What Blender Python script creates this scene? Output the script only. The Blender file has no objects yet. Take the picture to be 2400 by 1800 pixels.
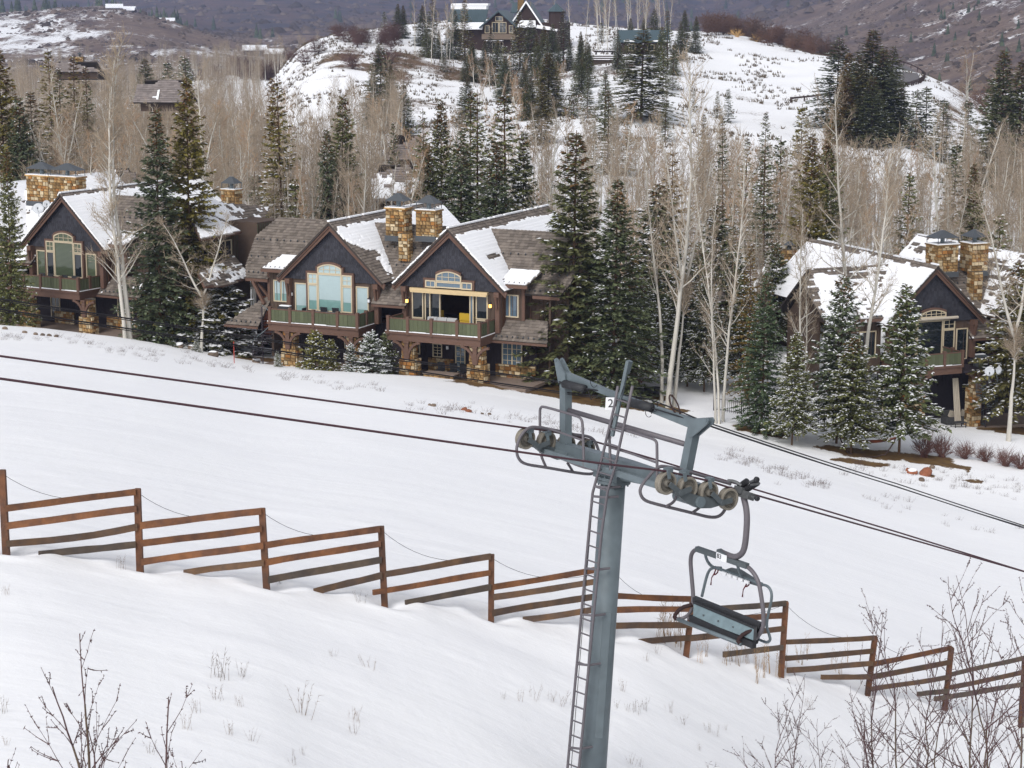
import bpy, bmesh, math, random
import numpy as np
from mathutils import Vector, Matrix

sc = bpy.context.scene
R = math.radians
# ------------------------------------------------------------------ camera
FPX = 4667.0                      # focal length in pixels of the 2400 px wide photograph (70 mm on 36 mm)
PITCH = math.atan(900.0 / FPX)    # looking down by about 11 degrees
CAM = np.array([0.0, 0.0, 40.0])
cd = bpy.data.cameras.new('camera')
cam = bpy.data.objects.new('camera', cd)
sc.collection.objects.link(cam)
cam.location = CAM
cam.rotation_euler = (R(90) - PITCH, 0, 0)
cd.sensor_width = 36.0
cd.lens = 36.0 * FPX / 2400.0
cd.clip_start = 0.5
cd.clip_end = 20000.0
sc.camera = cam
# ------------------------------------------------------------------ sky, sun, exposure
SUN_EL, SUN_AZ = 42.0, 205.0      # overcast winter noon, glow behind the camera and to its left
w = bpy.data.worlds.new('World')
sc.world = w
w.use_nodes = True
nt = w.node_tree
nt.nodes.clear()
wo = nt.nodes.new('ShaderNodeOutputWorld')
bg = nt.nodes.new('ShaderNodeBackground')
sky = nt.nodes.new('ShaderNodeTexSky')
sky.sky_type = 'NISHITA'
sky.sun_disc = False
sky.sun_elevation = R(SUN_EL)
sky.sun_rotation = R(SUN_AZ)
sky.altitude = 2500
sky.dust_density = 4.0
hs = nt.nodes.new('ShaderNodeHueSaturation')   # cloud cover greys the blue out of the sky
hs.inputs['Saturation'].default_value = 0.06
nt.links.new(sky.outputs[0], hs.inputs['Color'])
nt.links.new(hs.outputs[0], bg.inputs[0])
bg.inputs[1].default_value = 0.15
nt.links.new(bg.outputs[0], wo.inputs[0])
sl = bpy.data.lights.new('sun', 'SUN')
sun = bpy.data.objects.new('sun', sl)
sc.collection.objects.link(sun)
sl.energy = 1.4
sl.angle = R(25)
sl.color = (1.0, 0.965, 0.93)
sdir = Vector((math.sin(R(SUN_AZ)) * math.cos(R(SUN_EL)), math.cos(R(SUN_AZ)) * math.cos(R(SUN_EL)), math.sin(R(SUN_EL))))
sun.rotation_euler = sdir.to_track_quat('Z', 'Y').to_euler()
sun.location = (0, -20, 90)
sc.view_settings.view_transform = 'Standard'
sc.view_settings.look = 'None'
sc.view_settings.gamma = 1.0
sc.view_settings.use_curve_mapping = False
sc.view_settings.exposure = 0.64
sc.render.engine = 'CYCLES'
sc.cycles.use_denoising = True
sc.cycles.max_bounces = 5
sc.cycles.diffuse_bounces = 3
sc.cycles.glossy_bounces = 2
sc.cycles.transmission_bounces = 4
sc.cycles.transparent_max_bounces = 6
sc.cycles.volume_bounces = 0
sc.cycles.use_fast_gi = False

# ------------------------------------------------------------------ projection helpers (photograph pixel -> point in the place)
FW = np.array([0, math.cos(PITCH), -math.sin(PITCH)])
UP = np.array([0, math.sin(PITCH), math.cos(PITCH)])
def ray(px, py):
    return FW + np.array([1.0, 0, 0]) * ((px - 1200) / FPX) + UP * ((900 - py) / FPX)
def at(px, py, Y):
    d = ray(px, py); return CAM + d * (Y / d[1])
def on_plane(px, py, p, n):
    d = ray(px, py); p = np.asarray(p); n = np.asarray(n)
    return CAM + d * (np.dot(p - CAM, n) / np.dot(d, n))
def row_z(row, D):
    """height of the point at horizontal distance D seen on a photograph row"""
    d = ray(1200, row); return CAM[2] + d[2] / d[1] * D

# ------------------------------------------------------------------ object helpers
COL = sc.collection
def link(o):
    COL.objects.link(o); return o
def empty(name, loc=(0, 0, 0), rz=0.0, label=None, cat=None, group=None):
    o = bpy.data.objects.new(name, None)
    o.empty_display_size = 0.2
    link(o); o.location = loc; o.rotation_euler = (0, 0, rz)
    tag(o, label, cat, group)
    return o
def tag(o, label=None, cat=None, group=None, kind=None):
    if label: o['label'] = label
    if cat: o['category'] = cat
    if group: o['group'] = group
    if kind: o['kind'] = kind
    return o

class MB:
    """collects vertices and faces; build() links them as one mesh object"""
    def __init__(s): s.v = []; s.f = []; s.m = []; s.cm = 0
    def add(s, vs, fs):
        b = len(s.v); s.v.extend([tuple(map(float, p)) for p in vs])
        for f in fs: s.f.append(tuple(b + i for i in f)); s.m.append(s.cm)
    def obox(s, c, ax, ay, az):
        """oriented box: centre and three half-extent vectors"""
        c, ax, ay, az = (np.asarray(t, float) for t in (c, ax, ay, az))
        vs = [c + i * ax + j * ay + k * az for k in (-1, 1) for j in (-1, 1) for i in (-1, 1)]
        s.add(vs, [(0, 2, 3, 1), (4, 5, 7, 6), (0, 1, 5, 4), (2, 6, 7, 3), (0, 4, 6, 2), (1, 3, 7, 5)])
    def box(s, x0, x1, y0, y1, z0, z1):
        s.obox(((x0 + x1) / 2, (y0 + y1) / 2, (z0 + z1) / 2), ((x1 - x0) / 2, 0, 0), (0, (y1 - y0) / 2, 0), (0, 0, (z1 - z0) / 2))
    def beam(s, a, b, w, h, upv=(0, 0, 1)):
        """rectangular bar from a to b"""
        a, b = np.asarray(a, float), np.asarray(b, float)
        d = b - a; L = np.linalg.norm(d); d = d / L
        x = np.cross(d, upv); x /= max(np.linalg.norm(x), 1e-9); y = np.cross(x, d)
        s.obox((a + b) / 2, d * L / 2, x * w / 2, y * h / 2)
    def tube(s, pts, r, n=8, cap=True):
        pts = [np.asarray(p, float) for p in pts]
        rs = r if hasattr(r, '__len__') else [r] * len(pts)
        rings = []; prev = None
        for i, p in enumerate(pts):
            d = pts[min(i + 1, len(pts) - 1)] - pts[max(i - 1, 0)]
            d = d / max(np.linalg.norm(d), 1e-9)
            if prev is None:
                ref = np.array([0, 0, 1.0]) if abs(d[2]) < .9 else np.array([1.0, 0, 0])
                x = np.cross(d, ref)
            else:
                x = prev - d * np.dot(prev, d)
            x /= max(np.linalg.norm(x), 1e-9); prev = x; y = np.cross(d, x)
            rings.append([p + (x * math.cos(2 * math.pi * k / n) + y * math.sin(2 * math.pi * k / n)) * rs[i] for k in range(n)])
        vs = [q for rg in rings for q in rg]; fs = []
        for i in range(len(pts) - 1):
            for k in range(n):
                a = i * n + k; b = i * n + (k + 1) % n
                fs.append((a, b, b + n, a + n))
        if cap:
            fs.append(tuple(range(n - 1, -1, -1))); e = (len(pts) - 1) * n
            fs.append(tuple(range(e, e + n)))
        s.add(vs, fs)
    def lathe(s, c, axis, prof, n=20, cap=True):
        """solid of revolution: profile of (distance along axis, radius)"""
        c = np.asarray(c, float); d = np.asarray(axis, float); d = d / np.linalg.norm(d)
        ref = np.array([0, 0, 1.0]) if abs(d[2]) < .9 else np.array([1.0, 0, 0])
        x = np.cross(d, ref); x /= np.linalg.norm(x); y = np.cross(d, x)
        vs = []; fs = []
        for (t, r) in prof:
            for k in range(n):
                vs.append(c + d * t + (x * math.cos(2 * math.pi * k / n) + y * math.sin(2 * math.pi * k / n)) * max(r, 1e-4))
        for i in range(len(prof) - 1):
            for k in range(n):
                a = i * n + k; b = i * n + (k + 1) % n
                fs.append((a, b, b + n, a + n))
        if cap: fs.append(tuple(range(n - 1, -1, -1))); e = (len(prof) - 1) * n; fs.append(tuple(range(e, e + n)))
        s.add(vs, fs)
    def poly(s, pts, thick=0.0, n=None):
        """flat polygon, extruded against its normal when thick is given"""
        pts = [np.asarray(p, float) for p in pts]; k = len(pts)
        if not thick:
            s.add(pts, [tuple(range(k))]); return
        if n is None:
            n = np.cross(pts[1] - pts[0], pts[2] - pts[0]); n /= np.linalg.norm(n)
        n = np.asarray(n, float)
        lo = [p - n * thick for p in pts]
        s.add(pts + lo, [tuple(range(k)), tuple(range(2 * k - 1, k - 1, -1))] + [(i, i + k, (i + 1) % k + k, (i + 1) % k) for i in range(k)])
    def build(s, name, mat, parent=None, smooth=False, mats=None):
        o = mesh_object(name, s.v, s.f, mat, parent, smooth)
        if mats:
            for m in mats: o.data.materials.append(m)
            o.data.polygons.foreach_set('material_index', np.array(s.m, dtype=np.int32))
        return o
def mesh_object(name, v, f, mat, parent=None, smooth=False):
    me = bpy.data.meshes.new(name)
    me.from_pydata(v if isinstance(v, list) else np.asarray(v).tolist(), [], f if isinstance(f, list) else np.asarray(f).tolist())
    if mat: me.materials.append(mat)
    if smooth: me.polygons.foreach_set('use_smooth', np.ones(len(me.polygons), dtype=bool))
    me.update()
    o = bpy.data.objects.new(name, me); link(o)
    if parent is not None: o.parent = parent
    return o
def fast_mesh(name, V, Fq, mat, parent=None, smooth=False, mi=None):
    """numpy mesh: V (n,3), Fq (m,k) with k = 3 or 4"""
    V = np.ascontiguousarray(V, dtype=np.float32); Fq = np.ascontiguousarray(Fq, dtype=np.int32)
    me = bpy.data.meshes.new(name); k = Fq.shape[1]
    me.vertices.add(len(V)); me.vertices.foreach_set('co', V.ravel())
    me.loops.add(Fq.size); me.loops.foreach_set('vertex_index', Fq.ravel())
    me.polygons.add(len(Fq)); me.polygons.foreach_set('loop_start', np.arange(0, Fq.size, k, dtype=np.int32))
    try: me.polygons.foreach_set('loop_total', np.full(len(Fq), k, dtype=np.int32))
    except Exception: pass
    for m in (mat if isinstance(mat, (list, tuple)) else [mat]): me.materials.append(m)
    if smooth: me.polygons.foreach_set('use_smooth', np.ones(len(Fq), dtype=bool))
    if mi is not None: me.polygons.foreach_set('material_index', np.asarray(mi, dtype=np.int32))
    me.update(calc_edges=True); me.validate()
    o = bpy.data.objects.new(name, me); link(o)
    if parent is not None: o.parent = parent
    return o
def copy_tree(o, parent=None):
    c = o.copy(); link(c)
    if parent is not None: c.parent = parent
    for ch in o.children: copy_tree(ch, c)
    return c
def hide_tree(o):
    for ch in list(o.children): hide_tree(ch)
    bpy.data.objects.remove(o)

# value noise in numpy
def _h(ix, iy, s):
    n = (ix.astype(np.int64) * 374761393 + iy.astype(np.int64) * 668265263 + s * 974634777) & 0x7fffffff
    n = ((n ^ (n >> 13)) * 1274126177) & 0x7fffffff
    return ((n ^ (n >> 16)) & 0xffff) / 65535.0
def vnoise(x, y, s=0):
    x = np.asarray(x, float); y = np.asarray(y, float)
    ix = np.floor(x); iy = np.floor(y); fx = x - ix; fy = y - iy
    fx = fx * fx * (3 - 2 * fx); fy = fy * fy * (3 - 2 * fy)
    a = _h(ix, iy, s); b = _h(ix + 1, iy, s); c = _h(ix, iy + 1, s); d = _h(ix + 1, iy + 1, s)
    return (a * (1 - fx) + b * fx) * (1 - fy) + (c * (1 - fx) + d * fx) * fy
def fbm(x, y, s=0, o=4):
    t = 0; a = .5
    for i in range(o):
        t = t + a * vnoise(x, y, s + i); x = x * 2.03; y = y * 2.03; a *= .5
    return t / (1 - .5 ** o)

# ------------------------------------------------------------------ materials
def mat(name, col, rough=0.8, spec=0.3, metal=0.0, noise=0.0, nscale=3.0, bump=0.0, bscale=20.0, island=0.0, objrand=0.0, col2=None, stretch=(1, 1, 1), coord='Object', ocolor=False):
    m = bpy.data.materials.new(name); m.use_nodes = True
    n = m.node_tree.nodes; l = m.node_tree.links
    b = n['Principled BSDF']
    b.inputs['Roughness'].default_value = rough; b.inputs['Metallic'].default_value = metal
    b.inputs['Specular IOR Level'].default_value = spec
    tc = n.new('ShaderNodeTexCoord'); mp = n.new('ShaderNodeMapping'); mp.inputs['Scale'].default_value = stretch
    l.new(tc.outputs[coord], mp.inputs['Vector'])
    c = n.new('ShaderNodeRGB'); c.outputs[0].default_value = (*col, 1)
    cur = c.outputs[0]
    if ocolor:
        oi = n.new('ShaderNodeObjectInfo'); mx = n.new('ShaderNodeMix'); mx.data_type = 'RGBA'; mx.blend_type = 'MULTIPLY'
        mx.inputs['Factor'].default_value = 1.0
        l.new(cur, mx.inputs['A']); l.new(oi.outputs['Color'], mx.inputs['B']); cur = mx.outputs['Result']
    if col2 is not None:
        nz = n.new('ShaderNodeTexNoise'); nz.inputs['Scale'].default_value = nscale; nz.inputs['Detail'].default_value = 6
        nz.inputs['Roughness'].default_value = .65
        l.new(mp.outputs[0], nz.inputs['Vector'])
        rp = n.new('ShaderNodeMapRange'); rp.inputs['From Min'].default_value = .38; rp.inputs['From Max'].default_value = .62
        l.new(nz.outputs['Fac'], rp.inputs['Value'])
        mx = n.new('ShaderNodeMix'); mx.data_type = 'RGBA'
        l.new(rp.outputs[0], mx.inputs['Factor']); l.new(cur, mx.inputs['A']); mx.inputs['B'].default_value = (*col2, 1)
        cur = mx.outputs['Result']
    def vary(val_socket, amt, cur):
        hv = n.new('ShaderNodeHueSaturation')
        mr = n.new('ShaderNodeMapRange'); mr.inputs['To Min'].default_value = 1 - amt; mr.inputs['To Max'].default_value = 1 + amt
        l.new(val_socket, mr.inputs['Value']); l.new(mr.outputs[0], hv.inputs['Value']); l.new(cur, hv.inputs['Color'])
        return hv.outputs[0]
    if noise:
        nz = n.new('ShaderNodeTexNoise'); nz.inputs['Scale'].default_value = nscale * 1.7; nz.inputs['Detail'].default_value = 5
        l.new(mp.outputs[0], nz.inputs['Vector'])
        cur = vary(nz.outputs['Fac'], noise * 2, cur)
    if island:
        g = n.new('ShaderNodeNewGeometry'); cur = vary(g.outputs['Random Per Island'], island, cur)
    if objrand:
        oi = n.new('ShaderNodeObjectInfo'); cur = vary(oi.outputs['Random'], objrand, cur)
    l.new(cur, b.inputs['Base Color'])
    if bump:
        nz = n.new('ShaderNodeTexNoise'); nz.inputs['Scale'].default_value = bscale; nz.inputs['Detail'].default_value = 4
        l.new(mp.outputs[0], nz.inputs['Vector'])
        bp = n.new('ShaderNodeBump'); bp.inputs['Strength'].default_value = bump; bp.inputs['Distance'].default_value = .05
        l.new(nz.outputs['Fac'], bp.inputs['Height']); l.new(bp.outputs[0], b.inputs['Normal'])
    return m
M = {}
M['snow'] = mat('snow', (.86, .87, .90), .75, .2, noise=.015, nscale=.6, bump=.25, bscale=6)
M['roof_snow'] = mat('roof_snow', (.86, .87, .90), .75, .2, bump=.2, bscale=8)
M['shake'] = mat('shake', (.168, .142, .122), .85, .2, island=.30, noise=.12, nscale=.5)
M['shake_grey'] = mat('shake_grey', (.225, .195, .185), .85, .2, island=.2, noise=.1, nscale=.5)
M['roof_deck'] = mat('roof_deck', (.05, .042, .038), .9, .1)
M['gable_shingle'] = mat('gable_shingle', (.031, .031, .039), .75, .3, island=.28, noise=.1)
M['trim'] = mat('trim', (.118, .068, .050), .7, .25, noise=.10, nscale=1.5, stretch=(1, 1, 4))
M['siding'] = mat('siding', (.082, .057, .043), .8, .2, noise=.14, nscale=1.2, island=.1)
M['dark_siding'] = mat('dark_siding', (.028, .022, .026), .8, .2, noise=.1, island=.15)
M['green_board'] = mat('green_board', (.090, .101, .058), .75, .2, objrand=.16, noise=.08, nscale=2)
M['cream'] = mat('cream', (.52, .44, .31), .6, .3, noise=.04)
M['awning'] = mat('awning', (.55, .42, .24), .7, .2, noise=.05)
M['stone'] = mat('stone', (.33, .215, .092), .9, .2, objrand=.5, noise=.25, nscale=2.5, col2=(.20, .115, .05), bump=.5, bscale=9)
M['stone_pale'] = mat('stone_pale', (.46, .37, .24), .9, .2, objrand=.3, noise=.2, nscale=3, bump=.5, bscale=9)
M['stone_rust'] = mat('stone_rust', (.25, .115, .035), .9, .2, objrand=.4, noise=.2, nscale=3, bump=.5, bscale=9)
M['mortar'] = mat('mortar', (.12, .085, .05), .95, .1, noise=.2)
M['cap_metal'] = mat('cap_metal', (.055, .062, .07), .5, .5, noise=.1)
M['black'] = mat('black', (.015, .015, .017), .5, .4)
M['black_iron'] = mat('black_iron', (.03, .022, .028), .6, .4)
M['interior'] = mat('interior', (.07, .035, .02), .8, .2, noise=.2)
M['patio'] = mat('patio', (.22, .17, .14), .85, .2, noise=.15)
M['galv'] = mat('galv', (.120, .149, .166), .5, .45, metal=.15, noise=.16, nscale=2.2, bump=.05, bscale=60)
M['galv_dark'] = mat('galv_dark', (.085, .10, .108), .55, .4, metal=.15, noise=.15, nscale=3)
M['tube_steel'] = mat('tube_steel', (.115, .105, .118), .5, .4, metal=.1, noise=.08)
M['sheave_tire'] = mat('sheave_tire', (.215, .195, .165), .8, .2, noise=.15, nscale=8)
M['sheave_hub'] = mat('sheave_hub', (.135, .125, .108), .7, .3, noise=.2, nscale=9)
M['rubber'] = mat('rubber', (.035, .02, .02), .8, .2)
M['haul_rope'] = mat('haul_rope', (.060, .026, .034), .6, .35, noise=.1, nscale=30)
M['cable'] = mat('cable', (.012, .011, .015), .6, .3)
M['pad'] = mat('pad', (.025, .026, .03), .6, .3, noise=.1)
M['strap'] = mat('strap', (.09, .012, .018), .7, .2)
M['white_plate'] = mat('white_plate', (.72, .73, .76), .6, .3, noise=.05)
M['grip'] = mat('grip', (.10, .105, .11), .5, .5, metal=.3, noise=.2, nscale=12)
M['dish'] = mat('dish', (.52, .54, .57), .5, .4, noise=.05)
M['red_rock'] = mat('red_rock', (.26, .10, .055), .9, .2, noise=.2, bump=.4, bscale=3, objrand=.25)
M['grey_rock'] = mat('grey_rock', (.17, .13, .10), .9, .2, noise=.2, bump=.4, bscale=4, objrand=.3)
M['aspen_bark'] = mat('aspen_bark', (.49, .465, .415), .85, .2, noise=.12, nscale=.9, objrand=.14, col2=None, stretch=(3, 3, 1))
M['twig'] = mat('twig', (.325, .262, .196), .9, .1, objrand=.16, ocolor=True)
M['oak_twig'] = mat('oak_twig', (.098, .070, .060), .9, .1, objrand=.2, ocolor=True)
M['sapling'] = mat('sapling', (.105, .062, .064), .7, .25, noise=.1)
M['sapling_stem'] = mat('sapling_stem', (.115, .085, .062), .75, .25, noise=.15, nscale=8)
M['spruce_bark'] = mat('spruce_bark', (.105, .065, .042), .95, .1, noise=.2)
M['needles'] = mat('needles', (.130, .136, .072), .8, .15, island=.42, ocolor=True)
M['cones'] = mat('cones', (.135, .075, .032), .85, .1, island=.35)
M['weed'] = mat('weed', (.155, .098, .058), .9, .1, objrand=.3)
M['weed_dark'] = mat('weed_dark', (.13, .085, .075), .9, .1, objrand=.3)
M['sage'] = mat('sage', (.15, .115, .075), .9, .1, objrand=.3, island=.3)
M['asphalt'] = mat('asphalt', (.145, .135, .135), .9, .2, noise=.06)
M['green_roof'] = mat('green_roof', (.055, .085, .098), .5, .4, noise=.05)
M['log'] = mat('log', (.040, .025, .021), .8, .2, noise=.2)
M['teal_shade'] = mat('teal_shade', (.36, .46, .475), .10, .7, noise=.03, nscale=1.2)
M['teal_reflection'] = mat('teal_reflection', (.17, .30, .285), .06, .9, noise=.10, nscale=1.5)
M['straw'] = mat('straw', (.30, .185, .085), .9, .1, objrand=.3)
M['rail_grey'] = None
M['seat_metal'] = mat('seat_metal', (.150, .205, .228), .45, .45, noise=.15, nscale=5, bump=.1, bscale=18)
M['cloth_grey'] = mat('cloth_grey', (.40, .40, .40), .9, .1, noise=.05)
M['cloth_yellow'] = mat('cloth_yellow', (.55, .36, .04), .9, .1)
M['cloth_dark'] = mat('cloth_dark', (.06, .06, .062), .9, .1, noise=.1)
M['cloth_cream'] = mat('cloth_cream', (.45, .40, .33), .9, .1, noise=.05)
M['red_paint'] = mat('red_paint', (.40, .05, .035), .6, .3)
M['door_wood'] = mat('door_wood', (.12, .035, .016), .6, .3, noise=.15, nscale=2, stretch=(4, 4, 1))
def glass_mat(name, col, rough=.04):
    m = bpy.data.materials.new(name); m.use_nodes = True
    b = m.node_tree.nodes['Principled BSDF']
    b.inputs['Base Color'].default_value = (*col, 1); b.inputs['Roughness'].default_value = rough
    b.inputs['Specular IOR Level'].default_value = 1.0; b.inputs['IOR'].default_value = 1.5
    return m
M['glass_dark'] = glass_mat('glass_dark', (.014, .018, .022))
M['glass_blue'] = glass_mat('glass_blue', (.10, .15, .20))
def blind_mat():
    m = bpy.data.materials.new('green_blind'); m.use_nodes = True
    n = m.node_tree.nodes; l = m.node_tree.links; b = n['Principled BSDF']
    tc = n.new('ShaderNodeTexCoord'); wv = n.new('ShaderNodeTexWave'); wv.bands_direction = 'Z'; wv.inputs['Scale'].default_value = 3.2
    wv.inputs['Distortion'].default_value = .3
    l.new(tc.outputs['Object'], wv.inputs['Vector'])
    cr = n.new('ShaderNodeMix'); cr.data_type = 'RGBA'; cr.inputs['A'].default_value = (.035, .045, .03, 1); cr.inputs['B'].default_value = (.12, .15, .09, 1)
    l.new(wv.outputs['Fac'], cr.inputs['Factor']); l.new(cr.outputs['Result'], b.inputs['Base Color'])
    b.inputs['Roughness'].default_value = .08; b.inputs['Specular IOR Level'].default_value = .8
    return m
M['green_blind'] = blind_mat()
def lamp_mat():
    m = bpy.data.materials.new('lamp_glow'); m.use_nodes = True
    b = m.node_tree.nodes['Principled BSDF']
    b.inputs['Base Color'].default_value = (.9, .6, .2, 1)
    b.inputs['Emission Color'].default_value = (1, .55, .12, 1); b.inputs['Emission Strength'].default_value = 1.6
    return m
M['lamp_glow'] = lamp_mat()
def wood_rail_mat(name, fresh, worn):
    m = mat(name, fresh, .8, .25, noise=.22, nscale=2.2, col2=worn, stretch=(1, 1, 1), objrand=.22, bump=.3, bscale=14)
    return m
M['rail_fresh'] = wood_rail_mat('rail_fresh', (.180, .078, .034), (.100, .050, .032))
M['rail_worn'] = wood_rail_mat('rail_worn', (.13, .075, .042), (.085, .060, .048))
M['rail_grey'] = wood_rail_mat('rail_grey', (.115, .085, .062), (.075, .062, .055))
M['post_wood'] = wood_rail_mat('post_wood', (.14, .062, .032), (.075, .042, .030))
# ------------------------------------------------------------------ terrain: one height function, columns of (distance, photograph row)
COLS = {
 -900: [(24.5,1800),(37,1240),('E',146,735),(155,735),(200,640),(250,500),(320,390),(400,320),(600,240),(900,185),(1100,150),(1300,110),(1650,60),(1900,58),(2600,40),(3500,14),(5000,-80),(7500,-260)],
 0:    [(24.5,1800),(37,1284),('E',146,764),(152,762),(162,764),(200,640),(250,500),(320,390),(400,320),(600,240),(900,185),(1100,150),(1300,95),(1650,38),(1760,38),(2000,66),(2600,40),(3500,14),(5000,-80),(7500,-260)],
 300:  [(25.5,1800),(37.5,1326),('E',146,795),(152,792),(164,775),(200,625),(250,490),(320,385),(400,315),(600,240),(900,190),(1100,148),(1300,80),(1550,24),(1700,22),(2000,58),(2600,30),(3500,-10),(5000,-120),(7500,-300)],
 600:  [(27,1800),(38,1368),('E',143,852),(149,846),(160,800),(175,740),(200,640),(250,490),(320,385),(400,315),(500,255),(620,205),(720,172),(800,170),(950,175),(1150,150),(1400,120),(1700,92),(2000,84),(2600,34),(3500,-60),(5000,-220),(7500,-400)],
 720:  [(28,1800),(38.3,1388),('E',141,862),(147,858),(160,810),(175,730),(200,625),(250,470),(300,375),(350,290),(390,215),(430,150),(470,116),(520,114),(600,160),(800,205),(1150,155),(1700,98),(2200,70),(2600,34),(4000,-130),(7500,-400)],
 900:  [(29.5,1800),(39,1411),('E',139,878),(145,874),(158,815),(175,730),(200,615),(250,455),(300,350),(340,285),(380,212),(420,145),(470,92),(500,74),(540,70),(600,95),(800,205),(1200,150),(2000,90),(2600,50),(3000,20),(4000,-80),(7500,-350)],
 1200: [(32,1800),(40.8,1452),('E',136,918),(145,872),(158,815),(175,730),(200,605),(250,430),(300,335),(360,258),(420,190),(467,124),(500,84),(540,50),(580,44),(650,85),(800,195),(1100,160),(1500,120),(2000,80),(3000,0),(4500,-150),(7500,-400)],
 1500: [(35.2,1800),(42,1505),('E',134,975),(142,925),(152,880),(165,800),(185,700),(200,625),(230,520),(250,450),(300,330),(350,240),(400,172),(440,124),(480,90),(520,76),(560,76),(640,115),(800,205),(1100,160),(1500,110),(2000,75),(2600,40),(3200,-20),(4500,-200),(7500,-450)],
 1750: [(37.6,1800),(43.8,1555),('E',129,1035),(140,965),(152,895),(165,810),(185,710),(200,640),(260,450),(320,310),(380,228),(430,164),(470,120),(500,98),(530,95),(600,125),(700,205),(1000,180),(1300,130),(1700,90),(2200,50),(2600,42),(3000,0),(4000,-150),(7500,-500)],
 1950: [(39.7,1800),(45.6,1594),('E',126,1085),(135,1035),(142,985),(155,905),(170,815),(200,655),(260,460),(320,330),(370,243),(410,188),(440,156),(470,140),(500,142),(600,225),(800,232),(1000,175),(1300,110),(1700,40),(2300,-60),(4000,-300),(7500,-600)],
 2150: [(41.9,1800),(47.9,1632),('E',124,1135),(131,1085),(138,1035),(146,1003),(150,985),(170,850),(200,675),(260,485),(310,370),(350,285),(390,222),(415,205),(440,193),(468,181),(490,184),(530,250),(600,285),(800,225),(1000,160),(1300,60),(1700,-60),(3000,-300),(7500,-700)],
 2400: [(45,1800),(51,1690),('E',122,1178),(130,1120),(138,1065),(146,1020),(152,990),(170,870),(200,680),(260,515),(330,410),(400,350),(500,310),(600,265),(800,170),(1000,80),(1300,-30),(1700,-160),(3000,-400),(7500,-800)],
 3300: [(53,1800),(62,1700),('E',126,1250),(138,1150),(150,1060),(170,920),(200,720),(260,540),(330,420),(400,350),(500,290),(600,230),(800,120),(1000,20),(1300,-90),(1700,-220),(3000,-450),(7500,-850)],
}
def pchip(x, y):
    x = np.asarray(x, float); y = np.asarray(y, float)
    h = np.diff(x); d = np.diff(y) / h; m = np.zeros(len(x))
    for i in range(1, len(x) - 1):
        if d[i - 1] * d[i] > 0:
            w1 = 2 * h[i] + h[i - 1]; w2 = h[i] + 2 * h[i - 1]
            m[i] = (w1 + w2) / (w1 / d[i - 1] + w2 / d[i])
    m[0] = d[0]; m[-1] = d[-1]
    def f(q):
        q = np.clip(q, x[0], x[-1]); k = np.clip(np.searchsorted(x, q, side='right') - 1, 0, len(h) - 1)
        t = (q - x[k]) / h[k]; t2 = t * t; t3 = t2 * t
        return y[k] * (2 * t3 - 3 * t2 + 1) + h[k] * m[k] * (t3 - 2 * t2 + t) + y[k + 1] * (-2 * t3 + 3 * t2) + h[k] * m[k + 1] * (t3 - t2)
    return f
CX = sorted(COLS); CF = []
for c in CX:
    kn = []
    for e in COLS[c]:
        if e[0] == 'E':
            D0, z0 = kn[-1]; D1 = e[1]; z1 = row_z(e[2], D1)
            for t in (.06, .2, .4, .6, .8): kn.append((D0 + (D1 - D0) * t, z0 + (z1 - z0) * t - 0.5 * math.sin(math.pi * t)))
            kn.append((D1, z1))
        else:
            kn.append((e[0], row_z(e[1], e[0])))
    z0 = kn[0][1]
    kn = [(4.0, z0 + 1.6), (12.0, z0 + .9)] + kn
    CF.append(pchip([math.log(k[0]) for k in kn], [k[1] for k in kn]))
def ground_raw(px, D):
    """px: angular column (photograph pixels), D: distance; arrays"""
    px = np.asarray(px, float); D = np.asarray(D, float)
    lz = np.log(np.clip(D, 4.0, 7500.0))
    Z = np.array([f(lz) for f in CF])              # (ncol, ...)
    xs = np.array(CX, float); q = np.clip(px, xs[0], xs[-1])
    k = np.clip(np.searchsorted(xs, q, side='right') - 1, 0, len(xs) - 2)
    h = np.diff(xs); d = (Z[1:] - Z[:-1]) / h.reshape((-1,) + (1,) * px.ndim)
    m = np.zeros_like(Z); m[1:-1] = .5 * (d[:-1] + d[1:]); m[0] = d[0]; m[-1] = d[-1]
    def tk(A, kk): return np.take_along_axis(A, kk[None], 0)[0]
    hk = h[k]; t = (q - xs[k]) / hk; t2 = t * t; t3 = t2 * t
    return tk(Z, k) * (2 * t3 - 3 * t2 + 1) + hk * tk(m, k) * (t3 - 2 * t2 + t) + tk(Z, k + 1) * (-2 * t3 + 3 * t2) + hk * tk(m, k + 1) * (t3 - t2)
def ground(x, y):
    x = np.atleast_1d(np.asarray(x, float)); y = np.atleast_1d(np.asarray(y, float))
    yy = np.maximum(y, 4.0)
    px = 1200 + FPX * x / yy * 0.982     # angular column (the ray's forward length is about y / cos pitch)
    z = ground_raw(px, yy)
    z = z + relief(x, yy)
    return z
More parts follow.
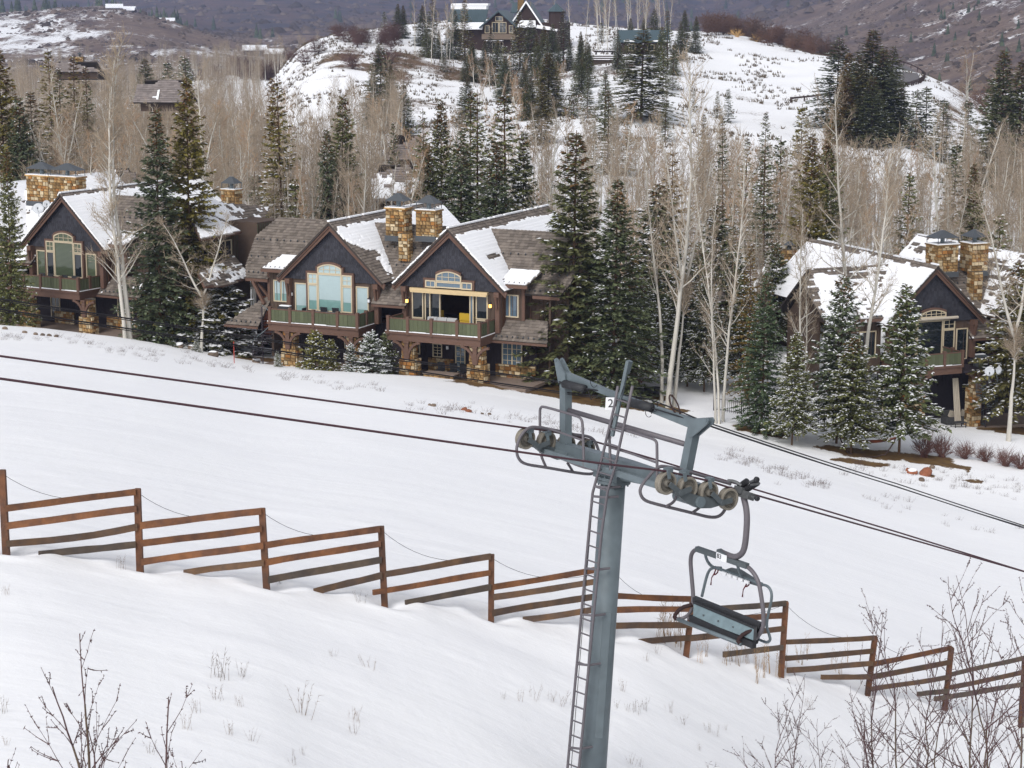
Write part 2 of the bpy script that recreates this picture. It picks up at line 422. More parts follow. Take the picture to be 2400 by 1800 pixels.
# melt hollows round the fence posts: (x, distance) of each post's foot
HOLLOWS = [((a - 1200) / FPX / .982 * d, d) for a, d in ((14, 37.0), (328, 37.6), (624, 38.1), (901, 39.0), (1151, 40.5), (1428, 41.7), (1609, 42.9), (1832, 44.6), (2036, 46.7), (2216, 48.7), (2394, 50.9))]
def relief(x, y):
    near = np.clip(1 - (y - 130) / 40, 0, 1); far = np.clip((y - 140) / 200, 0, 1); vf = np.clip((y - 700) / 500, 0, 1)
    r = near * (.22 * (fbm(x / 7.0, y / 7.0, 3, 3) - .5) + .06 * (fbm(x / 1.3, y / 1.3, 8, 3) - .5))
    r = r + (1 - near) * .5 * (fbm(x / 5.0, y / 5.0, 5, 3) - .5) + far * 2.0 * (fbm(x / 18.0, y / 18.0, 9, 3) - .5)
    for hx, hy in HOLLOWS:
        d2 = (x - hx) ** 2 + (y - hy) ** 2
        r = r - .16 * np.exp(-d2 / .13) + .045 * np.exp(-(np.sqrt(d2) - .75) ** 2 / .06)
    return r + vf * (26 * (fbm(x / 140.0, y / 180.0, 12, 5) - .5)) * np.clip(y / 2500, .3, 2.0)
def gz(x, y): return float(ground(x, y)[0])
def hit(px, py, D0=20, D1=900):
    """first ground point under a photograph pixel"""
    D = np.exp(np.linspace(math.log(D0), math.log(D1), 900))
    d = ray(px, py); P = CAM[None] + d[None] * (D / d[1])[:, None]
    below = P[:, 2] < ground(P[:, 0], P[:, 1])
    if not below.any(): return P[-1]
    p = P[int(np.argmax(below))].copy(); p[2] = gz(p[0], p[1]); return p
def foot(px, py, D):
    """point on the ground straight below the pixel's ray at distance D, and height of the ray there"""
    p = at(px, py, D); return np.array([p[0], p[1], gz(p[0], p[1])]), p[2]

NX = 400
pxs = np.linspace(-880, 3280, NX)
Ds = np.exp(np.concatenate([np.linspace(math.log(5), math.log(32), 70, endpoint=False), np.linspace(math.log(32), math.log(54), 190, endpoint=False), np.linspace(math.log(54), math.log(110), 60, endpoint=False), np.linspace(math.log(110), math.log(700), 230, endpoint=False), np.linspace(math.log(700), math.log(7400), 160)]))
NR = len(Ds)
PX, DD = np.meshgrid(pxs, Ds)
GX = (PX - 1200) / FPX / 0.982 * DD
GY = DD
GZ = ground(GX.ravel(), GY.ravel()).reshape(GX.shape)
def blob(cx, cy, rx, ry, PXa, PYa):
    return np.exp(-(((PXa - cx) / rx) ** 2 + ((PYa - cy) / ry) ** 2))
# rows on which the grid is seen: used only to lay out where grass, scrub and snow lie on the hills
dz = GZ - CAM[2]
PYr = 900 + FPX * np.tan(np.arctan2(-dz, GY) - PITCH)
n1 = fbm(GX / 6.0, GY / 6.0, 21, 4); n2 = fbm(GX / 1.6, GY / 1.6, 31, 3); n3 = fbm(GX / 60.0, GY / 60.0, 41, 4); n4 = fbm(GX / 9.0, GY / 14.0, 45, 4)
bare = np.zeros_like(GX)
# turf showing beside the middle house, round the lower spruces and by the rocks
def patch(ox, oy, rx, ry, amp, jit=.9):
    global bare
    v = amp * blob(ox, oy, rx, ry, GX, GY) + jit * (n2 - .5) + .3 * (n1 - .5)
    bare = np.maximum(bare, np.clip((v - .42) / .2, 0, 1) * (blob(ox, oy, rx * 1.6, ry * 1.6, GX, GY) > .12))
def ptpatch(px, py, rx, ry, amp=1.0, jit=.9, D=None):
    p = hit(px, py, 60) if D is None else at(px, py, D)
    patch(p[0], p[1], rx, ry, amp, jit)
hill = np.clip((GY - 270) / 60, 0, 1) * np.clip((660 - GY) / 60, 0, 1)
near_hill = .20 + 1.0 * (n1 - .5) + .5 * (n3 - .5) - .16 * blob(1780, 150, 300, 60, PX, PYr) + .26 * blob(1130, 160, 230, 45, PX, PYr) + .22 * blob(900, 130, 130, 60, PX, PYr) + .16 * blob(1490, 160, 90, 50, PX, PYr) + .22 * blob(1760, 228, 170, 10, PX, PYr) + .25 * blob(1880, 190, 60, 12, PX, PYr) + .30 * blob(2230, 240, 60, 45, PX, PYr)
bare = np.maximum(bare, hill * np.clip(near_hill, 0, .92))
wood = np.clip((GY - 160) / 20, 0, 1) * np.clip((330 - GY) / 70, 0, 1)
bare = np.maximum(bare, wood * np.clip(.16 + .9 * (n1 - .5) + .25 * blob(300, 300, 700, 200, PX, PYr), 0, .8))
far = np.clip((GY - 620) / 160, 0, 1)
LH = (GY < 1900) * 1.0
fv = .70 - LH * (.26 * blob(60, 75, 230, 48, PX, PYr) + .20 * blob(480, 122, 240, 16, PX, PYr) + .12 * blob(330, 30, 260, 12, PX, PYr)) + LH * .16 * blob(430, 75, 170, 40, PX, PYr) + .22 * (GY > 1900) + .10 * (PX > 1850) * (GY < 2200) - .10 * blob(2330, 40, 120, 60, PX, PYr) + (.5 + .4 * LH) * (n4 - .5) + .4 * (n3 - .5)
bare = np.maximum(bare, far * np.clip(fv, 0, 1))
# kind of bare ground: 0 straw turf, 1 brown-purple brush
brush = np.maximum(np.clip((GY - 560) / 120, 0, 1), np.clip((n3 - .5) * 4, 0, .4) * hill)
for a in ((1215, 905, 5.5, 3.2), (1300, 915, 5.5, 3.5), (1400, 935, 5.0, 3.0), (1490, 950, 3.5, 2.2), (1150, 880, 3.0, 2.0), (300, 775, 4, 3), (390, 790, 3, 2), (640, 845, 3.5, 1.6), (2035, 1065, 4.2, 1.5), (2130, 1072, 4.2, 1.6), (2010, 1085, 2.5, 1.0), (2200, 1090, 2.5, 1.2), (1790, 1012, 2.5, 1.2), (1480, 925, 3, 1.4), (2390, 1010, 3.5, 2.2)):
    ptpatch(a[0], a[1], a[2], a[3], 1.15, .55)
for a in ((2150, 1100, 3.5, 1.6), (2240, 1125, 3.0, 1.0), (2060, 1090, 4.0, 1.4)):
    ptpatch(a[0], a[1], a[2], a[3], .75, 1.5)
def terrain_mat(c1=(.085, .052, .046), c2=(.17, .115, .085), c3=(.055, .042, .050)):
    m = bpy.data.materials.new('snowy_ground'); m.use_nodes = True
    n = m.node_tree.nodes; l = m.node_tree.links; b = n['Principled BSDF']
    b.inputs['Roughness'].default_value = .8; b.inputs['Specular IOR Level'].default_value = .15
    geo = n.new('ShaderNodeNewGeometry')
    at1 = n.new('ShaderNodeAttribute'); at1.attribute_name = 'bare'
    at2 = n.new('ShaderNodeAttribute'); at2.attribute_name = 'brush'
    def noise(sc_, det, rough=.6):
        z = n.new('ShaderNodeTexNoise'); z.inputs['Scale'].default_value = sc_; z.inputs['Detail'].default_value = det; z.inputs['Roughness'].default_value = rough
        l.new(geo.outputs['Position'], z.inputs['Vector']); return z.outputs['Fac']
    def mix(f, a, c):
        x = n.new('ShaderNodeMix'); x.data_type = 'RGBA'
        if hasattr(f, 'links'): l.new(f, x.inputs['Factor'])
        else: x.inputs['Factor'].default_value = f
        for s_, v in (('A', a), ('B', c)):
            if hasattr(v, 'links'): l.new(v, x.inputs[s_])
            else: x.inputs[s_].default_value = (*v, 1)
        return x.outputs['Result']
    def rng(v, a, c, lo=0, hi=1):
        x = n.new('ShaderNodeMapRange'); l.new(v, x.inputs['Value'])
        x.inputs['From Min'].default_value = a; x.inputs['From Max'].default_value = c; x.inputs['To Min'].default_value = lo; x.inputs['To Max'].default_value = hi
        return x.outputs[0]
    turf = mix(rng(noise(1.1, 5), .35, .65), (.17, .105, .042), (.10, .060, .030))
    brown = mix(rng(noise(.16, 6, .7), .38, .62), c1, c2)
    brown = mix(rng(noise(.02, 4), .45, .6), brown, c3)
    soil = mix(at2.outputs['Fac'], turf, brown)
    # ragged edge of the melting snow: fine close by, broad on the far hills
    nf = mix(at2.outputs['Fac'], noise(2.2, 5, .7), noise(.30, 6, .72))
    ad = n.new('ShaderNodeMath'); ad.operation = 'MULTIPLY_ADD'; l.new(nf, ad.inputs[0]); ad.inputs[1].default_value = 1.5; l.new(at1.outputs['Fac'], ad.inputs[2])
    fac = rng(ad.outputs[0], 1.17, 1.33)
    sn = mix(rng(noise(.25, 4), .35, .7), (.855, .86, .88), (.88, .885, .90))
    col = mix(fac, sn, soil)
    l.new(col, b.inputs['Base Color'])
    bp = n.new('ShaderNodeBump'); bp.inputs['Strength'].default_value = .35; bp.inputs['Distance'].default_value = .06
    l.new(noise(2.5, 6), bp.inputs['Height'])
    # wind crust and old groomed ridges running down the piste
    mp = n.new('ShaderNodeMapping'); mp.inputs['Rotation'].default_value = (0, 0, R(-17)); mp.inputs['Scale'].default_value = (.05, .75, .1); l.new(geo.outputs['Position'], mp.inputs['Vector'])
    zz = n.new('ShaderNodeTexNoise'); zz.inputs['Scale'].default_value = 1.0; zz.inputs['Detail'].default_value = 5; l.new(mp.outputs[0], zz.inputs['Vector'])
    b2 = n.new('ShaderNodeBump'); b2.inputs['Strength'].default_value = .30; b2.inputs['Distance'].default_value = .22
    l.new(zz.outputs['Fac'], b2.inputs['Height']); l.new(bp.outputs[0], b2.inputs['Normal']); l.new(b2.outputs[0], b.inputs['Normal'])
    return m
M['terrain'] = terrain_mat()
M['tan_hill'] = terrain_mat((.125, .085, .068), (.215, .155, .115), (.10, .070, .062)); M['dark_hill'] = terrain_mat((.070, .048, .050), (.135, .085, .065), (.045, .038, .048))
def band(name, r0, r1, m='terrain'):
    rows = np.arange(r0, r1 + 1); k = len(rows)
    V = np.stack([GX[rows].ravel(), GY[rows].ravel(), GZ[rows].ravel()], 1)
    i = (np.arange(k - 1)[:, None] * NX + np.arange(NX - 1)[None]).ravel()
    o = fast_mesh(name, V, np.stack([i, i + 1, i + NX + 1, i + NX], 1), M[m], None, True)
    for nm, A in (('bare', bare), ('brush', brush)):
        at_ = o.data.attributes.new(nm, 'FLOAT', 'POINT'); at_.data.foreach_set('value', A[rows].ravel().astype(np.float32))
    o['kind'] = 'structure'
    return o
def rowof(D): return int(np.argmin(abs(Ds - D)))
ra, rb, rc = rowof(150), rowof(650), rowof(1950)
band('ski_slope', 0, ra); band('knoll', ra, rb); band('brush_hill', rb, rc, 'tan_hill'); band('mountainside', rc, NR - 1, 'dark_hill')
# ------------------------------------------------------------------ lodges
TAN = 4.25 / 4.5
PHI = math.atan(TAN); SS, CC = math.sin(PHI), math.cos(PHI)
rng = random.Random(7)
def scan(poly, t):
    xs = []
    for i in range(len(poly)):
        (s0, t0), (s1, t1) = poly[i], poly[(i + 1) % len(poly)]
        if (t0 <= t) != (t1 <= t): xs.append(s0 + (t - t0) / (t1 - t0) * (s1 - s0))
    xs.sort(); return [(xs[i], xs[i + 1]) for i in range(0, len(xs) - 1, 2)]
class Plane:
    """roof or wall plane: origin, up-slope direction W and outward normal N; outline given as 3D points on it"""
    def __init__(s, O, W, N, pts):
        s.O, s.W, s.N = (np.asarray(a, float) for a in (O, W, N)); s.W = s.W / np.linalg.norm(s.W); s.N = s.N / np.linalg.norm(s.N)
        s.U = np.cross(s.W, s.N)
        s.poly = [s.st(p) for p in pts]
    def st(s, p):
        q = np.asarray(p, float) - s.O; return float(q @ s.U), float(q @ s.W)
    def P(s, a, b, h=0.0): return s.O + s.U * a + s.W * b + s.N * h
    def slab(s, mb, thick=.12): mb.poly([s.P(a, b) for a, b in s.poly], thick, s.N)
    def tiles(s, mb, course=.27, wid=.30, thick=.05, h0=.004):
        t0 = min(p[1] for p in s.poly); t1 = max(p[1] for p in s.poly); k = 0; t = t0
        while t < t1 - .03:
            te = min(t + course, t1)
            for (a, b) in scan(s.poly, (t + te) / 2):
                x = a - rng.random() * wid
                while x < b:
                    w_ = wid * (.65 + .7 * rng.random()); x0, x1 = max(x, a), min(x + w_ - .012, b); x += w_
                    if x1 - x0 < .04: continue
                    th = thick * (.75 + .5 * rng.random()); lo = t - .015 * rng.random()
                    v = [s.P(x0, lo, th + h0), s.P(x1, lo, th + h0), s.P(x1, te + .01, h0 + .004), s.P(x0, te + .01, h0 + .004), s.P(x0, lo, h0 - .01), s.P(x1, lo, h0 - .01)]
                    mb.add(v, [(0, 1, 2, 3), (4, 5, 1, 0), (4, 0, 3), (5, 2, 1)])
            t += course
    def snow(s, mb, field, cell=.13, thick=.09, seed=0, streak=.35):
        """drift of snow lying on the plane where field(s, t) plus noise is positive"""
        A = np.array(s.poly); a0, b0 = A.min(0); a1, b1 = A.max(0)
        na = max(2, int((a1 - a0) / cell)); nb = max(2, int((b1 - b0) / cell))
        xs = np.linspace(a0, a1, na); ys = np.linspace(b0, b1, nb); XX, YY = np.meshgrid(xs, ys)
        ins = np.zeros_like(XX, bool)
        for j, y in enumerate(ys):
            for (p, q) in scan(s.poly, min(max(y, b0 + 1e-4), b1 - 1e-4)): ins[j] |= (xs >= p - 1e-6) & (xs <= q + 1e-6)
        F_ = field(XX, YY) + .9 * (fbm(XX / .9 + seed * 7.3, YY / .55, seed, 4) - .5) + .5 * (vnoise(XX / .25, YY / .24 + seed, seed + 5) - .5) + streak * (vnoise(XX / 1.2, np.floor(YY / .27) * 3.7 + seed, seed + 6) - .62)
        on = ins & (F_ > 0)
        hh = thick * np.clip(F_ / .35, .15, 1) * (.85 + .3 * vnoise(XX / .5, YY / .5, seed + 9)) * (1 - .35 * ((YY / .24) % 1.0))
        cellon = on[:-1, :-1] & on[1:, :-1] & on[:-1, 1:] & on[1:, 1:]
        idx = {}; vs = []; fs = []
        def vid(j, i, top):
            k_ = (j, i, top)
            if k_ not in idx:
                idx[k_] = len(vs); vs.append(s.P(XX[j, i], YY[j, i], (.045 + hh[j, i]) if top else .0))
            return idx[k_]
        J, I = np.nonzero(cellon)
        for j, i in zip(J.tolist(), I.tolist()):
            fs.append((vid(j, i, 1), vid(j, i + 1, 1), vid(j + 1, i + 1, 1), vid(j + 1, i, 1)))
            for (dj, di, p, q) in ((-1, 0, (j, i), (j, i + 1)), (1, 0, (j + 1, i + 1), (j + 1, i)), (0, -1, (j + 1, i), (j, i)), (0, 1, (j, i + 1), (j + 1, i + 1))):
                jj, ii = j + dj, i + di
                if jj < 0 or ii < 0 or jj >= cellon.shape[0] or ii >= cellon.shape[1] or not cellon[jj, ii]:
                    fs.append((vid(*p, 0), vid(*q, 0), vid(*q, 1), vid(*p, 1)))
        mb.add(vs, fs)
    def guards(s, mb, t, step=.55, a=None, b=None):
        for (x0, x1) in scan(s.poly, t):
            x0 = x0 if a is None else max(x0, a); x1 = x1 if b is None else min(x1, b)
            x = x0 + .3
            while x < x1 - .1:
                c = s.P(x, t, .1); mb.obox(c, s.U * .03, s.W * .06, s.N * .06); x += step
def fplane(z_e, v_e, pts, tan=TAN):
    """roof plane facing the front of the house"""
    p = math.atan(tan); return Plane((0, v_e, z_e), (0, math.cos(p), math.sin(p)), (0, -math.sin(p), math.cos(p)), pts)
def fp(u, v, z_e=-4.6, v_e=1.3, tan=TAN): return (u, v, z_e + (v - v_e) * tan)
def rplane(ug, pts): return Plane((ug, 0, 0), (-CC, 0, SS), (SS, 0, CC), pts)
def lplane(ug, pts): return Plane((ug, 0, 0), (CC, 0, SS), (-SS, 0, CC), pts)

# one set of stone blocks shared by every chimney, pier and wall
STONES = []
def make_stones():
    for k in range(7):
        r = random.Random(50 + k); mb = MB()
        def jit(a): return a * (1 - .16 * r.random())
        back = [(-jit(.5), 0, -jit(.5)), (jit(.5), 0, -jit(.5)), (jit(.5), 0, jit(.5)), (-jit(.5), 0, jit(.5))]
        fr = [(x * (.86 + .08 * r.random()), -1, z * (.84 + .1 * r.random())) for x, y, z in back]
        mid = [(x, -.62, z) for x, y, z in back]
        vs = back + mid + fr
        fs = [(8, 9, 10, 11)] + [(i, (i + 1) % 4, 4 + (i + 1) % 4, 4 + i) for i in range(4)] + [(4 + i, 4 + (i + 1) % 4, 8 + (i + 1) % 4, 8 + i) for i in range(4)]
        mb.add(vs, fs)
        for mm in ('stone', 'stone', 'stone_pale', 'stone_rust')[k % 4:k % 4 + 1]:
            o = mb.build('stone', M[mm]); STONES.append(o.data); bpy.data.objects.remove(o)
make_stones()
def clad(parent, p0, along, length, z0, z1, outward, depth=.07, hmin=.17, hmax=.33, wmin=.22, wmax=.52, seed=0):
    """lay individual stones over a vertical face: p0 bottom corner, unit vector along, outward normal"""
    r = random.Random(seed); along = Vector(along).normalized(); outw = Vector(outward).normalized()
    rot = Matrix((along, -outw, Vector((0, 0, 1)))).transposed().to_4x4()
    z = z0
    while z < z1 - .05:
        h = min(hmin + (hmax - hmin) * r.random(), z1 - z)
        if z1 - z - h < .1: h = z1 - z
        x = 0.0
        while x < length - .03:
            w_ = wmin + (wmax - wmin) * r.random()
            if length - x - w_ < .14: w_ = length - x
            o = bpy.data.objects.new('stone', r.choice(STONES)); link(o); o.parent = parent
            o.matrix_local = Matrix.Translation(Vector(p0) + along * (x + w_ / 2) + Vector((0, 0, z + h / 2 - p0[2]))) @ rot @ Matrix.Diagonal((w_ - .012, depth * (.7 + .6 * r.random()), h - .012, 1))
            x += w_
        z += h
def pier(root, name, u0, u1, v0, v1, z0, z1, faces='fr', seed=0, hmax=.33):
    mb = MB(); mb.box(u0, u1, v0, v1, z0, z1); o = mb.build(name, M['mortar'], root)
    if 'f' in faces: clad(o, (u0, v0, z0), (1, 0, 0), u1 - u0, z0, z1, (0, -1, 0), seed=seed, hmax=hmax)
    if 'r' in faces: clad(o, (u1, v0, z0), (0, 1, 0), v1 - v0, z0, z1, (1, 0, 0), seed=seed + 1, hmax=hmax)
    if 'l' in faces: clad(o, (u0, v1, z0), (0, -1, 0), v1 - v0, z0, z1, (-1, 0, 0), seed=seed + 2, hmax=hmax)
    return o
def window(root, u0, u1, z0, z1, v, pane='glass_dark', nx=1, nz=1, fr=.085, name='window', facing='f', split=None):
    """framed window in a wall facing the front ('f') or the right ('r', then u is the depth and v the wall's u)"""
    def bx(mb, a0, a1, y0, y1, c0, c1):
        if facing == 'f': mb.box(a0, a1, y0, y1, c0, c1)
        else: mb.box(v - y1 + v, v - y0 + v, a0, a1, c0, c1)
    mb = MB(); y0, y1 = v - .07, v + .06
    bx(mb, u0, u0 + fr, y0, y1, z0, z1); bx(mb, u1 - fr, u1, y0, y1, z0, z1)
    bx(mb, u0 + fr, u1 - fr, y0, y1, z1 - fr, z1); bx(mb, u0 + fr, u1 - fr, y0, y1, z0, z0 + fr)
    for s_ in (split or []): bx(mb, s_ - .05, s_ + .05, y0 + .01, y1, z0 + fr, z1 - fr)
    o = mb.build(name, M['cream'], root)
    zs_ = z0 + fr * .8
    if pane == 'teal_shade' and z1 - z0 > 1.5:      # lower strip in darker teal: hillside reflection painted into the pane colour
        zs_ = z0 + (.36 + .03 * rng.random()) * min(z1 - z0, 2.4); g = MB(); bx(g, u0 + fr * .8, u1 - fr * .8, v - .015, v + .02, z0 + fr * .8, zs_); g.build('pane', M['teal_reflection'], o)
    g = MB(); bx(g, u0 + fr * .8, u1 - fr * .8, v - .02, v + .02, zs_, z1 - fr * .8); g.build('pane', M[pane], o)
    if nx > 1 or nz > 1:
        m = MB()
        for i in range(1, nx):
            a = u0 + fr + (u1 - u0 - 2 * fr) * i / nx; bx(m, a - .018, a + .018, v - .045, v - .015, z0 + fr, z1 - fr)
        for i in range(1, nz):
            c = z0 + fr + (z1 - z0 - 2 * fr) * i / nz; bx(m, u0 + fr, u1 - fr, v - .05, v - .02, c - .018, c + .018)
        m.build('muntin', M['cream'], o)
    return o
def arch_window(root, u0, u1, z0, zs, zt, v, pane, nx=4):
    """segmental arched top light: springs at zs, crown at zt"""
    um = (u0 + u1) / 2; hw = (u1 - u0) / 2; ri = zt - zs; Rr = (hw * hw + ri * ri) / (2 * ri); zc = zt - Rr
    def arc(r, n=12):
        hw_ = min(hw, hw * r / Rr); a = math.asin(hw_ / r); return [(um + r * math.sin(-a + 2 * a * i / n), zc + r * math.cos(-a + 2 * a * i / n)) for i in range(n + 1)]
    outer = arc(Rr); inner = [(um + (x - um) * (1 - .085 / hw), z - .085) for x, z in outer]
    mb = MB()
    for i in range(12):
        q = [outer[i], outer[i + 1], inner[i + 1], inner[i]]
        mb.add([(x, v - .07, z) for x, z in q] + [(x, v + .06, z) for x, z in q], [(0, 1, 2, 3), (0, 4, 5, 1), (3, 2, 6, 7)])
    mb.box(u0, u0 + .085, v - .07, v + .06, z0, zs); mb.box(u1 - .085, u1, v - .07, v + .06, z0, zs); mb.box(u0 + .085, u1 - .085, v - .069, v + .059, z0, z0 + .07)
    o = mb.build('window', M['cream'], root)
    g = MB(); g.poly([(u0 + .06, v - .01, z0 + .04), (u1 - .06, v - .01, z0 + .04)] + [(x, v - .01, z) for x, z in reversed(inner)], .02, (0, -1, 0)); g.build('pane', M[pane], o)
    m = MB()
    for i in range(1, nx):
        a = u0 + (u1 - u0) * i / nx; zt_ = zc + math.sqrt(max(Rr * Rr - (a - um) ** 2, 0)) - .09; m.box(a - .018, a + .018, v - .05, v - .02, z0 + .07, zt_)
    zm = (z0 + zt) / 2 - .05; m.box(u0 + .085, u1 - .085, v - .052, v - .022, zm - .018, zm + .018)
    m.build('muntin', M['cream'], o)
    tb = MB()     # brown surround
    big = arc(Rr + .16)
    for i in range(12):
        q = [big[i], big[i + 1], outer[i + 1], outer[i]]
        tb.add([(x, v - .085, z) for x, z in q] + [(x, v + .05, z) for x, z in q], [(0, 1, 2, 3), (0, 4, 5, 1)])
    tb.build('window_surround', M['trim'], root)
    return o
def chimney(root, u0, u1, v0, v1, z0, z1, seed, stub=None, cap=True, faces='fr'):
    o = pier(root, 'chimney', u0, u1, v0, v1, z0, z1, faces, seed)
    mb = MB(); mb.box(u0 - .1, u1 + .1, v0 - .1, v1 + .1, z1, z1 + .12); mb.build('coping', M['stone'], o)
    mb = MB(); mb.box(u0 - .06, u1 + .06, v0 - .10, v0 + .1, z0 - .3, z0 + .12); mb.build('flashing', M['cap_metal'], o)
    mb = MB(); mb.box(u0 - .06, u1 + .06, v0 - .06, v1, z1 + .12, z1 + .17); mb.build('snow_cover', M['roof_snow'], o)
    if cap:
        c = MB(); a0, a1, b0, b1 = u0 - .05, u1 + .05, v0 - .05, v1 + .05; zt = z1 + .62
        for (x, y) in ((a0 + .08, b0 + .08), (a1 - .08, b0 + .08), (a0 + .08, b1 - .08), (a1 - .08, b1 - .08)): c.box(x - .02, x + .02, y - .02, y + .02, z1 + .1, zt)
        ap = ((u0 + u1) / 2, (v0 + v1) / 2, zt + .55)
        q = [(a0, b0, zt), (a1, b0, zt), (a1, b1, zt), (a0, b1, zt)]
        m1 = (u0 + u1) / 2 - .12, (u0 + u1) / 2 + .12
        tp = [(m1[0], ap[1] - .1, ap[2]), (m1[1], ap[1] - .1, ap[2]), (m1[1], ap[1] + .1, ap[2]), (m1[0], ap[1] + .1, ap[2])]
        c.add(q + tp, [(0, 1, 5, 4), (1, 2, 6, 5), (2, 3, 7, 6), (3, 0, 4, 7), (4, 5, 6, 7), (3, 2, 1, 0)])
        c.build('chimney_cap', M['cap_metal'], o)
        f = MB(); f.tube([((u0 + u1) / 2, (v0 + v1) / 2, z1), ((u0 + u1) / 2, (v0 + v1) / 2, zt + .05)], .17, 10); f.build('flue', M['galv'], o)
    return o
def board_run(parent, a, b, z0, z1, out, pitch=.33):
    """green vertical boards between two plan points, each board its own piece"""
    a = np.array([*a, 0.0]); b = np.array([*b, 0.0]); L = np.linalg.norm(b - a); d = (b - a) / L; n = max(1, round(L / pitch)); w_ = L / n; out = np.array([*out, 0.0])
    for i in range(n):
        c = a + d * (i + .5) * w_ + out * (.012 * rng.random()); mb = MB()
        mb.obox((c[0], c[1], (z0 + z1) / 2), d * (w_ / 2 - .012), out * .02, (0, 0, (z1 - z0) / 2)); mb.build('railing_board', M['green_board'], parent)
    for i in range(1, n):      # battens over the joints
        c = a + d * i * w_ + out * .035; mb = MB(); mb.obox((c[0], c[1], (z0 + z1) / 2), d * .022, out * .012, (0, 0, (z1 - z0) / 2)); mb.build('batten', M['green_board'], parent)
def balcony(root, u0, u1, vf, vb, posts, zfl=-7.35, side='r', snow=True, left_open=False):
    mb = MB(); mb.box(u0 - .25, u1 + .12, vf - .08, vb, zfl - .18, zfl); mb.box(u0 - .2, u1 + .06, vf + .02, vf + .18, zfl - .68, zfl - .18); mb.box(u1 - .12, u1 + .05, vf + .18, vb, zfl - .66, zfl - .18)
    mb.box(u0 - .18, u0, vf + .18, vb, zfl - .66, zfl - .18)
    for x in np.arange(u0 + .3, u1 - .2, .6): mb.box(x - .04, x + .04, vf + .181, vb, zfl - .5, zfl - .181)
    o = mb.build('balcony', M['trim'], root)
    zt = zfl + .95
    mb = MB()
    def post(u, v): mb_ = MB(); mb_.box(u - .11, u + .11, v - .11, v + .11, zfl - .2, zt + .08); mb_.obox((u, v, zt + .12), (.12, 0, 0), (0, .12, 0), (0, 0, .045)); mb_.build('post', M['trim'], o)
    allp = [u0] + list(posts) + [u1]
    for u in allp: post(u, vf)
    post(u1, (vf + vb) / 2)
    for i in range(len(allp) - 1):
        board_run(o, (allp[i] + .11, vf), (allp[i + 1] - .11, vf), zfl + .06, zt - .04, (0, -1))
        r_ = MB(); r_.box(allp[i] + .11, allp[i + 1] - .11, vf - .05, vf + .05, zt - .04, zt + .04); r_.build('top_rail', M['trim'], o)
    vm = (vf + vb) / 2
    for (a, b) in ((vf + .11, vm - .11), (vm + .11, vb)):
        board_run(o, (u1, a), (u1, b), zfl + .06, zt - .04, (1, 0))
        r_ = MB(); r_.box(u1 - .05, u1 + .05, a, b, zt - .04, zt + .04); r_.build('top_rail', M['trim'], o)
    if not left_open:
        board_run(o, (u0, vb), (u0, vf + .11), zfl + .06, zt - .04, (-1, 0)); r_ = MB(); r_.box(u0 - .05, u0 + .05, vf + .11, vb, zt - .04, zt + .04); r_.build('top_rail', M['trim'], o)
    if snow:
        s_ = MB()
        x = u0 - .2
        while x < u1:
            x2 = min(x + .5 + rng.random() * 1.2, u1 + .1); s_.box(x, x2 - .02, vf - .1, vf - .115 + .02 + .07 * rng.random(), zfl + .002, zfl + .03 + .05 * rng.random()); x = x2
        s_.box(u1 + .115, u1 + .16, vf, vb - .2, zfl - .01, zfl + .045)
        s_.build('snow_strip', M['roof_snow'], o)
    return o
def gable(root, ug, shed_snow=None, seed=0):
    """steep front gable: shingled face, rake boards, brackets"""
    hw = 4.5
    f = MB(); f.poly([(ug - 4.25, .5, -4.3), (ug + 4.25, .5, -4.3), (ug, .5, -.25)], .1, (0, -1, 0)); face = f.build('gable_wall', M['dark_siding'], root)
    pl = Plane((ug, .5, -4.42), (0, 0, 1), (0, -1, 0), [(ug - 4.2, .5, -4.42), (ug + 4.2, .5, -4.42), (ug + 4.2, .5, -4.2), (ug, .5, -.2), (ug - 4.2, .5, -4.2)])
    # keep the opening for the arched window clear
    t = MB(); old = pl.poly
    pl.tiles(t, .22, .2, .02); keep = MB()
    tv = np.array(t.v).reshape(-1, 6, 3)
    for q in tv:
        c = q.mean(0)
        if abs(c[0] - ug + .15) < 1.13 and c[2] < -3.25 - .0 and c[2] < -3.02 - .25 * ((c[0] - ug + .15) / 1.1) ** 2: continue
        if abs(c[0] - ug + .2) < 2.0 and c[2] < -3.83: continue
        keep.add(q.tolist(), [(0, 1, 2, 3), (4, 5, 1, 0), (4, 0, 3), (5, 2, 1)])
    so = keep.build('shingle', M['gable_shingle'], face); so['kind'] = 'stuff'
    # rake boards, a wide one with a thinner one on top
    for sgn in (-1, 1):
        mb = MB(); a = np.array([ug + sgn * 4.62, -.02, -4.38]); b = np.array([ug, -.02, -.02])
        d = b - a; mb.poly([a, b, b - np.array([0, 0, .36]), a - np.array([0, 0, .30]) + d * .01], .07, (0, -1, 0))
        mb.build('rake_board', M['trim'], root)
        mb = MB(); a2 = a + np.array([0, .10, -.02]); b2 = b + np.array([0, .10, -.02]); mb.poly([a2, b2, b2 - np.array([0, 0, .62]), a2 - np.array([0, 0, .5]) + d * .03], .06, (0, -1, 0)); mb.build('fascia_board', M['trim'], root)
        # soffit, timber post and curved bracket under the eave end
        mb = MB(); up_ = ug + sgn * 3.75; mb.box(up_ - .17, up_ + .17, .22, .56, -7.35, -4.42); mb.box(up_ - .2, up_ + .2, .05, .6, -4.78, -4.40)
        mb.beam((up_, .2, -5.6), (up_, -.02, -4.75), .16, .2); mb.build('timber_post', M['trim'], root)
    return face
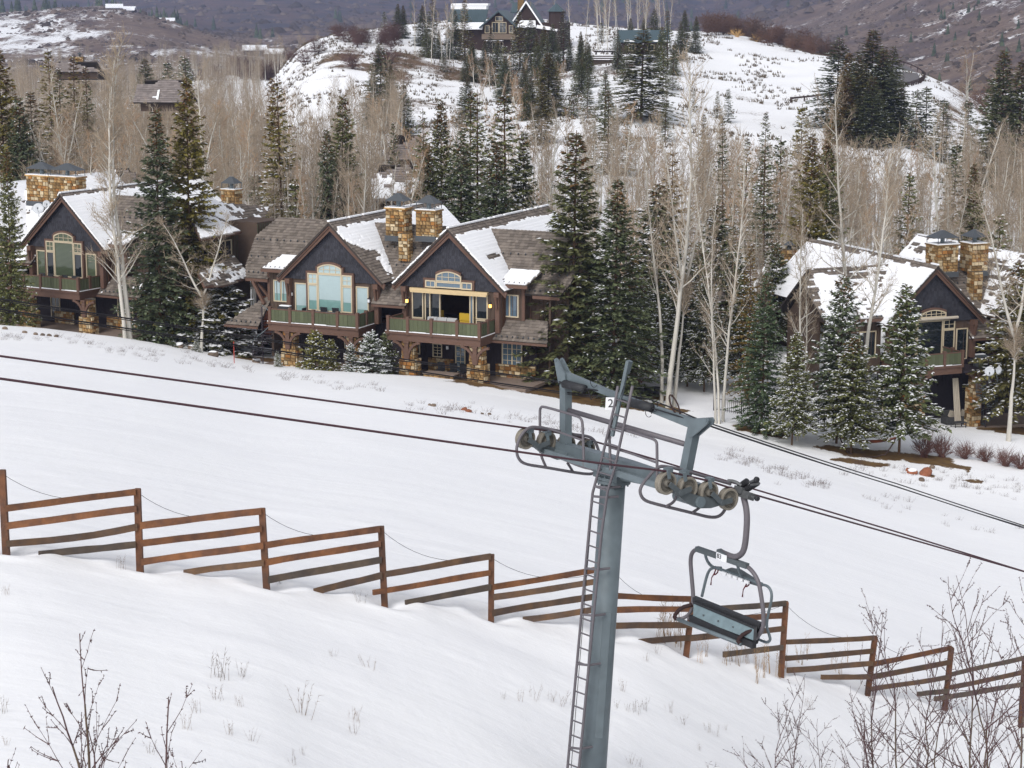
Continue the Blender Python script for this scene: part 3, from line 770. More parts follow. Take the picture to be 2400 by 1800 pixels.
def lodge(name, O, a_deg, label, spec):
    root = empty(name, O, -R(a_deg), label, 'house')
    g1, g2 = 0.0, 9.82
    # ---- roof
    planes = []
    RL = 17.6
    cross = fplane(-4.6, 1.3, [fp(-8.05, 1.2), fp(-6.05, 1.2), fp(-6.05, 1.3), fp(3.3, 1.3), fp(3.45, 0.0), fp(6.3, 0.0), fp(6.4, 1.3), fp(16.6, 1.3), fp(17.9, 1.3), fp(18.4, 2.2), fp(18.8, 4.2), fp(17.6, 5.6), fp(-7.82, 5.6), fp(-9.0, 4.17), fp(-8.6, 2.0)])
    gl = {}
    for k, ug in (('1', g1), ('2', g2)):
        gl['r' + k] = rplane(ug, [(ug + 4.5, -.12, -4.25), (ug + 4.5, RL, -4.25), (ug, RL, 0), (ug, -.12, 0)])
        gl['l' + k] = lplane(ug, [(ug - 4.5, RL + 1.2 if k == '1' else RL, -4.25), (ug - 4.5, -.12, -4.25), (ug, -.12, 0), (ug, RL + 1.2 if k == '1' else RL, 0)])
    bayR = fplane(-3.85, .6, [fp(13.6, .6, -3.85, .6, .42), fp(15.75, .6, -3.85, .6, .42), fp(16.1, 2.5, -3.85, .6, .42), fp(13.6, 2.5, -3.85, .6, .42)], .42)
    bayL = fplane(-3.85, .6, [fp(-6.3, .6, -3.85, .6, .42), fp(-3.9, .6, -3.85, .6, .42), fp(-3.9, 2.5, -3.85, .6, .42), fp(-5.6, 2.5, -3.85, .6, .42)], .42)
    skR = fplane(-7.8, 0, [fp(13.25, 0, -7.8, 0), fp(17.6, 0, -7.8, 0), fp(17.0, 1.45, -7.8, 0), fp(13.25, 1.45, -7.8, 0)])
    skL = fplane(-8.1, -.5, [fp(-9.0, -.5, -8.1, -.5), fp(-6.0, -.5, -8.1, -.5), fp(-6.0, 1.75, -8.1, -.5), fp(-6.35, 1.75, -8.1, -.5)])
    allp = dict(cross=cross, bayR=bayR, bayL=bayL, skR=skR, skL=skL, **gl)
    deck = MB()
    for p in allp.values(): p.slab(deck, .14)
    backp = [(-8, 5.6, -.55), (17.8, 5.6, -.55), (18, 10, -4.5), (-8.2, 10, -4.5)]
    deck.poly(backp, .14, (0, SS, CC))
    ro = deck.build('roof', M['roof_deck'], root)
    t = MB()
    for k, p in allp.items():
        if k in spec.get('untiled', ()): continue
        p.tiles(t)
    so = t.build('shingle', M['shake'], ro); so['kind'] = 'stuff'
    s_ = MB()
    for i, (k, fld) in enumerate(spec['snow'].items()): allp[k].snow(s_, fld, seed=spec['seed'] + i * 3, streak=spec.get('streak', .35))
    for ug in (g1, g2):      # ridge tiles and the snow lying along them
        n = 58; rm = MB()
        for j in range(n):
            v0 = -.12 + (RL + .1) * j / n; rm.poly([(ug - .16, v0, -.10), (ug, v0, .05), (ug + .16, v0, -.10), (ug + .15, v0 + .33, -.12), (ug, v0 + .33, .03), (ug - .15, v0 + .33, -.12)]) if False else rm.add([(ug - .17, v0, -.09), (ug, v0, .07), (ug + .17, v0, -.09), (ug - .15, v0 + .30, -.12), (ug, v0 + .30, .035), (ug + .15, v0 + .30, -.12)], [(0, 1, 4, 3), (1, 2, 5, 4), (0, 2, 1)])
            if rng.random() < spec.get('ridge_snow', .9): s_.obox((ug, v0 + .14, .10), (.10, 0, 0), (0, .13, 0), (0, 0, .055))
        ks = rm.build('ridge_tile', M['shake'], ro); ks['kind'] = 'stuff'
    cr = MB()
    for j in range(84):
        x0 = -7.8 + 25.3 * j / 84; cr.add([(x0, 5.45, -.66), (x0, 5.6, -.50), (x0, 5.75, -.66), (x0 + .28, 5.45, -.68), (x0 + .28, 5.6, -.53), (x0 + .28, 5.75, -.68)], [(0, 3, 4, 1), (1, 4, 5, 2), (0, 1, 2)])
    ks = cr.build('ridge_tile', M['shake'], ro); ks['kind'] = 'stuff'
    sn = s_.build('snow_cover', M['roof_snow'], ro, smooth=False); sn['kind'] = 'stuff'
    gd = MB()
    for (tt, st_) in ((.35, .42), (1.9, .6), (3.6, .6)): cross.guards(gd, tt, st_)
    bayR.guards(gd, .15, .4); bayL.guards(gd, .15, .4); skR.guards(gd, .3, .42); skL.guards(gd, .3, .42)
    for k in ('r1', 'r2'): gl[k].guards(gd, .35, .45); gl[k].guards(gd, 2.0, .6); gl[k].guards(gd, 4.1, .5, 4, 14)
    for k in ('l1',): gl[k].guards(gd, .35, .45)
    go = gd.build('snow_guard', M['cap_metal'], ro); go['kind'] = 'stuff'
    # eave boards
    for q in ((-8.05, -6.08, 1.06, 1.17, -4.95, -4.73), (13.65, 15.8, .48, .57, -4.08, -3.86), (-6.3, -4.3, .48, .57, -4.08, -3.86), (13.2, 17.6, -.1, -.02, -8.0, -7.83), (-9.0, -6.0, -.6, -.52, -8.3, -8.13), (3.5, 6.25, -.1, -.02, -6.02, -5.85), (15.9, 18.0, 1.16, 1.27, -4.84, -4.62)):
        e = MB(); e.box(*q); e.build('eave_board', M['trim'], root)
    # ---- walls
    def wbox(*qs):
        wl = MB()
        for q in qs: wl.box(*q)
        return wl.build('wall', M['siding'], root)
    for ug in (g1, g2):
        # wall under the gable, open where the windows stand
        op = spec['open'][0 if ug == g1 else 1]; wl = MB()
        xs = [ug - 3.9] + [c for o_ in op for c in (ug + o_[0], ug + o_[1])] + [ug + 3.9]
        wl.box(ug - 3.9, ug + 3.9, .6, .78, -4.74, -4.42)
        for i in range(0, len(xs), 2): wl.box(xs[i], xs[i + 1], .6, .78, -7.35, -4.74)
        for o_ in op:
            if o_[3] < -4.75: wl.box(ug + o_[0], ug + o_[1], .6, .78, o_[3], -4.74)
            if o_[2] > -7.34: wl.box(ug + o_[0], ug + o_[1], .6, .78, -7.35, o_[2])
        wall = wl.build('wall', M['siding'], root)
    wbox((-6.1, -3.95, 1.3, 1.5, -8.2, -3.9), (-6.1, -5.9, 1.5, 6, -10.7, -3.9)); wbox((13.0, 15.15, 1.3, 1.5, -6.5, -3.9), (14.95, 15.15, 1.5, 6, -10.7, -3.9), (15.15, 18.2, 2.4, 2.6, -10.7, -4.0))
    for ue in (-7.3, 17.1):
        wl = MB(); wl.poly([(ue, 1.7, -10.7), (ue, 9.4, -10.7), (ue, 9.4, -4.55), (ue, 5.6, -.95), (ue, 1.7, -4.55)] if ue > 0 else [(ue, 4.6, -10.7), (ue, 9.4, -10.7), (ue, 9.4, -4.55), (ue, 5.6, -.95), (ue, 1.7, -4.55), (ue, 4.6, -4.55)], .15)
        wl.build('gable_end_wall', M['siding'], root)
    bt = MB()
    for (u0, u1, v, z0, z1) in ((-6.1, -3.95, 1.28, -6.8, -4.1), (13.0, 15.15, 1.28, -6.4, -4.1), (-3.9, -3.4, .58, -7.3, -4.5), (2.95, 3.9, .58, -7.3, -4.5), (g2 - 3.9, g2 - 3.4, .58, -7.3, -4.5), (g2 + 2.95, g2 + 3.9, .58, -7.3, -4.5), (15.2, 18.2, 2.38, -10, -4.6)):
        x = u0 + .1
        while x < u1: bt.box(x - .02, x + .02, v - .015, v + .02, z0, z1); x += .3
    bo = bt.build('batten', M['siding'], wall); bo['kind'] = 'stuff'
    cb = MB()
    for (u, v, z0, z1) in ((-6.1, 1.3, -8.2, -3.95), (15.15, 1.3, -6.5, -3.95), (15.15, 2.4, -10.7, -4.6)): cb = MB(); cb.box(u - .12, u + .1, v - .03, v + .1, z0, z1); cb.build('corner_board', M['trim'], root)
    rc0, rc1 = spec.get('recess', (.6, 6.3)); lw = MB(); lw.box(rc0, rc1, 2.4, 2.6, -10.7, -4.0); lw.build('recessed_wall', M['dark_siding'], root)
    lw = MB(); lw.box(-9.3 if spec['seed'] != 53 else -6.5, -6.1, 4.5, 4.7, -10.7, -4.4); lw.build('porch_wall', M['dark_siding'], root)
    zg = spec.get('zg', -10.75)
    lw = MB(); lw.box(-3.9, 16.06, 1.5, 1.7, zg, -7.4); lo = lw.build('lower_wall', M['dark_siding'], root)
    bt = MB(); x = -3.8
    while x < 16: bt.box(x - .015, x + .015, 1.48, 1.51, -9.7, -7.5); x += .22
    bo = bt.build('batten', M['dark_siding'], lo); bo['kind'] = 'stuff'
    if spec.get('wainscot', True):
        wn = MB(); wn.box(12.9, 16.1, 1.36, 1.5, -10.75, -9.78); wo_ = wn.build('stone_wainscot', M['mortar'], root)
        clad(wo_, (12.9, 1.36, -10.75), (1, 0, 0), 3.2, -10.75, -9.78, (0, -1, 0), seed=spec['seed'] + 40)
        wn = MB(); wn.box(7.4, 9.5, 1.36, 1.5, -10.75, -9.75); wo_ = wn.build('stone_wainscot', M['mortar'], root)
        clad(wo_, (7.4, 1.36, -10.75), (1, 0, 0), 2.1, -10.75, -9.75, (0, -1, 0), seed=spec['seed'] + 44)
    fl = MB(); fl.box(-5, 17, -2.4, 1.5, zg - .2, zg + .03); fl.build('patio', M['patio'], root)
    cl = MB(); cl.box(-3.9, 3.9, .8, 4.5, -7.36, -7.3); cl.box(g2 - 3.9, g2 + 3.9, .8, 6.5, -7.36, -7.3); cl.build('floor', M['interior'], root)
    # room behind the glass of the second unit
    rm = MB(); rm.box(g2 - 3.9, g2 + 3.9, 6.4, 6.6, -7.3, -3.5); rm.box(g2 - 3.95, g2 - 3.85, .8, 6.4, -7.3, -3.5); rm.box(g2 + 3.85, g2 + 3.95, .8, 6.4, -7.3, -3.5); rm.box(g2 - 3.9, g2 + 3.9, .8, 6.4, -3.6, -3.5)
    rm.build('interior_wall', M['interior'], root)
    # ---- gables
    gable(root, g1, seed=1); gable(root, g2, seed=2)
    # ---- chimneys
    for i, c in enumerate(spec['chimneys']):
        chimney(root, c[0], c[1], 3.5, spec.get('chim_v', 4.65), c[2], c[3], spec['seed'] + 60 + i * 5, faces=spec.get('chim_faces', 'fr'))
    for st_ in spec.get('stubs', ()):
        pier(root, 'chimney_shoulder', st_[0], st_[1], st_[2], 3.5, st_[3], st_[4], spec.get('chim_faces', 'fr'), spec['seed'] + 80)
    # ---- piers and balcony brackets
    for (u0, u1) in spec['piers']:
        pier(root, 'pier', u0, u1, -1.85, -.95, zg, -9.35, 'frl', spec['seed'] + int(u0 * 7) % 50)
        pier(root, 'pier', u0 + .16, u1 - .22, -1.75, -1.05, -9.35, -8.05, 'frl', spec['seed'] + int(u0 * 7) % 50 + 9)
        b = MB(); um = (u0 + u1) / 2
        b.box(um - .16, um + .16, -2.0, -1.8, -9.35, -8.04); b.box(um - .22, um + .22, -2.06, -1.2, -8.16, -8.02)
        for sg in (-1, 1):
            q = [(um + sg * (.1 + 1.0 * (1 - math.cos(k * .26))), -1.88, -9.3 + 1.2 * math.sin(k * .26)) for k in range(7)]
            for k in range(6): b.beam(q[k], q[k + 1], .18, .2, (0, 1, 0))
        b.build('bracket', M['trim'], root)
    for d in spec['decks']:
        balcony(root, *d[:4], d[4], left_open=d[5] if len(d) > 5 else False)
    spec['windows'](root)
    return root

def win_set(root, ug, pane, awning=False, blind=None):
    p2 = blind or pane
    window(root, ug - 3.36, ug - 2.28, -7.3, -4.74, .6, pane if not blind else blind, name='glass_door')
    window(root, ug - 1.24, ug + .8, -6.72, -3.9, .36, p2)
    arch_window(root, ug - 1.24, ug + .8, -3.89, -3.42, -3.15, .36, p2)
    for (a, b) in ((-2.1, -1.26), (.82, 1.68)):
        window(root, ug + a, ug + b, -4.72, -3.9, .36, p2, 2, 2); window(root, ug + a, ug + b, -6.7, -4.74, .36, pane)
    window(root, ug + 1.87, ug + 2.93, -7.3, -4.7, .6, pane if not blind else blind, name='glass_door')
    s_ = MB(); s_.box(ug - 2.25, ug - 2.1, .3, .6, -6.85, -3.75); s_.box(ug + 1.68, ug + 1.83, .3, .6, -6.85, -3.75); s_.box(ug - 2.1, ug + 1.68, .3, .6, -6.87, -6.73); s_.box(ug - 2.25, ug - 1.24, .31, .6, -3.895, -3.74); s_.box(ug + .8, ug + 1.83, .31, .6, -3.895, -3.74); s_.box(ug - 1.40, ug - 1.245, .31, .6, -3.74, -3.35); s_.box(ug + .805, ug + .96, .31, .6, -3.74, -3.35)
    s_.build('window_trim', M['trim'], root)
def lamp(root, u, v, z, lit):
    o = MB(); o.box(u - .10, u + .10, v - .22, v - .02, z + .12, z + .18); o.box(u - .03, u + .03, v - .1, v, z + .18, z + .30); o.box(u - .09, u + .09, v - .21, v - .03, z - .16, z - .13)
    b = o.build('wall_lamp', M['black_iron'], root)
    g = MB(); g.box(u - .075, u + .075, v - .195, v - .045, z - .13, z + .12); g.build('lamp_glass', M['lamp_glow'] if lit else M['white_plate'], b)
STD = [(-3.36, -2.28, -7.34, -4.74), (-2.1, 1.68, -6.72, -4.42), (1.87, 2.93, -7.34, -4.70)]
WIDE = [(-3.28, 2.85, -7.34, -4.43)]
# ------------------------------------------------------------------ the three matching lodges along the piste
def edge_fade(x, lo, w_=.5): return np.clip((x - lo) / w_, -1, 1)
# in a gable's right slope: s runs back from the front rake, t runs up from (-) the eave; t = 0 at the ridge line
def middle_windows(root):
    g2 = 9.82
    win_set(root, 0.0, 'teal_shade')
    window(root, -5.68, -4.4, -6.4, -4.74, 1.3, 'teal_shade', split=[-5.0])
    # right-hand unit: folding glass wall standing open, shallow lights above
    arch_window(root, g2 - 1.2, g2 + .85, -3.89, -3.42, -3.13, .36, 'glass_blue')
    window(root, g2 - 1.2, g2 + .85, -4.36, -3.91, .36, 'glass_blue')
    window(root, g2 - 2.05, g2 - 1.22, -4.38, -3.85, .36, 'glass_blue', 2, 1)
    window(root, g2 + .87, g2 + 1.72, -4.38, -3.85, .36, 'glass_blue', 2, 1)
    window(root, g2 - 3.28, g2 - 2.35, -6.75, -4.74, .6, 'glass_dark'); window(root, g2 - 3.28, g2 - 2.35, -7.3, -6.78, .6, 'glass_dark')
    window(root, g2 - 2.2, g2 - 1.75, -7.3, -4.74, .55, 'glass_dark', name='glass_door'); window(root, g2 - 1.9, g2 - 1.0, -7.3, -4.74, .68, 'glass_dark', name='glass_door')
    window(root, g2 + 1.42, g2 + 1.75, -7.3, -4.7, .55, 'glass_blue', name='glass_door')
    window(root, g2 + 1.9, g2 + 2.85, -6.5, -4.73, .6, 'glass_dark'); window(root, g2 + 1.9, g2 + 2.85, -7.3, -6.53, .6, 'glass_dark')
    tr = MB(); tr.box(g2 - 2.25, g2 - 1.21, .34, .6, -3.84, -3.70); tr.box(g2 + .86, g2 + 1.9, .34, .6, -3.84, -3.70); tr.box(g2 - 2.2, g2 - 2.06, .34, .6, -4.45, -3.84); tr.box(g2 + 1.73, g2 + 1.87, .34, .6, -4.45, -3.84); tr.build('window_trim', M['trim'], root)
    aw = MB(); aw.box(g2 - 3.25, g2 + 3.0, .12, .40, -4.66, -4.46); aw.box(g2 - 3.2, g2 + 2.95, .10, .12, -4.78, -4.6); aw.build('rolled_awning', M['awning'], root)
    window(root, 13.36, 14.78, -6.3, -4.66, 1.3, 'glass_blue', split=[14.07])
    window(root, 13.36, 14.98, -10.0, -8.14, 1.5, 'glass_blue', 4, 4, split=[14.17])
    window(root, 7.73, 8.52, -9.7, -8.68, 1.5, 'glass_dark', 2, 4)
    window(root, 9.6, 10.42, -10.7, -8.7, 1.5, 'glass_blue', 2, 5, name='glass_door')
    window(root, .3, 1.3, -9.6, -8.2, 1.5, 'glass_blue', 2, 2)
    window(root, 6.2, 6.7, -9.6, -8.6, 1.5, 'glass_dark')
    lamp(root, -3.62, .6, -5.6, False); lamp(root, 3.0, .6, -5.7, False)
    lamp(root, g2 - 3.5, .3, -5.45, True); lamp(root, g2 + 3.08, .6, -5.45, True)
    lamp(root, 9.0, 1.5, -8.9, False)
    # porch at the left with its wood door
    d = MB(); d.box(-8.6, -7.5, 4.36, 4.5, -9.6, -6.6); d.build('entry_door', M['door_wood'], root)
    p = pier(root, 'porch_pier', -7.3, -6.5, 3.6, 4.4, -10.0, -6.9, 'f', 77)
    b = MB(); b.beam((-6.3, .9, -6.6), (-7.4, 1.1, -4.95), .2, .22, (0, 1, 0)); b.beam((-7.3, 1.5, -5.0), (-6.1, 1.6, -6.4), .16, .2, (0, 1, 0)); b.build('porch_bracket', M['trim'], root)
    # spiral stair at the left end of the balcony
    st = MB(); cx, cy = -5.0, -1.55; st.tube([(cx, cy, -10.7), (cx, cy, -6.4)], .05, 8); so = st.build('spiral_stair', M['black_iron'], root)
    hr = []; n = 14
    for k in range(n):
        a = 2.9 + k * .42; z = -10.55 + 3.2 * k / (n - 1); t = MB()
        t.add([(cx, cy, z), (cx + .8 * math.cos(a), cy + .8 * math.sin(a), z), (cx + .8 * math.cos(a + .42), cy + .8 * math.sin(a + .42), z), (cx, cy, z + .05), (cx + .8 * math.cos(a), cy + .8 * math.sin(a), z + .05), (cx + .8 * math.cos(a + .42), cy + .8 * math.sin(a + .42), z + .05)], [(3, 4, 5), (2, 1, 0), (0, 1, 4, 3), (1, 2, 5, 4), (2, 0, 3, 5)])
        t.build('tread', M['black_iron'], so)
        for q in (0, .21): b = MB(); b.tube([(cx + .78 * math.cos(a + q), cy + .78 * math.sin(a + q), z), (cx + .78 * math.cos(a + q), cy + .78 * math.sin(a + q), z + .95)], .014, 4); b.build('baluster', M['black_iron'], so)
        hr.append((cx + .78 * math.cos(a), cy + .78 * math.sin(a), z + .95))
    h = MB(); h.tube(hr, .03, 6); h.build('handrail', M['galv'], so)
RS1 = lambda s, t: np.minimum(np.minimum(-.8 - t, t + 6.1) / .6, 1) * .5 + .02 * s - .22 - .30 * blob_s(s, t, 1.3, -4.3, 1.8, 1.1) + .2 * np.clip((s - 4) / 3, 0, 1)
def blob_s(s, t, a, b, ra, rb_): return np.exp(-((s - a) / ra) ** 2 - ((t - b) / rb_) ** 2)
full = lambda s, t: .55 + 0 * s
B_O = at(771, 521, 146)
MID = dict(seed=11,
    snow=dict(r1=lambda s, t: np.clip((-.55 - t) / .5, -1, .6) + .05 - 1.0 * blob_s(s, t, .6, -5.6, 1.6, 1.9) - .9 * blob_s(s, t, .4, -3.9, 1.0, 1.3) - .45 * blob_s(s, t, 2.2, -3.6, 1.0, .5) - .5 * np.clip((.5 - s) / .5, 0, 1),
              r2=lambda s, t: np.clip((-.75 - t) / .4, -1, .6) + .25 - 1.2 * blob_s(s, t, 2.6, -3.2, 1.6, .28) - .3 * np.clip((.3 - s) / .3, 0, 1),
              l2=lambda s, t: .4 + 0 * s,
              bayR=lambda s, t: .6 + 0 * s, bayL=lambda s, t: .6 + 0 * s),
    open=[STD, WIDE], chimneys=[(2.84, 4.4, -1.3, .78), (5.38, 6.95, -1.2, .72)], stubs=[(4.3, 5.05, 2.75, -2.95, -.9)],
    piers=[(-3.2, -1.95), (2.2, 3.4), (6.75, 8.0), (12.2, 13.5)],
    decks=[(-4.0, 3.4, -2.0, .6, [-2.26, -.29, 1.76], True), (5.95, 13.25, -2.0, .6, [7.55, 9.45, 11.5])], windows=middle_windows)
lodge('lodge', B_O, 25, 'middle brown timber lodge with two dark gables, pale teal windows and an open lounge', MID)

def left_windows(root):
    g2 = 9.82
    win_set(root, g2, 'glass_dark', blind='green_blind'); win_set(root, 0.0, 'glass_dark')
    window(root, 14.1, 15.0, -6.4, -4.5, 1.3, 'glass_blue')
    window(root, 6.9, 7.9, -10.4, -8.4, 1.5, 'glass_dark', 2, 2); window(root, 10.6, 11.7, -10.2, -8.4, 1.5, 'glass_blue', 2, 2)
    window(root, 14.0, 15.6, -10.4, -8.2, 1.5, 'glass_dark', 3, 4, split=[14.8])
    lamp(root, g2 - 3.62, .6, -5.6, False)
    # right-hand wing: walls and roofs stepping down towards the middle lodge
O_A = at(142, 454, 158)
aA = R(30); uA = np.array([math.cos(aA), -math.sin(aA), 0]); vA = np.array([math.sin(aA), math.cos(aA), 0])
O_A = O_A - uA * 9.82
LEFT = dict(seed=31,
    snow=dict(r2=lambda s, t: np.clip((-.45 - t) / .4, -1, .6) + .45 - .8 * blob_s(s, t, 8, -2.3, 3.0, .22) - .6 * blob_s(s, t, 6, -1.4, 3.0, .2) - .35 * blob_s(s, t, 1, -2.6, .8, .3),
              r1=full, l2=lambda s, t: .4 + 0 * s, bayR=full, cross=lambda s, t: .35 * np.clip((6.0 - abs(s - 1.0)) / 3, -1, 1) - .05, skR=lambda s, t: -.1 + 0 * s),
    open=[STD, STD], chimneys=[(2.9, 5.3, -1.3, .85), (5.49, 8.3, -1.3, .85)], piers=[(6.55, 7.95), (12.9, 14.1)],
    decks=[(-4.0, 3.4, -2.0, .6, [-2.3, -.3, 1.7]), (5.4, 13.1, -2.0, .6, [7.4, 9.2, 11.3])], windows=left_windows)
LA = lodge('lodge', O_A, 30, 'left brown timber lodge with green slatted blinds, behind the twin white aspen trunks', LEFT)
def to_local(root_O, u, v, p):
    q = np.asarray(p) - root_O; return (float(q @ u), float(q @ v), float(q[2]))
def wing_A():
    """stepped wing on the right of the left lodge"""
    def pl(eave_px, Yd, pts, W, N):
        n_w = uA * N[0] + vA * N[1] + np.array([0, 0, 1.0]) * N[2]; P0 = at(*eave_px, Yd)
        out = [to_local(O_A, uA, vA, on_plane(x, y, P0, n_w)) for x, y in pts]
        return Plane(to_local(O_A, uA, vA, P0), W, N, out)
    W_, N_ = (-CC, 0, SS), (SS, 0, CC)
    up_ = pl((575, 542), 157, [(604, 534), (633, 486), (512, 474), (478, 452), (462, 490), (497, 506), (575, 542)], W_, N_)
    lo_ = pl((567, 544), 154.5, [(567, 543), (497, 507), (462, 492), (452, 520), (470, 560), (506, 556)], (-.94, 0, .34), (.34, 0, .94))
    sk = pl((586, 650), 153, [(480, 672), (530, 668), (583, 651), (580, 638), (545, 595), (500, 622), (465, 640)], (-.8, 0, .6), (.6, 0, .8))
    dk = MB(); t = MB(); s_ = MB()
    for i, p in enumerate((up_, lo_, sk)): p.slab(dk, .2); p.tiles(t)
    up_.snow(s_, lambda s, t_: .35 + .25 * np.clip(-s, -1, 1) - .3 * blob_s(s, t_, up_.poly[1][0], up_.poly[1][1], 2.2, 1.5), seed=3); lo_.snow(s_, full, seed=4); sk.snow(s_, lambda s, t_: .05 + 0 * s, seed=6)
    ro = dk.build('wing_roof', M['trim'], LA); a = t.build('shingle', M['shake'], ro); a['kind'] = 'stuff'; b = s_.build('snow_cover', M['roof_snow'], ro); b['kind'] = 'stuff'
    # walls below, facing the right-hand side
    def loc(px, py, Y): return np.array(to_local(O_A, uA, vA, at(px, py, Y)))
    a = loc(506, 556, 153.0); b_ = loc(543, 550, 155.2)
    uw = a[0] - .35
    w = MB(); w.box(uw - 3.5, uw, a[1], a[1] + 3.2, a[2] - 2.7, a[2] + .1); w.box(uw - 3.5, uw + 1.9, a[1] + 3.2, a[1] + 6.5, a[2] - 3.2, a[2] + .9); w.box(uw - 3.5, uw - .3, a[1] - .6, a[1] + 5, a[2] - 7, a[2] - 2.7)
    wo_ = w.build('wing_wall', M['siding'], LA)
    bt = MB()
    for k in range(11): bt.box(uw + .0, uw + .03, a[1] + .05 + k * .3, a[1] + .09 + k * .3, a[2] - 2.7, a[2])
    for k in range(11): bt.box(uw + 1.9, uw + 1.93, a[1] + 3.25 + k * .3, a[1] + 3.29 + k * .3, a[2] - 3.2, a[2] + .8)
    o = bt.build('batten', M['green_board'], wo_); o['kind'] = 'stuff'
    window(LA, a[1] + .5, a[1] + 2.3, a[2] - 2.1, a[2] - .4, uw + .02, 'glass_dark', facing='r', split=[a[1] + 1.5])
    window(LA, uw - 2.4, uw - .4, a[2] - 2.1, a[2] - .4, a[1], 'glass_dark', split=[uw - 1.4])
    ch = loc(535, 478, 168); chimney(LA, ch[0] - .7, ch[0] + .7, ch[1], ch[1] + 1.0, ch[2] - 1.2, ch[2] + 1.1, 91)
wing_A()

def right_windows(root):
    for (a, b) in ((-1.2, 1.1),):
        window(root, a, b, -7.1, -4.3, .6, 'glass_dark')
    arch_window(root, -1.05, 1.2, -4.0, -3.68, -3.42, .36, 'glass_dark', 5)
    window(root, 1.15, 2.2, -5.05, -4.3, .6, 'glass_dark', 2, 2); window(root, 1.15, 2.2, -7.15, -5.07, .6, 'glass_dark')
    window(root, 2.35, 3.4, -7.5, -5.05, .6, 'glass_dark', name='glass_door')
    window(root, -2.3, -1.25, -7.1, -4.3, .6, 'glass_dark'); window(root, -5.9, -4.4, -7.0, -4.9, 1.3, 'glass_dark', split=[-5.15])
    aw = MB(); aw.tube([(-1.3, .3, -4.12), (2.25, .3, -4.12)], .12, 10); aw.build('rolled_awning', M['cloth_cream'], root)
    window(root, -3.5, -1.8, -11.6, -9.4, 1.5, 'glass_dark', 2, 2)
    lamp(root, 3.62, .6, -5.75, False)
    # landing, railing and spiral stair at the right end of the balcony
    st = MB(); cx, cy = 3.3, -2.4; st.tube([(cx, cy, -12.3), (cx, cy, -6.6)], .05, 8); st.box(1.4, 3.4, -2.1, .55, -8.0, -7.88); so = st.build('spiral_stair', M['black_iron'], root)
    hr = []; n = 19
    for k in range(n):
        a = 1.4 - k * .44; z = -12.2 + 4.25 * k / (n - 1); t = MB()
        t.add([(cx, cy, z), (cx + .85 * math.cos(a), cy + .85 * math.sin(a), z), (cx + .85 * math.cos(a - .44), cy + .85 * math.sin(a - .44), z), (cx, cy, z + .05), (cx + .85 * math.cos(a), cy + .85 * math.sin(a), z + .05), (cx + .85 * math.cos(a - .44), cy + .85 * math.sin(a - .44), z + .05)], [(5, 4, 3), (0, 1, 2), (3, 4, 1, 0), (4, 5, 2, 1), (5, 3, 0, 2)])
        t.build('tread', M['galv_dark'], so)
        for q in (0, -.22): b = MB(); b.tube([(cx + .83 * math.cos(a + q), cy + .83 * math.sin(a + q), z), (cx + .83 * math.cos(a + q), cy + .83 * math.sin(a + q), z + 1)], .016, 4); b.build('baluster', M['galv_dark'], so)
        hr.append((cx + .83 * math.cos(a), cy + .83 * math.sin(a), z + 1))
    h = MB(); h.tube(hr, .03, 6); h.build('handrail', M['galv_dark'], so)
    for k in range(9): b = MB(); b.tube([(1.45 + k * .2, -2.05, -7.9), (1.45 + k * .2, -2.05, -6.95)], .014, 4); b.build('baluster', M['black_iron'], so)
    b = MB(); b.tube([(1.4, -2.05, -6.95), (3.2, -2.05, -6.95)], .025, 6); b.build('handrail', M['black_iron'], so)
    dk = MB(); dk.box(3.6, 5.8, -.6, 1.5, -8.5, -8.3); so2 = dk.build('side_deck', M['trim'], root); board_run(so2, (3.7, -.6), (5.7, -.6), -8.3, -7.35, (0, -1)); dk = MB(); dk.box(3.6, 5.8, -.68, -.52, -7.35, -7.27); dk.build('top_rail', M['trim'], so2)
    cu = MB()
    for k in range(7): cu.tube([(1.55 + .075 * k, -1.0 + .05 * (k % 2), -12.2), (1.15 + .07 * k, -1.0 + .05 * (k % 2), -8.6)], [.07, .045], 8)
    cu.build('curtain', M['cloth_cream'], root)
C_O = at(2197, 623, 150)
RIGHT = dict(seed=53, untiled=(),
    snow=dict(l1=lambda s, t: np.clip((-.5 - t) / .4, -1, .6) + .50, cross=lambda s, t: .16 + .55 * np.clip((-1.2 - s) / 1.5, -1, 1) - .9 * blob_s(s, t, -5, 5.6, 3.5, .35) + .0 - .5 * np.clip((s + 9.2 + (5 - t) * .15) < 1.3, 0, 1) * .8,
              r1=lambda s, t: -.15 + .04 * np.clip(s - 3, 0, 8) + .25 * blob_s(s, t, .2, -2.5, .5, 3), l2=full, r2=full, bayL=full),
    open=[[(-2.3, 2.2, -7.15, -4.42), (2.35, 3.4, -7.34, -5.05)], STD], chimneys=[(2.35, 4.25, -1.2, .95), (5.55, 7.05, -1.25, .9)], chim_v=5.1, stubs=[(5.2, 6.0, 2.6, -3.3, -1.1)], chim_faces='fl',
    piers=[(-3.2, -1.9), (2.4, 3.2)], wainscot=False, zg=-12.35, recess=(3.5, 9.0), streak=1.5,
    decks=[(-4.0, 1.2, -2.0, .6, [-2.0, -.4])], windows=right_windows, ridge_snow=.75)
lodge('lodge', C_O, -22, 'right snow-covered lodge behind the snowy spruces with two stone chimneys and a spiral stair', RIGHT)
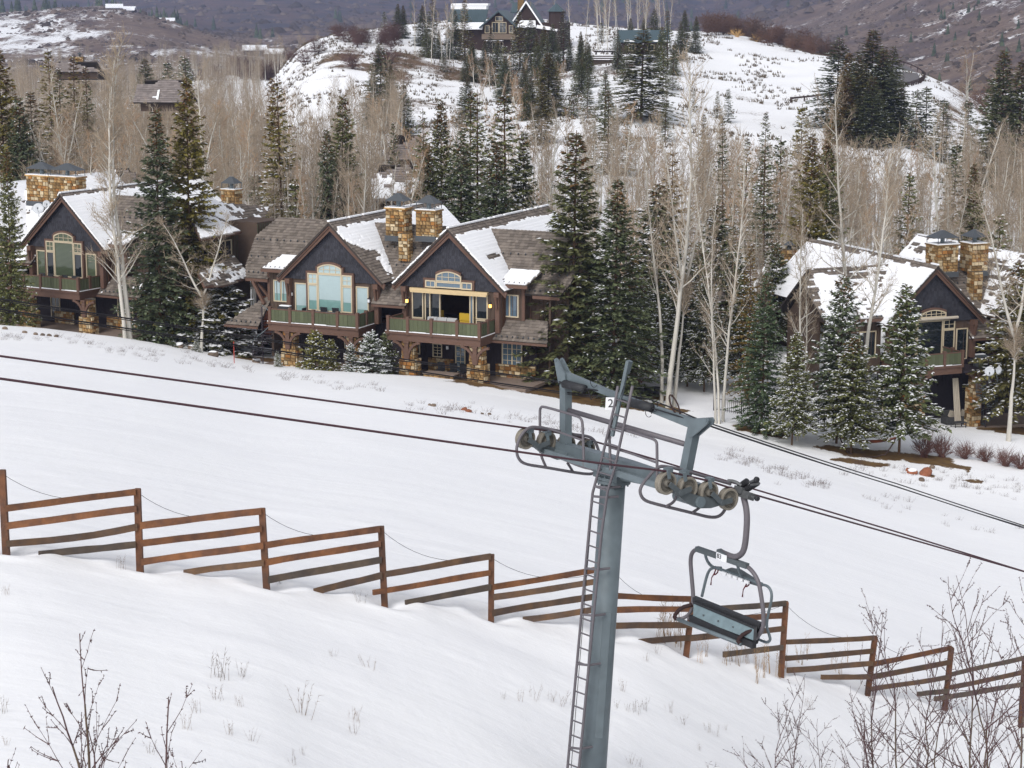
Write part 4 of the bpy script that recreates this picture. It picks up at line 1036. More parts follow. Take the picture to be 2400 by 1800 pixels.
# ------------------------------------------------------------------ ski lift tower
TH = R(36)
c_ax = np.array([math.sin(TH), -math.cos(TH), 0.0])            # along the cross-arm, towards the camera
r_ax = np.array([math.cos(TH), math.sin(TH), 0.0])             # along the ropes
LEAN = .075
t_ax = np.array([0, 0, 1.0]) + r_ax * LEAN; t_ax /= np.linalg.norm(t_ax)
n_arm = r_ax - np.array([0, 0, 1.0]) * LEAN; n_arm /= np.linalg.norm(n_arm)
T0 = at(1437, 1128, 33.0)                                      # centre of the pole head
def ap(px, py, off=0.0): return on_plane(px, py, T0 + n_arm * off, n_arm)      # in the plane of cross-arm and pole
pA = ap(1308, 1032); pB = ap(1650, 1152)
dA = float((pA - T0) @ c_ax); dB = float((pB - T0) @ c_ax)
def sp(px, py, d): return on_plane(px, py, T0 + c_ax * d, c_ax)                # in a sheave plane at distance d along the arm
def spA(px, py, o=0): return sp(px, py, dA + o)
def spB(px, py, o=0): return sp(px, py, dB + o)
def smooth(pts, n=4):
    """rounds the corners of a bent tube"""
    pts = [np.asarray(p, float) for p in pts]
    for _ in range(n // 2):
        q = [pts[0]]
        for i in range(len(pts) - 1): q += [pts[i] * .75 + pts[i + 1] * .25, pts[i] * .25 + pts[i + 1] * .75]
        q.append(pts[-1]); pts = q
    return pts
base = at(1392, 1850, 33.0); kz = (gz(base[0], base[1]) - .6 - T0[2]) / t_ax[2]
foot_p = T0 + t_ax * kz
tower = empty('lift_tower', foot_p, 0, 'grey-blue steel ski lift tower number 2 with ladder and cross-arm', 'lift tower')
def tpart(mb, name, m, parent=None, smooth_=False):
    o = mb.build(name, M[m], None, smooth_); p = parent or tower
    o.parent = p; o.matrix_parent_inverse = Matrix.Identity(4)
    if p is tower: o.location = -Vector(foot_p)
    return o
mb = MB(); mb.tube([foot_p, T0 - t_ax * .02], [.235, .215], 36); tpart(mb, 'pole', 'galv', smooth_=True)
mb = MB(); mb.lathe(T0 - t_ax * .02, t_ax, [(0, .30), (.05, .30)], 28); mb.lathe(T0 + t_ax * .035, t_ax, [(0, .29), (.05, .29)], 28)
for k in range(10):
    a = k * math.pi / 5; q = T0 + (c_ax * math.cos(a) + n_arm * math.sin(a)) * .26; mb.lathe(q - t_ax * .06, t_ax, [(0, .018), (.18, .018)], 6)
tpart(mb, 'flange', 'galv')
seam = MB(); a_ = T0 + (foot_p - T0) * .36; b_ = T0 + (foot_p - T0) * .72
side = -r_ax * .05 - c_ax * 0 + c_ax * .225
nrm = (c_ax * .9 - r_ax * .43); nrm /= np.linalg.norm(nrm); tg = np.cross(t_ax, nrm)
seam.obox((a_ + b_) / 2 + nrm * .222, t_ax * (np.linalg.norm(a_ - b_) / 2), tg * .07, nrm * .008); tpart(seam, 'cable_cover', 'galv')
# cross-arm: tapered box beam
def boxbeam(mb, stations):
    """stations: (centre, half height vector, half depth vector)"""
    vs = []; fs = []
    for c, hv, dv in stations: vs += [c + hv + dv, c + hv - dv, c - hv - dv, c - hv + dv]
    for i in range(len(stations) - 1):
        for k in range(4): a = i * 4 + k; b = i * 4 + (k + 1) % 4; fs.append((a, b, b + 4, a + 4))
    fs += [(3, 2, 1, 0), tuple(range(len(vs) - 4, len(vs)))]
    mb.add(vs, fs)
zc = T0 + t_ax * .26
arm = MB(); e1 = zc + c_ax * (dA - .25) + t_ax * .06; e2 = zc + c_ax * (dB - .12) + t_ax * .03
boxbeam(arm, [(e1, t_ax * .09, n_arm * .09), (zc - c_ax * .35, t_ax * .165, n_arm * .12), (zc + c_ax * .35, t_ax * .165, n_arm * .12), (e2, t_ax * .09, n_arm * .09)])
tpart(arm, 'crossarm', 'galv')
g = MB(); g.obox(zc - t_ax * .10, c_ax * .32, t_ax * .12, n_arm * .19); tpart(g, 'saddle', 'galv')
# grating walkway below the near side of the arm
w_ = MB(); w_.obox(zc + c_ax * (dA * .5) - r_ax * .34 + t_ax * .02, c_ax * (abs(dA) * .5), r_ax * .02, t_ax * .05); w_.obox(zc + c_ax * (dB * .5) - r_ax * .34 + t_ax * .02, c_ax * (dB * .45), r_ax * .02, t_ax * .05)
for k in range(26):
    q = zc + c_ax * (dA + (dB - dA) * (k + .5) / 26) - r_ax * .24 - t_ax * .02; w_.obox(q, c_ax * .015, r_ax * .10, t_ax * .015)
tpart(w_, 'walkway', 'galv')
# handrails
def hand(pts, name='handrail', off=-.34, r=.024):
    mb = MB(); mb.tube(smooth([ap(x, y, off) for x, y in pts]), r, 8); return tpart(mb, name, 'tube_steel', smooth_=True)
hand([(1267, 1062), (1265, 975), (1266, 954), (1276, 953), (1345, 973), (1363, 980), (1366, 1000), (1369, 1098)])
hand([(1267, 1000), (1300, 1009), (1366, 1032)], r=.02)
hand([(1431, 1102), (1428, 1015), (1429, 1001), (1440, 1001), (1527, 1027), (1539, 1034), (1540, 1050), (1540, 1118)])
hand([(1428, 1048), (1480, 1063), (1541, 1085)], r=.02)
hand([(1269, 1062), (1310, 1072), (1368, 1098), (1405, 1100)], r=.02)
# lifting frame
def post_(p, q, name): mb = MB(); mb.beam(p, q, .16, .15, n_arm); return tpart(mb, name, 'galv')
Lb, Lt, Rb, Rt = ap(1326, 1062), ap(1326, 884), ap(1600, 1142), ap(1629, 994)
post_(Lb, Lt, 'lifting_post'); post_(Rb, Rt, 'lifting_post')
mb = MB(); dvec = (Rt - Lt) / np.linalg.norm(Rt - Lt); upv = np.cross(n_arm, dvec); upv *= np.sign(upv[2])
m1, m2 = Lt + (Rt - Lt) * .35, Lt + (Rt - Lt) * .65
boxbeam(mb, [(Lt - dvec * .06 + upv * .04, upv * .06, n_arm * .05), (m1 + upv * .0, upv * .05, n_arm * .055), (m2, upv * .055, n_arm * .055), (Rt + dvec * .08, upv * .085, n_arm * .05)]); tpart(mb, 'lifting_beam', 'galv')
for P_, sg in ((Lt, -1), (Rt, 1)):
    ear = MB()
    for o_ in (-.06, .06):
        q = P_ + n_arm * o_
        tip = q + dvec * sg * .22 + upv * .26 if sg < 0 else q + dvec * .34 + upv * .15
        if sg < 0: pts = [q - dvec * .08 - upv * .12, q + dvec * .10 - upv * .03, q + dvec * .08 + upv * .06, tip + dvec * .05 + upv * .02, tip + upv * .04, tip - dvec * .05, q - dvec * .16 + upv * .03]
        else: pts = [q - dvec * .02 - upv * .22, q + dvec * .06 - upv * .20, tip + dvec * .04 - upv * .05, tip + dvec * .05 + upv * .01, tip + upv * .045, q - dvec * .03 + upv * .09, q - dvec * .08 - upv * .03]
        ear.poly(pts, .03, n_arm); ear.lathe(tip - n_arm * .04, n_arm, [(0, .028), (.05, .028)], 10)
    tpart(ear, 'lifting_ear', 'galv')
mb = MB(); mb.tube([ap(1334, 962), ap(1606, 1041)], .045, 10); tpart(mb, 'tie_rod', 'tube_steel', smooth_=True)
# ladder up the pole and through the arm
lad = MB()
def LP(px, py, off=-.42): return ap(px, py, off)
Lr = [(1448, 905), (1441, 948), (1407, 1089), (1389, 1155), (1380, 1249), (1330, 1800), (1326, 1850)]
Rr = [(1482, 905), (1473, 949), (1441, 1096), (1424, 1151), (1410, 1249), (1357, 1800), (1353, 1850)]
ladder = empty('ladder', (0, 0, 0)); ladder.parent = tower; ladder.location = -Vector(foot_p)
for pts in (Lr, Rr): mb = MB(); mb.tube([LP(*p) for p in pts], .024, 8); tpart(mb, 'side_rail', 'tube_steel', ladder, True)
def along(pts, y):
    for i in range(len(pts) - 1):
        if pts[i][1] <= y <= pts[i + 1][1]:
            t = (y - pts[i][1]) / (pts[i + 1][1] - pts[i][1]); return (pts[i][0] + t * (pts[i + 1][0] - pts[i][0]), y)
    return pts[-1]
y = 935.0
while y < 1840:
    mb = MB(); mb.tube([LP(*along(Lr, y)), LP(*along(Rr, min(y + 10, 1850)))], .014, 6); tpart(mb, 'rung', 'tube_steel', ladder); y += 34.2
for y in (1140, 1163, 1332, 1440, 1556, 1752):
    mb = MB(); a = LP(*along(Rr, y + 3)); b = LP(*along(Lr, y)); mb.tube([b, a, a + n_arm * .25], .022, 6); tpart(mb, 'standoff', 'tube_steel', ladder)
mb = MB(); mb.tube([LP(1462, 905, -.38), LP(1403, 1089, -.38), LP(1392, 1140, -.36), LP(1337, 1820, -.36)], .006, 5); tpart(mb, 'safety_line', 'cable', ladder)
mb = MB(); mb.beam(LP(1472, 846, -.36), LP(1435, 1022, -.36), .055, .055); mb.beam(LP(1476, 846, -.30), LP(1468, 875, -.30), .09, .07); tpart(mb, 'mast', 'galv')
# insulated hose sleeves, cable coil and number plate on the lifting beam
for (a, b) in (((1323, 900), (1370, 912)), ((1479, 944), (1527, 956))):
    mb = MB(); mb.tube([ap(*a, -.12), ap(*b, -.12)], .075, 14); tpart(mb, 'sleeve', 'pad', smooth_=True)
ring = MB(); cen = ap(1581, 950); q = [cen + dvec * (.155 * math.cos(k * .314)) + (upv * .9 + n_arm * .2) * (.085 * math.sin(k * .314)) + upv * (-.12 * math.cos(k * .314)) for k in range(21)]; ring.tube(q, .014, 6); tpart(ring, 'cable_coil', 'rubber', smooth_=True)
cb = MB()
for cx_, cy_, rr in ((1520, 968, .08), (1535, 952, .07), (1497, 935, .07), (1392, 895, .10), (1412, 893, .10)):
    cen = ap(cx_, cy_, -.1); cb.tube([cen + dvec * (rr * math.cos(k * .45)) + upv * (rr * (1 + .3 * math.sin(cx_)) * math.sin(k * .45)) for k in range(14)], .006, 4)
cb.tube([ap(1366, 917, -.12), ap(1376, 912, -.14), ap(1381, 922, -.14), ap(1385, 937, -.14), ap(1391, 929, -.14)], .008, 5)
tpart(cb, 'loose_cable', 'cable')
pl_c = ap(1431, 946, -.30); pu = c_ax * .97 + t_ax * 0; mb = MB()
face = -(r_ax * .62 - c_ax * .78); face /= np.linalg.norm(face); px_ax = np.cross(np.array([0, 0, 1.0]), face) * 1.0
mb.obox(pl_c, px_ax * .085, t_ax * .105, face * .006); plate = tpart(mb, 'number_plate', 'white_plate')
def text_part(txt, cen, xa, ya, size, parent, m, off):
    cu = bpy.data.curves.new('numeral', 'FONT'); cu.body = txt; cu.size = size; cu.align_x = 'CENTER'; cu.align_y = 'CENTER'; cu.extrude = .002
    o = bpy.data.objects.new('numeral', cu); link(o)
    me = bpy.data.meshes.new_from_object(o.evaluated_get(bpy.context.evaluated_depsgraph_get())); bpy.data.objects.remove(o)
    xa = Vector(xa).normalized(); za = Vector(np.cross(xa, ya)).normalized(); ya = za.cross(xa)
    mt = Matrix((xa, ya, za)).transposed().to_4x4(); mt.translation = Vector(cen) + za * off
    me.transform(mt); me.materials.append(M[m]); o = bpy.data.objects.new('numeral', me); link(o); o.parent = parent; return o
text_part('2', pl_c, px_ax, t_ax, .20, plate, 'black', .009)
# sheave trains
def sheave(parent, cen, rad=.185, lean=0):
    mb = MB(); ax = c_ax
    mb.lathe(cen - ax * .06, ax, [(0, rad * .96), (.012, rad), (.035, rad), (.045, rad * .93), (.075, rad * .93), (.085, rad), (.108, rad), (.12, rad * .96), (.12, rad * .80), (.10, rad * .78)], 32, cap=False); o = mb.build('sheave', M['sheave_tire'], parent, False)
    h = MB(); h.lathe(cen - ax * .045, ax, [(0, rad * .79), (.080, rad * .79), (.080, rad * .70), (.060, rad * .68), (.060, rad * .34), (.10, rad * .30), (.125, rad * .26), (.125, rad * .15), (.10, rad * .13)], 28)
    for k in range(12): a = k * math.pi / 6; e_ = r_ax * math.cos(a) + t_ax * math.sin(a); h.lathe(cen + ax * .015 + e_ * rad * .55, ax, [(0, .012), (.010, .012)], 6)
    h.build('hub', M['sheave_hub'], o)
    rg = MB(); rg.lathe(cen - ax * .052, ax, [(0, rad * .935), (.032, rad * .935)], 28); rg.build('rubber_liner', M['rubber'], o)
    return o
trainB = empty('sheave_assembly', (0, 0, 0)); trainB.parent = tower; trainB.location = -Vector(foot_p)
trainA = empty('sheave_assembly', (0, 0, 0)); trainA.parent = tower; trainA.location = -Vector(foot_p)
SB = [spB(1560, 1132), spB(1610, 1143), spB(1659, 1154), spB(1706, 1169)]
SA = [spA(1231, 1028), spA(1280, 1034), spA(1326, 1043), spA(1372, 1053)]
def sub(mb, name, m, par, sm=False): o = mb.build(name, M[m], par, sm); return o
for tr, S in ((trainB, SB), (trainA, SA)):
    for s_ in S: sheave(tr, s_)
    for i in (0, 2):
        mb = MB(); sd = c_ax * .105; a, b = S[i], S[i + 1]; m = (a + b) / 2 - t_ax * .10
        for k in (-1, 1): mb.beam(a + sd * k, m + sd * k, .025, .085, c_ax * 0 + t_ax); mb.beam(m + sd * k, b + sd * k, .025, .085, t_ax)
        mb.lathe(m - c_ax * .14, c_ax, [(0, .045), (.28, .045)], 12); sub(mb, 'rocker_beam', 'galv_dark', tr)
    m0 = (S[0] + S[1]) / 2 - t_ax * .10; m1_ = (S[2] + S[3]) / 2 - t_ax * .10; mm = (m0 + m1_) / 2 - t_ax * .06
    mb = MB(); vs = []
    boxbeam(mb, [(m0 + c_ax * .02, t_ax * .05, c_ax * .05), (m0 * .6 + mm * .4 - t_ax * .02, t_ax * .085, c_ax * .06), (mm - t_ax * .02, t_ax * .10, c_ax * .07), (m1_ * .6 + mm * .4 - t_ax * .02, t_ax * .085, c_ax * .06), (m1_ + c_ax * .02, t_ax * .05, c_ax * .05)]); sub(mb, 'main_beam', 'galv_dark', tr)
mb = MB(); mb.lathe(SB[1] * .5 + SB[2] * .5 - t_ax * .18 - c_ax * .5, c_ax, [(0, .09), (.62, .09)], 14); sub(mb, 'axle', 'galv', trainB)
mb = MB(); mb.lathe(SA[1] * .5 + SA[2] * .5 - t_ax * .16 - c_ax * .12, c_ax, [(0, .09), (.55, .09)], 14); sub(mb, 'axle', 'galv', trainA)
def loop(tr, pts, fn, off, r=.027, name='rope_catcher'):
    mb = MB(); mb.tube(smooth([fn(x, y, off) for x, y in pts]), r, 10); return sub(mb, name, 'tube_steel', tr, True)
loop(trainB, [(1712, 1134), (1662, 1120), (1602, 1102), (1562, 1093), (1543, 1093), (1522, 1114), (1503, 1138), (1499, 1154), (1508, 1172), (1535, 1181), (1622, 1202), (1668, 1214), (1690, 1209), (1703, 1188)], spB, -.14)
loop(trainB, [(1561, 1187), (1580, 1177), (1586, 1160)], spB, -.10, .024, 'catcher_arm'); loop(trainB, [(1622, 1202), (1640, 1190), (1648, 1176)], spB, -.10, .024, 'catcher_arm')
loop(trainA, [(1345, 1018), (1300, 1008), (1262, 1001), (1240, 1001), (1222, 1018), (1213, 1038), (1210, 1055), (1214, 1074), (1228, 1088), (1277, 1095), (1338, 1106), (1380, 1112), (1396, 1108)], spA, .14)
loop(trainA, [(1342, 1018), (1378, 1022), (1392, 1030), (1400, 1046), (1407, 1070)], spA, .14)
loop(trainA, [(1268, 1066), (1272, 1078), (1280, 1095)], spA, .12, .024, 'catcher_arm'); loop(trainA, [(1330, 1085), (1336, 1094), (1343, 1106)], spA, .12, .024, 'catcher_arm')
for fn, tr, pts in ((spA, trainA, ((1241, 1006), (1282, 1012), (1380, 1034))), (spB, trainB, ((1566, 1098), (1604, 1104), (1663, 1121)))):
    for (x, y) in pts: mb = MB(); mb.obox(fn(x, y + 3, -.02 if fn is spB else .05), r_ax * .055, c_ax * .06, t_ax * .035); mb.beam(fn(x, y + 3, .10), fn(x + 3, y + 24, .10), .03, .05); sub(mb, 'rope_guide', 'galv', tr)
# ------------------------------------------------------------------ ropes and cables
def rope(name, pts, r, label, n=10, m='haul_rope', strands=None):
    mb = MB()
    for off in (strands or [(0, 0)]):
        q = [np.asarray(p, float) + np.array([0, 0, off[0]]) for p in (pts[:off[2]] if len(off) > 2 else pts)]; mb.tube(q, off[1] if strands else r, n)
    o = mb.build(name, M[m], None, True); return tag(o, label, 'rope' if m == 'haul_rope' else 'cable')
def curve(pts, n=14, sag=0.0):
    """parabolic sag between successive points"""
    out = []
    for i in range(len(pts) - 1):
        for k in range(n): t = k / n; out.append(np.asarray(pts[i]) * (1 - t) + np.asarray(pts[i + 1]) * t - np.array([0, 0, sag * 4 * t * (1 - t)]))
    out.append(np.asarray(pts[-1])); return out
U_ = t_ax * .215
top = lambda S, k: S[k] + t_ax * (.185 + .004)
DLA, DRA = 29.5, 41.5
ropeA = curve([at(-420, 777, 27.6), top(SA, 0)], 12) [:-1] + [top(SA, k) for k in range(4)] + curve([top(SA, 3), at(2100, 1246, 40.5), at(2700, 1432, 47), at(3900, 1800, 68)], 12)[1:]
ropeB = curve([at(-420, 828, 24.0), spB(1400, 1085), top(SB, 0)], 12)[:-1] + [top(SB, k) for k in range(4)] + curve([top(SB, 3), at(2100, 1254, 38.2), at(2700, 1425, 44.5), at(3900, 1770, 66)], 12)[1:]
rope('haul_rope', ropeA, .0175, 'dark red haul rope over the far left sheaves of the lift tower')
rope('haul_rope', ropeB, .0175, 'dark red haul rope over the near right sheaves, holding the chair')
rope('communication_cable', curve([at(-420, 636, 27.5), ap(1300, 893)], 14, .02) + [ap(1312, 895, -.1), ap(1324, 901, -.12), ap(1374, 911, -.12), ap(1420, 918), ap(1520, 935), ap(1560, 950)] + curve([ap(1640, 984), at(2100, 1133, 39.5), at(2700, 1327, 46), at(3900, 1715, 67)], 12, .02), .013, 'upper black cable over the houses, ending in a sleeve on the tower', m='cable', strands=[(0, .012), (-.028, .007, 16)])
rope('communication_cable', curve([at(-420, 660, 25.5), ap(1310, 918)], 14, .02) + [ap(1400, 928, -.1), ap(1455, 936, -.1), ap(1479, 944, -.12), ap(1530, 957, -.12)] + curve([ap(1644, 992), at(2100, 1140, 38.4), at(2700, 1331, 45), at(3900, 1705, 66)], 12, .02), .013, 'lower black cable over the houses, crossing the tower ladder head', m='cable', strands=[(0, .012), (-.028, .007, 16)])
rope('guy_cable', curve([ap(1642, 990, .1), at(2100, 1141, 38), at(2400, 1235, 42), at(2700, 1337, 46), at(3900, 1720, 67)], 12, .01), .008, 'thin black cable leaving the tower beam under the two thicker cables', m='cable')
# ------------------------------------------------------------------ the chair
G0 = spB(1737, 1146)                                  # grip on the near rope
nC = r_ax
def cp(px, py, off=0.0): return on_plane(px, py, G0 + nC * off, nC)
chair = empty('lift_chair', G0, 0, 'empty grey steel lift chair with its seat folded up, hanging right of the tower', 'chairlift seat')
def cpart(mb, name, m, parent=None, sm=False):
    o = mb.build(name, M[m], None, sm); o.parent = parent or chair
    if parent is None: o.location = -Vector(G0)
    return o
mb = MB(); mb.tube(smooth([cp(1743, 1165), cp(1750, 1195), cp(1751, 1225), cp(1747, 1275), cp(1741, 1296), cp(1727, 1306), cp(1712, 1304), cp(1688, 1293)], 4), .052, 14); cpart(mb, 'hanger', 'tube_steel', None, True)
mb = MB(); mb.beam(cp(1684, 1292, -.03), cp(1703, 1304, -.03), .10, .09); cpart(mb, 'hanger_foot', 'galv_dark')
# grip with springs and rollers
gr = MB(); e = (ropeB[-20] - ropeB[-18]); e = r_ax * .92 - np.array([0, 0, 1]) * .38; e /= np.linalg.norm(e); w2 = np.cross(c_ax, e); w2 *= np.sign(w2[2])
gr.obox(cp(1737, 1150), e * .09, c_ax * .09, w2 * .055); gr.obox(cp(1748, 1160), e * .07, c_ax * .14, w2 * .06); gr.tube(smooth([cp(1706, 1127, -.1), cp(1722, 1128, -.05), cp(1738, 1138)], 2), .03, 8)
grip = cpart(gr, 'grip', 'grip')
for (a, b) in (((1733, 1141), (1752, 1127)), ((1748, 1148), (1776, 1131))):
    mb = MB(); p, q = cp(*a, .05), cp(*b, .05); L = np.linalg.norm(q - p); d = (q - p) / L
    prof = []
    for k in range(9): prof += [(L * k / 9, .055), (L * (k + .5) / 9, .055), (L * (k + .55) / 9, .040), (L * (k + .95) / 9, .040)]
    mb.lathe(p, d, prof, 12); o = cpart(mb, 'spring', 'pad', grip)
for (x, y, m, r_) in ((1709, 1146, 'white_plate', .062), (1773, 1124, 'pad', .048), (1774, 1168, 'pad', .045)):
    mb = MB(); p = cp(x, y); mb.lathe(p - c_ax * .03, c_ax, [(0, r_ * .8), (.015, r_), (.05, r_), (.065, r_ * .8)], 16); o = cpart(mb, 'roller', m, grip)
mb = MB(); mb.tube([cp(1712, 1146), cp(1737, 1150)], .035, 10); o = cpart(mb, 'roller_arm', 'grip', grip)
for q_ in (((1752, 1160), (1772, 1168), .028), ((1757, 1130), (1772, 1124), .022), ((1760, 1137), (1780, 1133), .02)): mb = MB(); mb.tube([cp(*q_[0]), cp(*q_[1])], q_[2], 8); cpart(mb, 'roller_arm', 'grip', grip)
# bail: the frame round the seat
bail_pts = [(1624, 1418), (1625, 1396), (1620, 1340), (1618, 1312), (1622, 1294), (1634, 1286), (1660, 1293), (1745, 1324), (1762, 1336), (1778, 1362), (1784, 1395), (1790, 1440), (1789, 1472), (1776, 1493), (1758, 1505), (1737, 1508)]
mb = MB(); mb.tube(smooth([cp(*p) for p in bail_pts], 4), .036, 12); cpart(mb, 'bail', 'tube_steel', None, True)
mb = MB(); mb.beam(cp(1633, 1286, -.02), cp(1752, 1327, -.02), .08, .085); cpart(mb, 'bail_beam', 'galv_dark')
mb = MB(); xax = cp(1700, 1311) - cp(1683, 1304); xax /= np.linalg.norm(xax); fz = -nC; yax = np.cross(fz, xax); yax *= np.sign(yax[2]); pc = cp(1691, 1306, -.075)
mb.obox(pc, xax * .125, yax * .062, fz * .006); pl2 = cpart(mb, 'number_plate', 'white_plate'); text_part('83', pc - xax * .05, xax, yax, .11, pl2, 'black', .008)
# backrest and folded seat: underside of the seat panel faces the camera
def quad_panel(mb, p, t_):
    mb.poly(p, t_, np.cross(np.asarray(p[1]) - p[0], np.asarray(p[2]) - p[0]) / np.linalg.norm(np.cross(np.asarray(p[1]) - p[0], np.asarray(p[2]) - p[0])))
def cpd(x, y, o): return cp(x, y, o)
# panel leans: its top edge is farther back than the bottom
A1, A2, A3, A4 = cp(1626, 1409, -.05), cp(1771, 1470, -.05), cp(1769, 1502, -.17), cp(1624, 1447, -.17)
mb = MB(); quad_panel(mb, [A1, A4, A3, A2], .03); seat = cpart(mb, 'seat', 'seat_metal')
st_ = MB()
for fx in (.18, .42, .66, .86):
    p = A1 * (1 - fx) + A2 * fx; q = A4 * (1 - fx) + A3 * fx; st_.lathe(p * .4 + q * .6 - nC * .012, -nC, [(0, .018), (.008, .018)], 8)
cpart(st_, 'bolt', 'galv_dark', seat)
mb = MB(); mb.beam(cp(1626, 1403, .02), cp(1785, 1467, .02), .10, .085); mb.beam(cp(1627, 1411, -.06), cp(1772, 1472, -.06), .05, .04); cpart(mb, 'seat_pad', 'pad')
mb = MB(); mb.beam(cp(1620, 1448, -.15), cp(1768, 1512, -.15), .09, .11); cpart(mb, 'hinge_pad', 'pad')
mb = MB(); mb.beam(A2 - nC * 0, A3, .05, .05); cpart(mb, 'side_pad', 'pad')
mb = MB(); mb.poly([cp(1626, 1398, .07), cp(1626, 1446, .0), cp(1772, 1510, .0), cp(1787, 1464, .07)], .04, -nC); cpart(mb, 'backrest', 'pad')
mb = MB(); mb.tube([cp(1590, 1452, -.30), cp(1737, 1510, -.30)], .035, 10); cpart(mb, 'seat_tube', 'galv', None, True)
mb = MB(); mb.tube(smooth([cp(1623, 1425, -.02), cp(1614, 1441, -.14), cp(1602, 1449, -.24), cp(1586, 1451, -.30)], 2), .03, 8); mb.tube([cp(1612, 1442, -.15), cp(1613, 1452, -.2)], .02, 6); cpart(mb, 'frame_leg', 'tube_steel', None, True)
for pts in ([(1623, 1417, -.02), (1596, 1424, -.16), (1579, 1445, -.30), (1585, 1451, -.31)], [(1770, 1477, -.03), (1744, 1484, -.18), (1728, 1501, -.31), (1735, 1509, -.31)]):
    mb = MB(); mb.tube(smooth([cp(*p) for p in pts], 2), .034, 10); cpart(mb, 'armrest', 'rubber', None, True)
# raised restraint bar behind
bar = empty('restraint_bar', (0, 0, 0)); bar.parent = chair; bar.location = -Vector(G0)
def bpart(mb, name, m, sm=False): return cpart(mb, name, m, bar, sm)
def bt_(pts, r=.026, o=.28): mb = MB(); mb.tube(smooth([cp(*p, o) if len(p) == 2 else cp(*p) for p in pts], 4), r, 8); bpart(mb, 'bar_tube', 'galv', True)
bt_([(1645, 1398), (1655, 1355), (1662, 1336), (1672, 1330), (1690, 1331)])
bt_([(1652, 1295, 0), (1656, 1312, .1), (1664, 1324, .2), (1676, 1332, .28)]); bt_([(1728, 1322, 0), (1732, 1338, .1), (1738, 1350, .22)])
bt_([(1676, 1330), (1720, 1346), (1786, 1369)], .03)
bt_([(1783, 1370), (1798, 1372), (1808, 1385), (1809, 1405), (1800, 1440), (1796, 1468), (1803, 1488), (1806, 1500), (1798, 1507), (1776, 1498)], .024)
mb = MB(); a, b = cp(1692, 1338, .28), cp(1782, 1372, .28); up2 = np.array([0, 0, 1.0])
mb.poly([a, a * .7 + b * .3 - up2 * .06, b - up2 * .03, b + up2 * .01, a * .2 + b * .8 + up2 * .07, a * .55 + b * .45 + up2 * .13, a * .8 + b * .2 + up2 * .10], .05, -nC); bpart(mb, 'footrest', 'galv_dark')
for x0 in (1699, 1712, 1725, 1738, 1752):
    mb = MB(); f = (x0 - 1692) / 90; p = a * (1 - f) + b * f - nC * .06; q = p + (b - a) * .11; mb.beam(p, q, .03, .05); bpart(mb, 'bar_sleeve', 'white_plate')
for (x, y) in ((1678, 1334), (1752, 1362)):
    mb = MB(); mb.tube(smooth([cp(x, y, .25), cp(x - 4, y + 10, .25), cp(x - 3, y + 14, .25), cp(x + 4, y + 8, .25), cp(x + 5, y + 2, .25)], 2), .012, 6); mb.tube([cp(x - 4, y + 10, .25), cp(x - 10, y + 20, .25), cp(x - 11, y + 28, .25), cp(x - 12, y + 37, .25)], [.012, .009, .008, .014], 6); bpart(mb, 'strap', 'strap', True)
# ------------------------------------------------------------------ ranch fence
FX = [0, 300, 600, 900, 1200, 1500, 1800, 2100, 2400, 2700, 3300]; FD = [37, 37.5, 38, 39, 40.8, 42, 44.3, 47.3, 51, 55, 62]
def fD(px): return float(np.interp(px, FX, FD))
def fat(px, py, off=0.0): return at(px, py, fD(px) + off)
fence = empty('ranch_fence', fat(1150, 1440), 0, 'rusty brown four-rail wooden fence stepping down across the snow', 'fence')
def fpart(mb, name, m):
    o = mb.build(name, M[m], None); o.parent = fence; o.location = -fence.location; return o
POSTS = [(5, 1103, 14, 1284), (322, 1147, 328, 1325), (614, 1193, 624, 1366), (893, 1235, 901, 1407), (1152, 1301, 1151, 1440), (1436, 1330, 1428, 1498), (1624, 1400, 1609, 1528), (1842, 1411, 1832, 1560), (2051, 1492, 2036, 1608), (2230, 1518, 2216, 1645), (2402, 1540, 2394, 1672), (2560, 1570, 2550, 1705), (2725, 1603, 2712, 1740), (2890, 1640, 2876, 1775), (3060, 1675, 3044, 1812)]
fr_ = random.Random(3)
tops = []
for (x0, y0, x1, y1) in POSTS:
    D = fD((x0 + x1) / 2); a = at(x0, y0, D); b = at(x1, y1, D); b = b + (b - a) / np.linalg.norm(b - a) * .7
    tops.append(a); mb = MB(); d = (b - a) / np.linalg.norm(b - a); xx = np.cross(d, [0, 1.0, 0]); xx /= np.linalg.norm(xx); yy = np.cross(xx, d); h = .062
    vs = []
    for p, s_ in ((b, 1.05), (a, 1.0)): vs += [p + xx * h * s_ * i + yy * h * s_ * j for j in (-1, 1) for i in (-1, 1)]
    vs += [a - d * .015 + xx * h * .8 * i + yy * h * .8 * j for j in (-1, 1) for i in (-1, 1)]
    q = lambda k: [k, k + 1, k + 3, k + 2]
    fs = []
    for k in (0, 4): lo, hi = q(k), q(k + 4); fs += [(lo[i], lo[(i + 1) % 4], hi[(i + 1) % 4], hi[i]) for i in range(4)]
    fs.append(tuple(q(8))); mb.add(vs, fs); fpart(mb, 'post', 'post_wood')
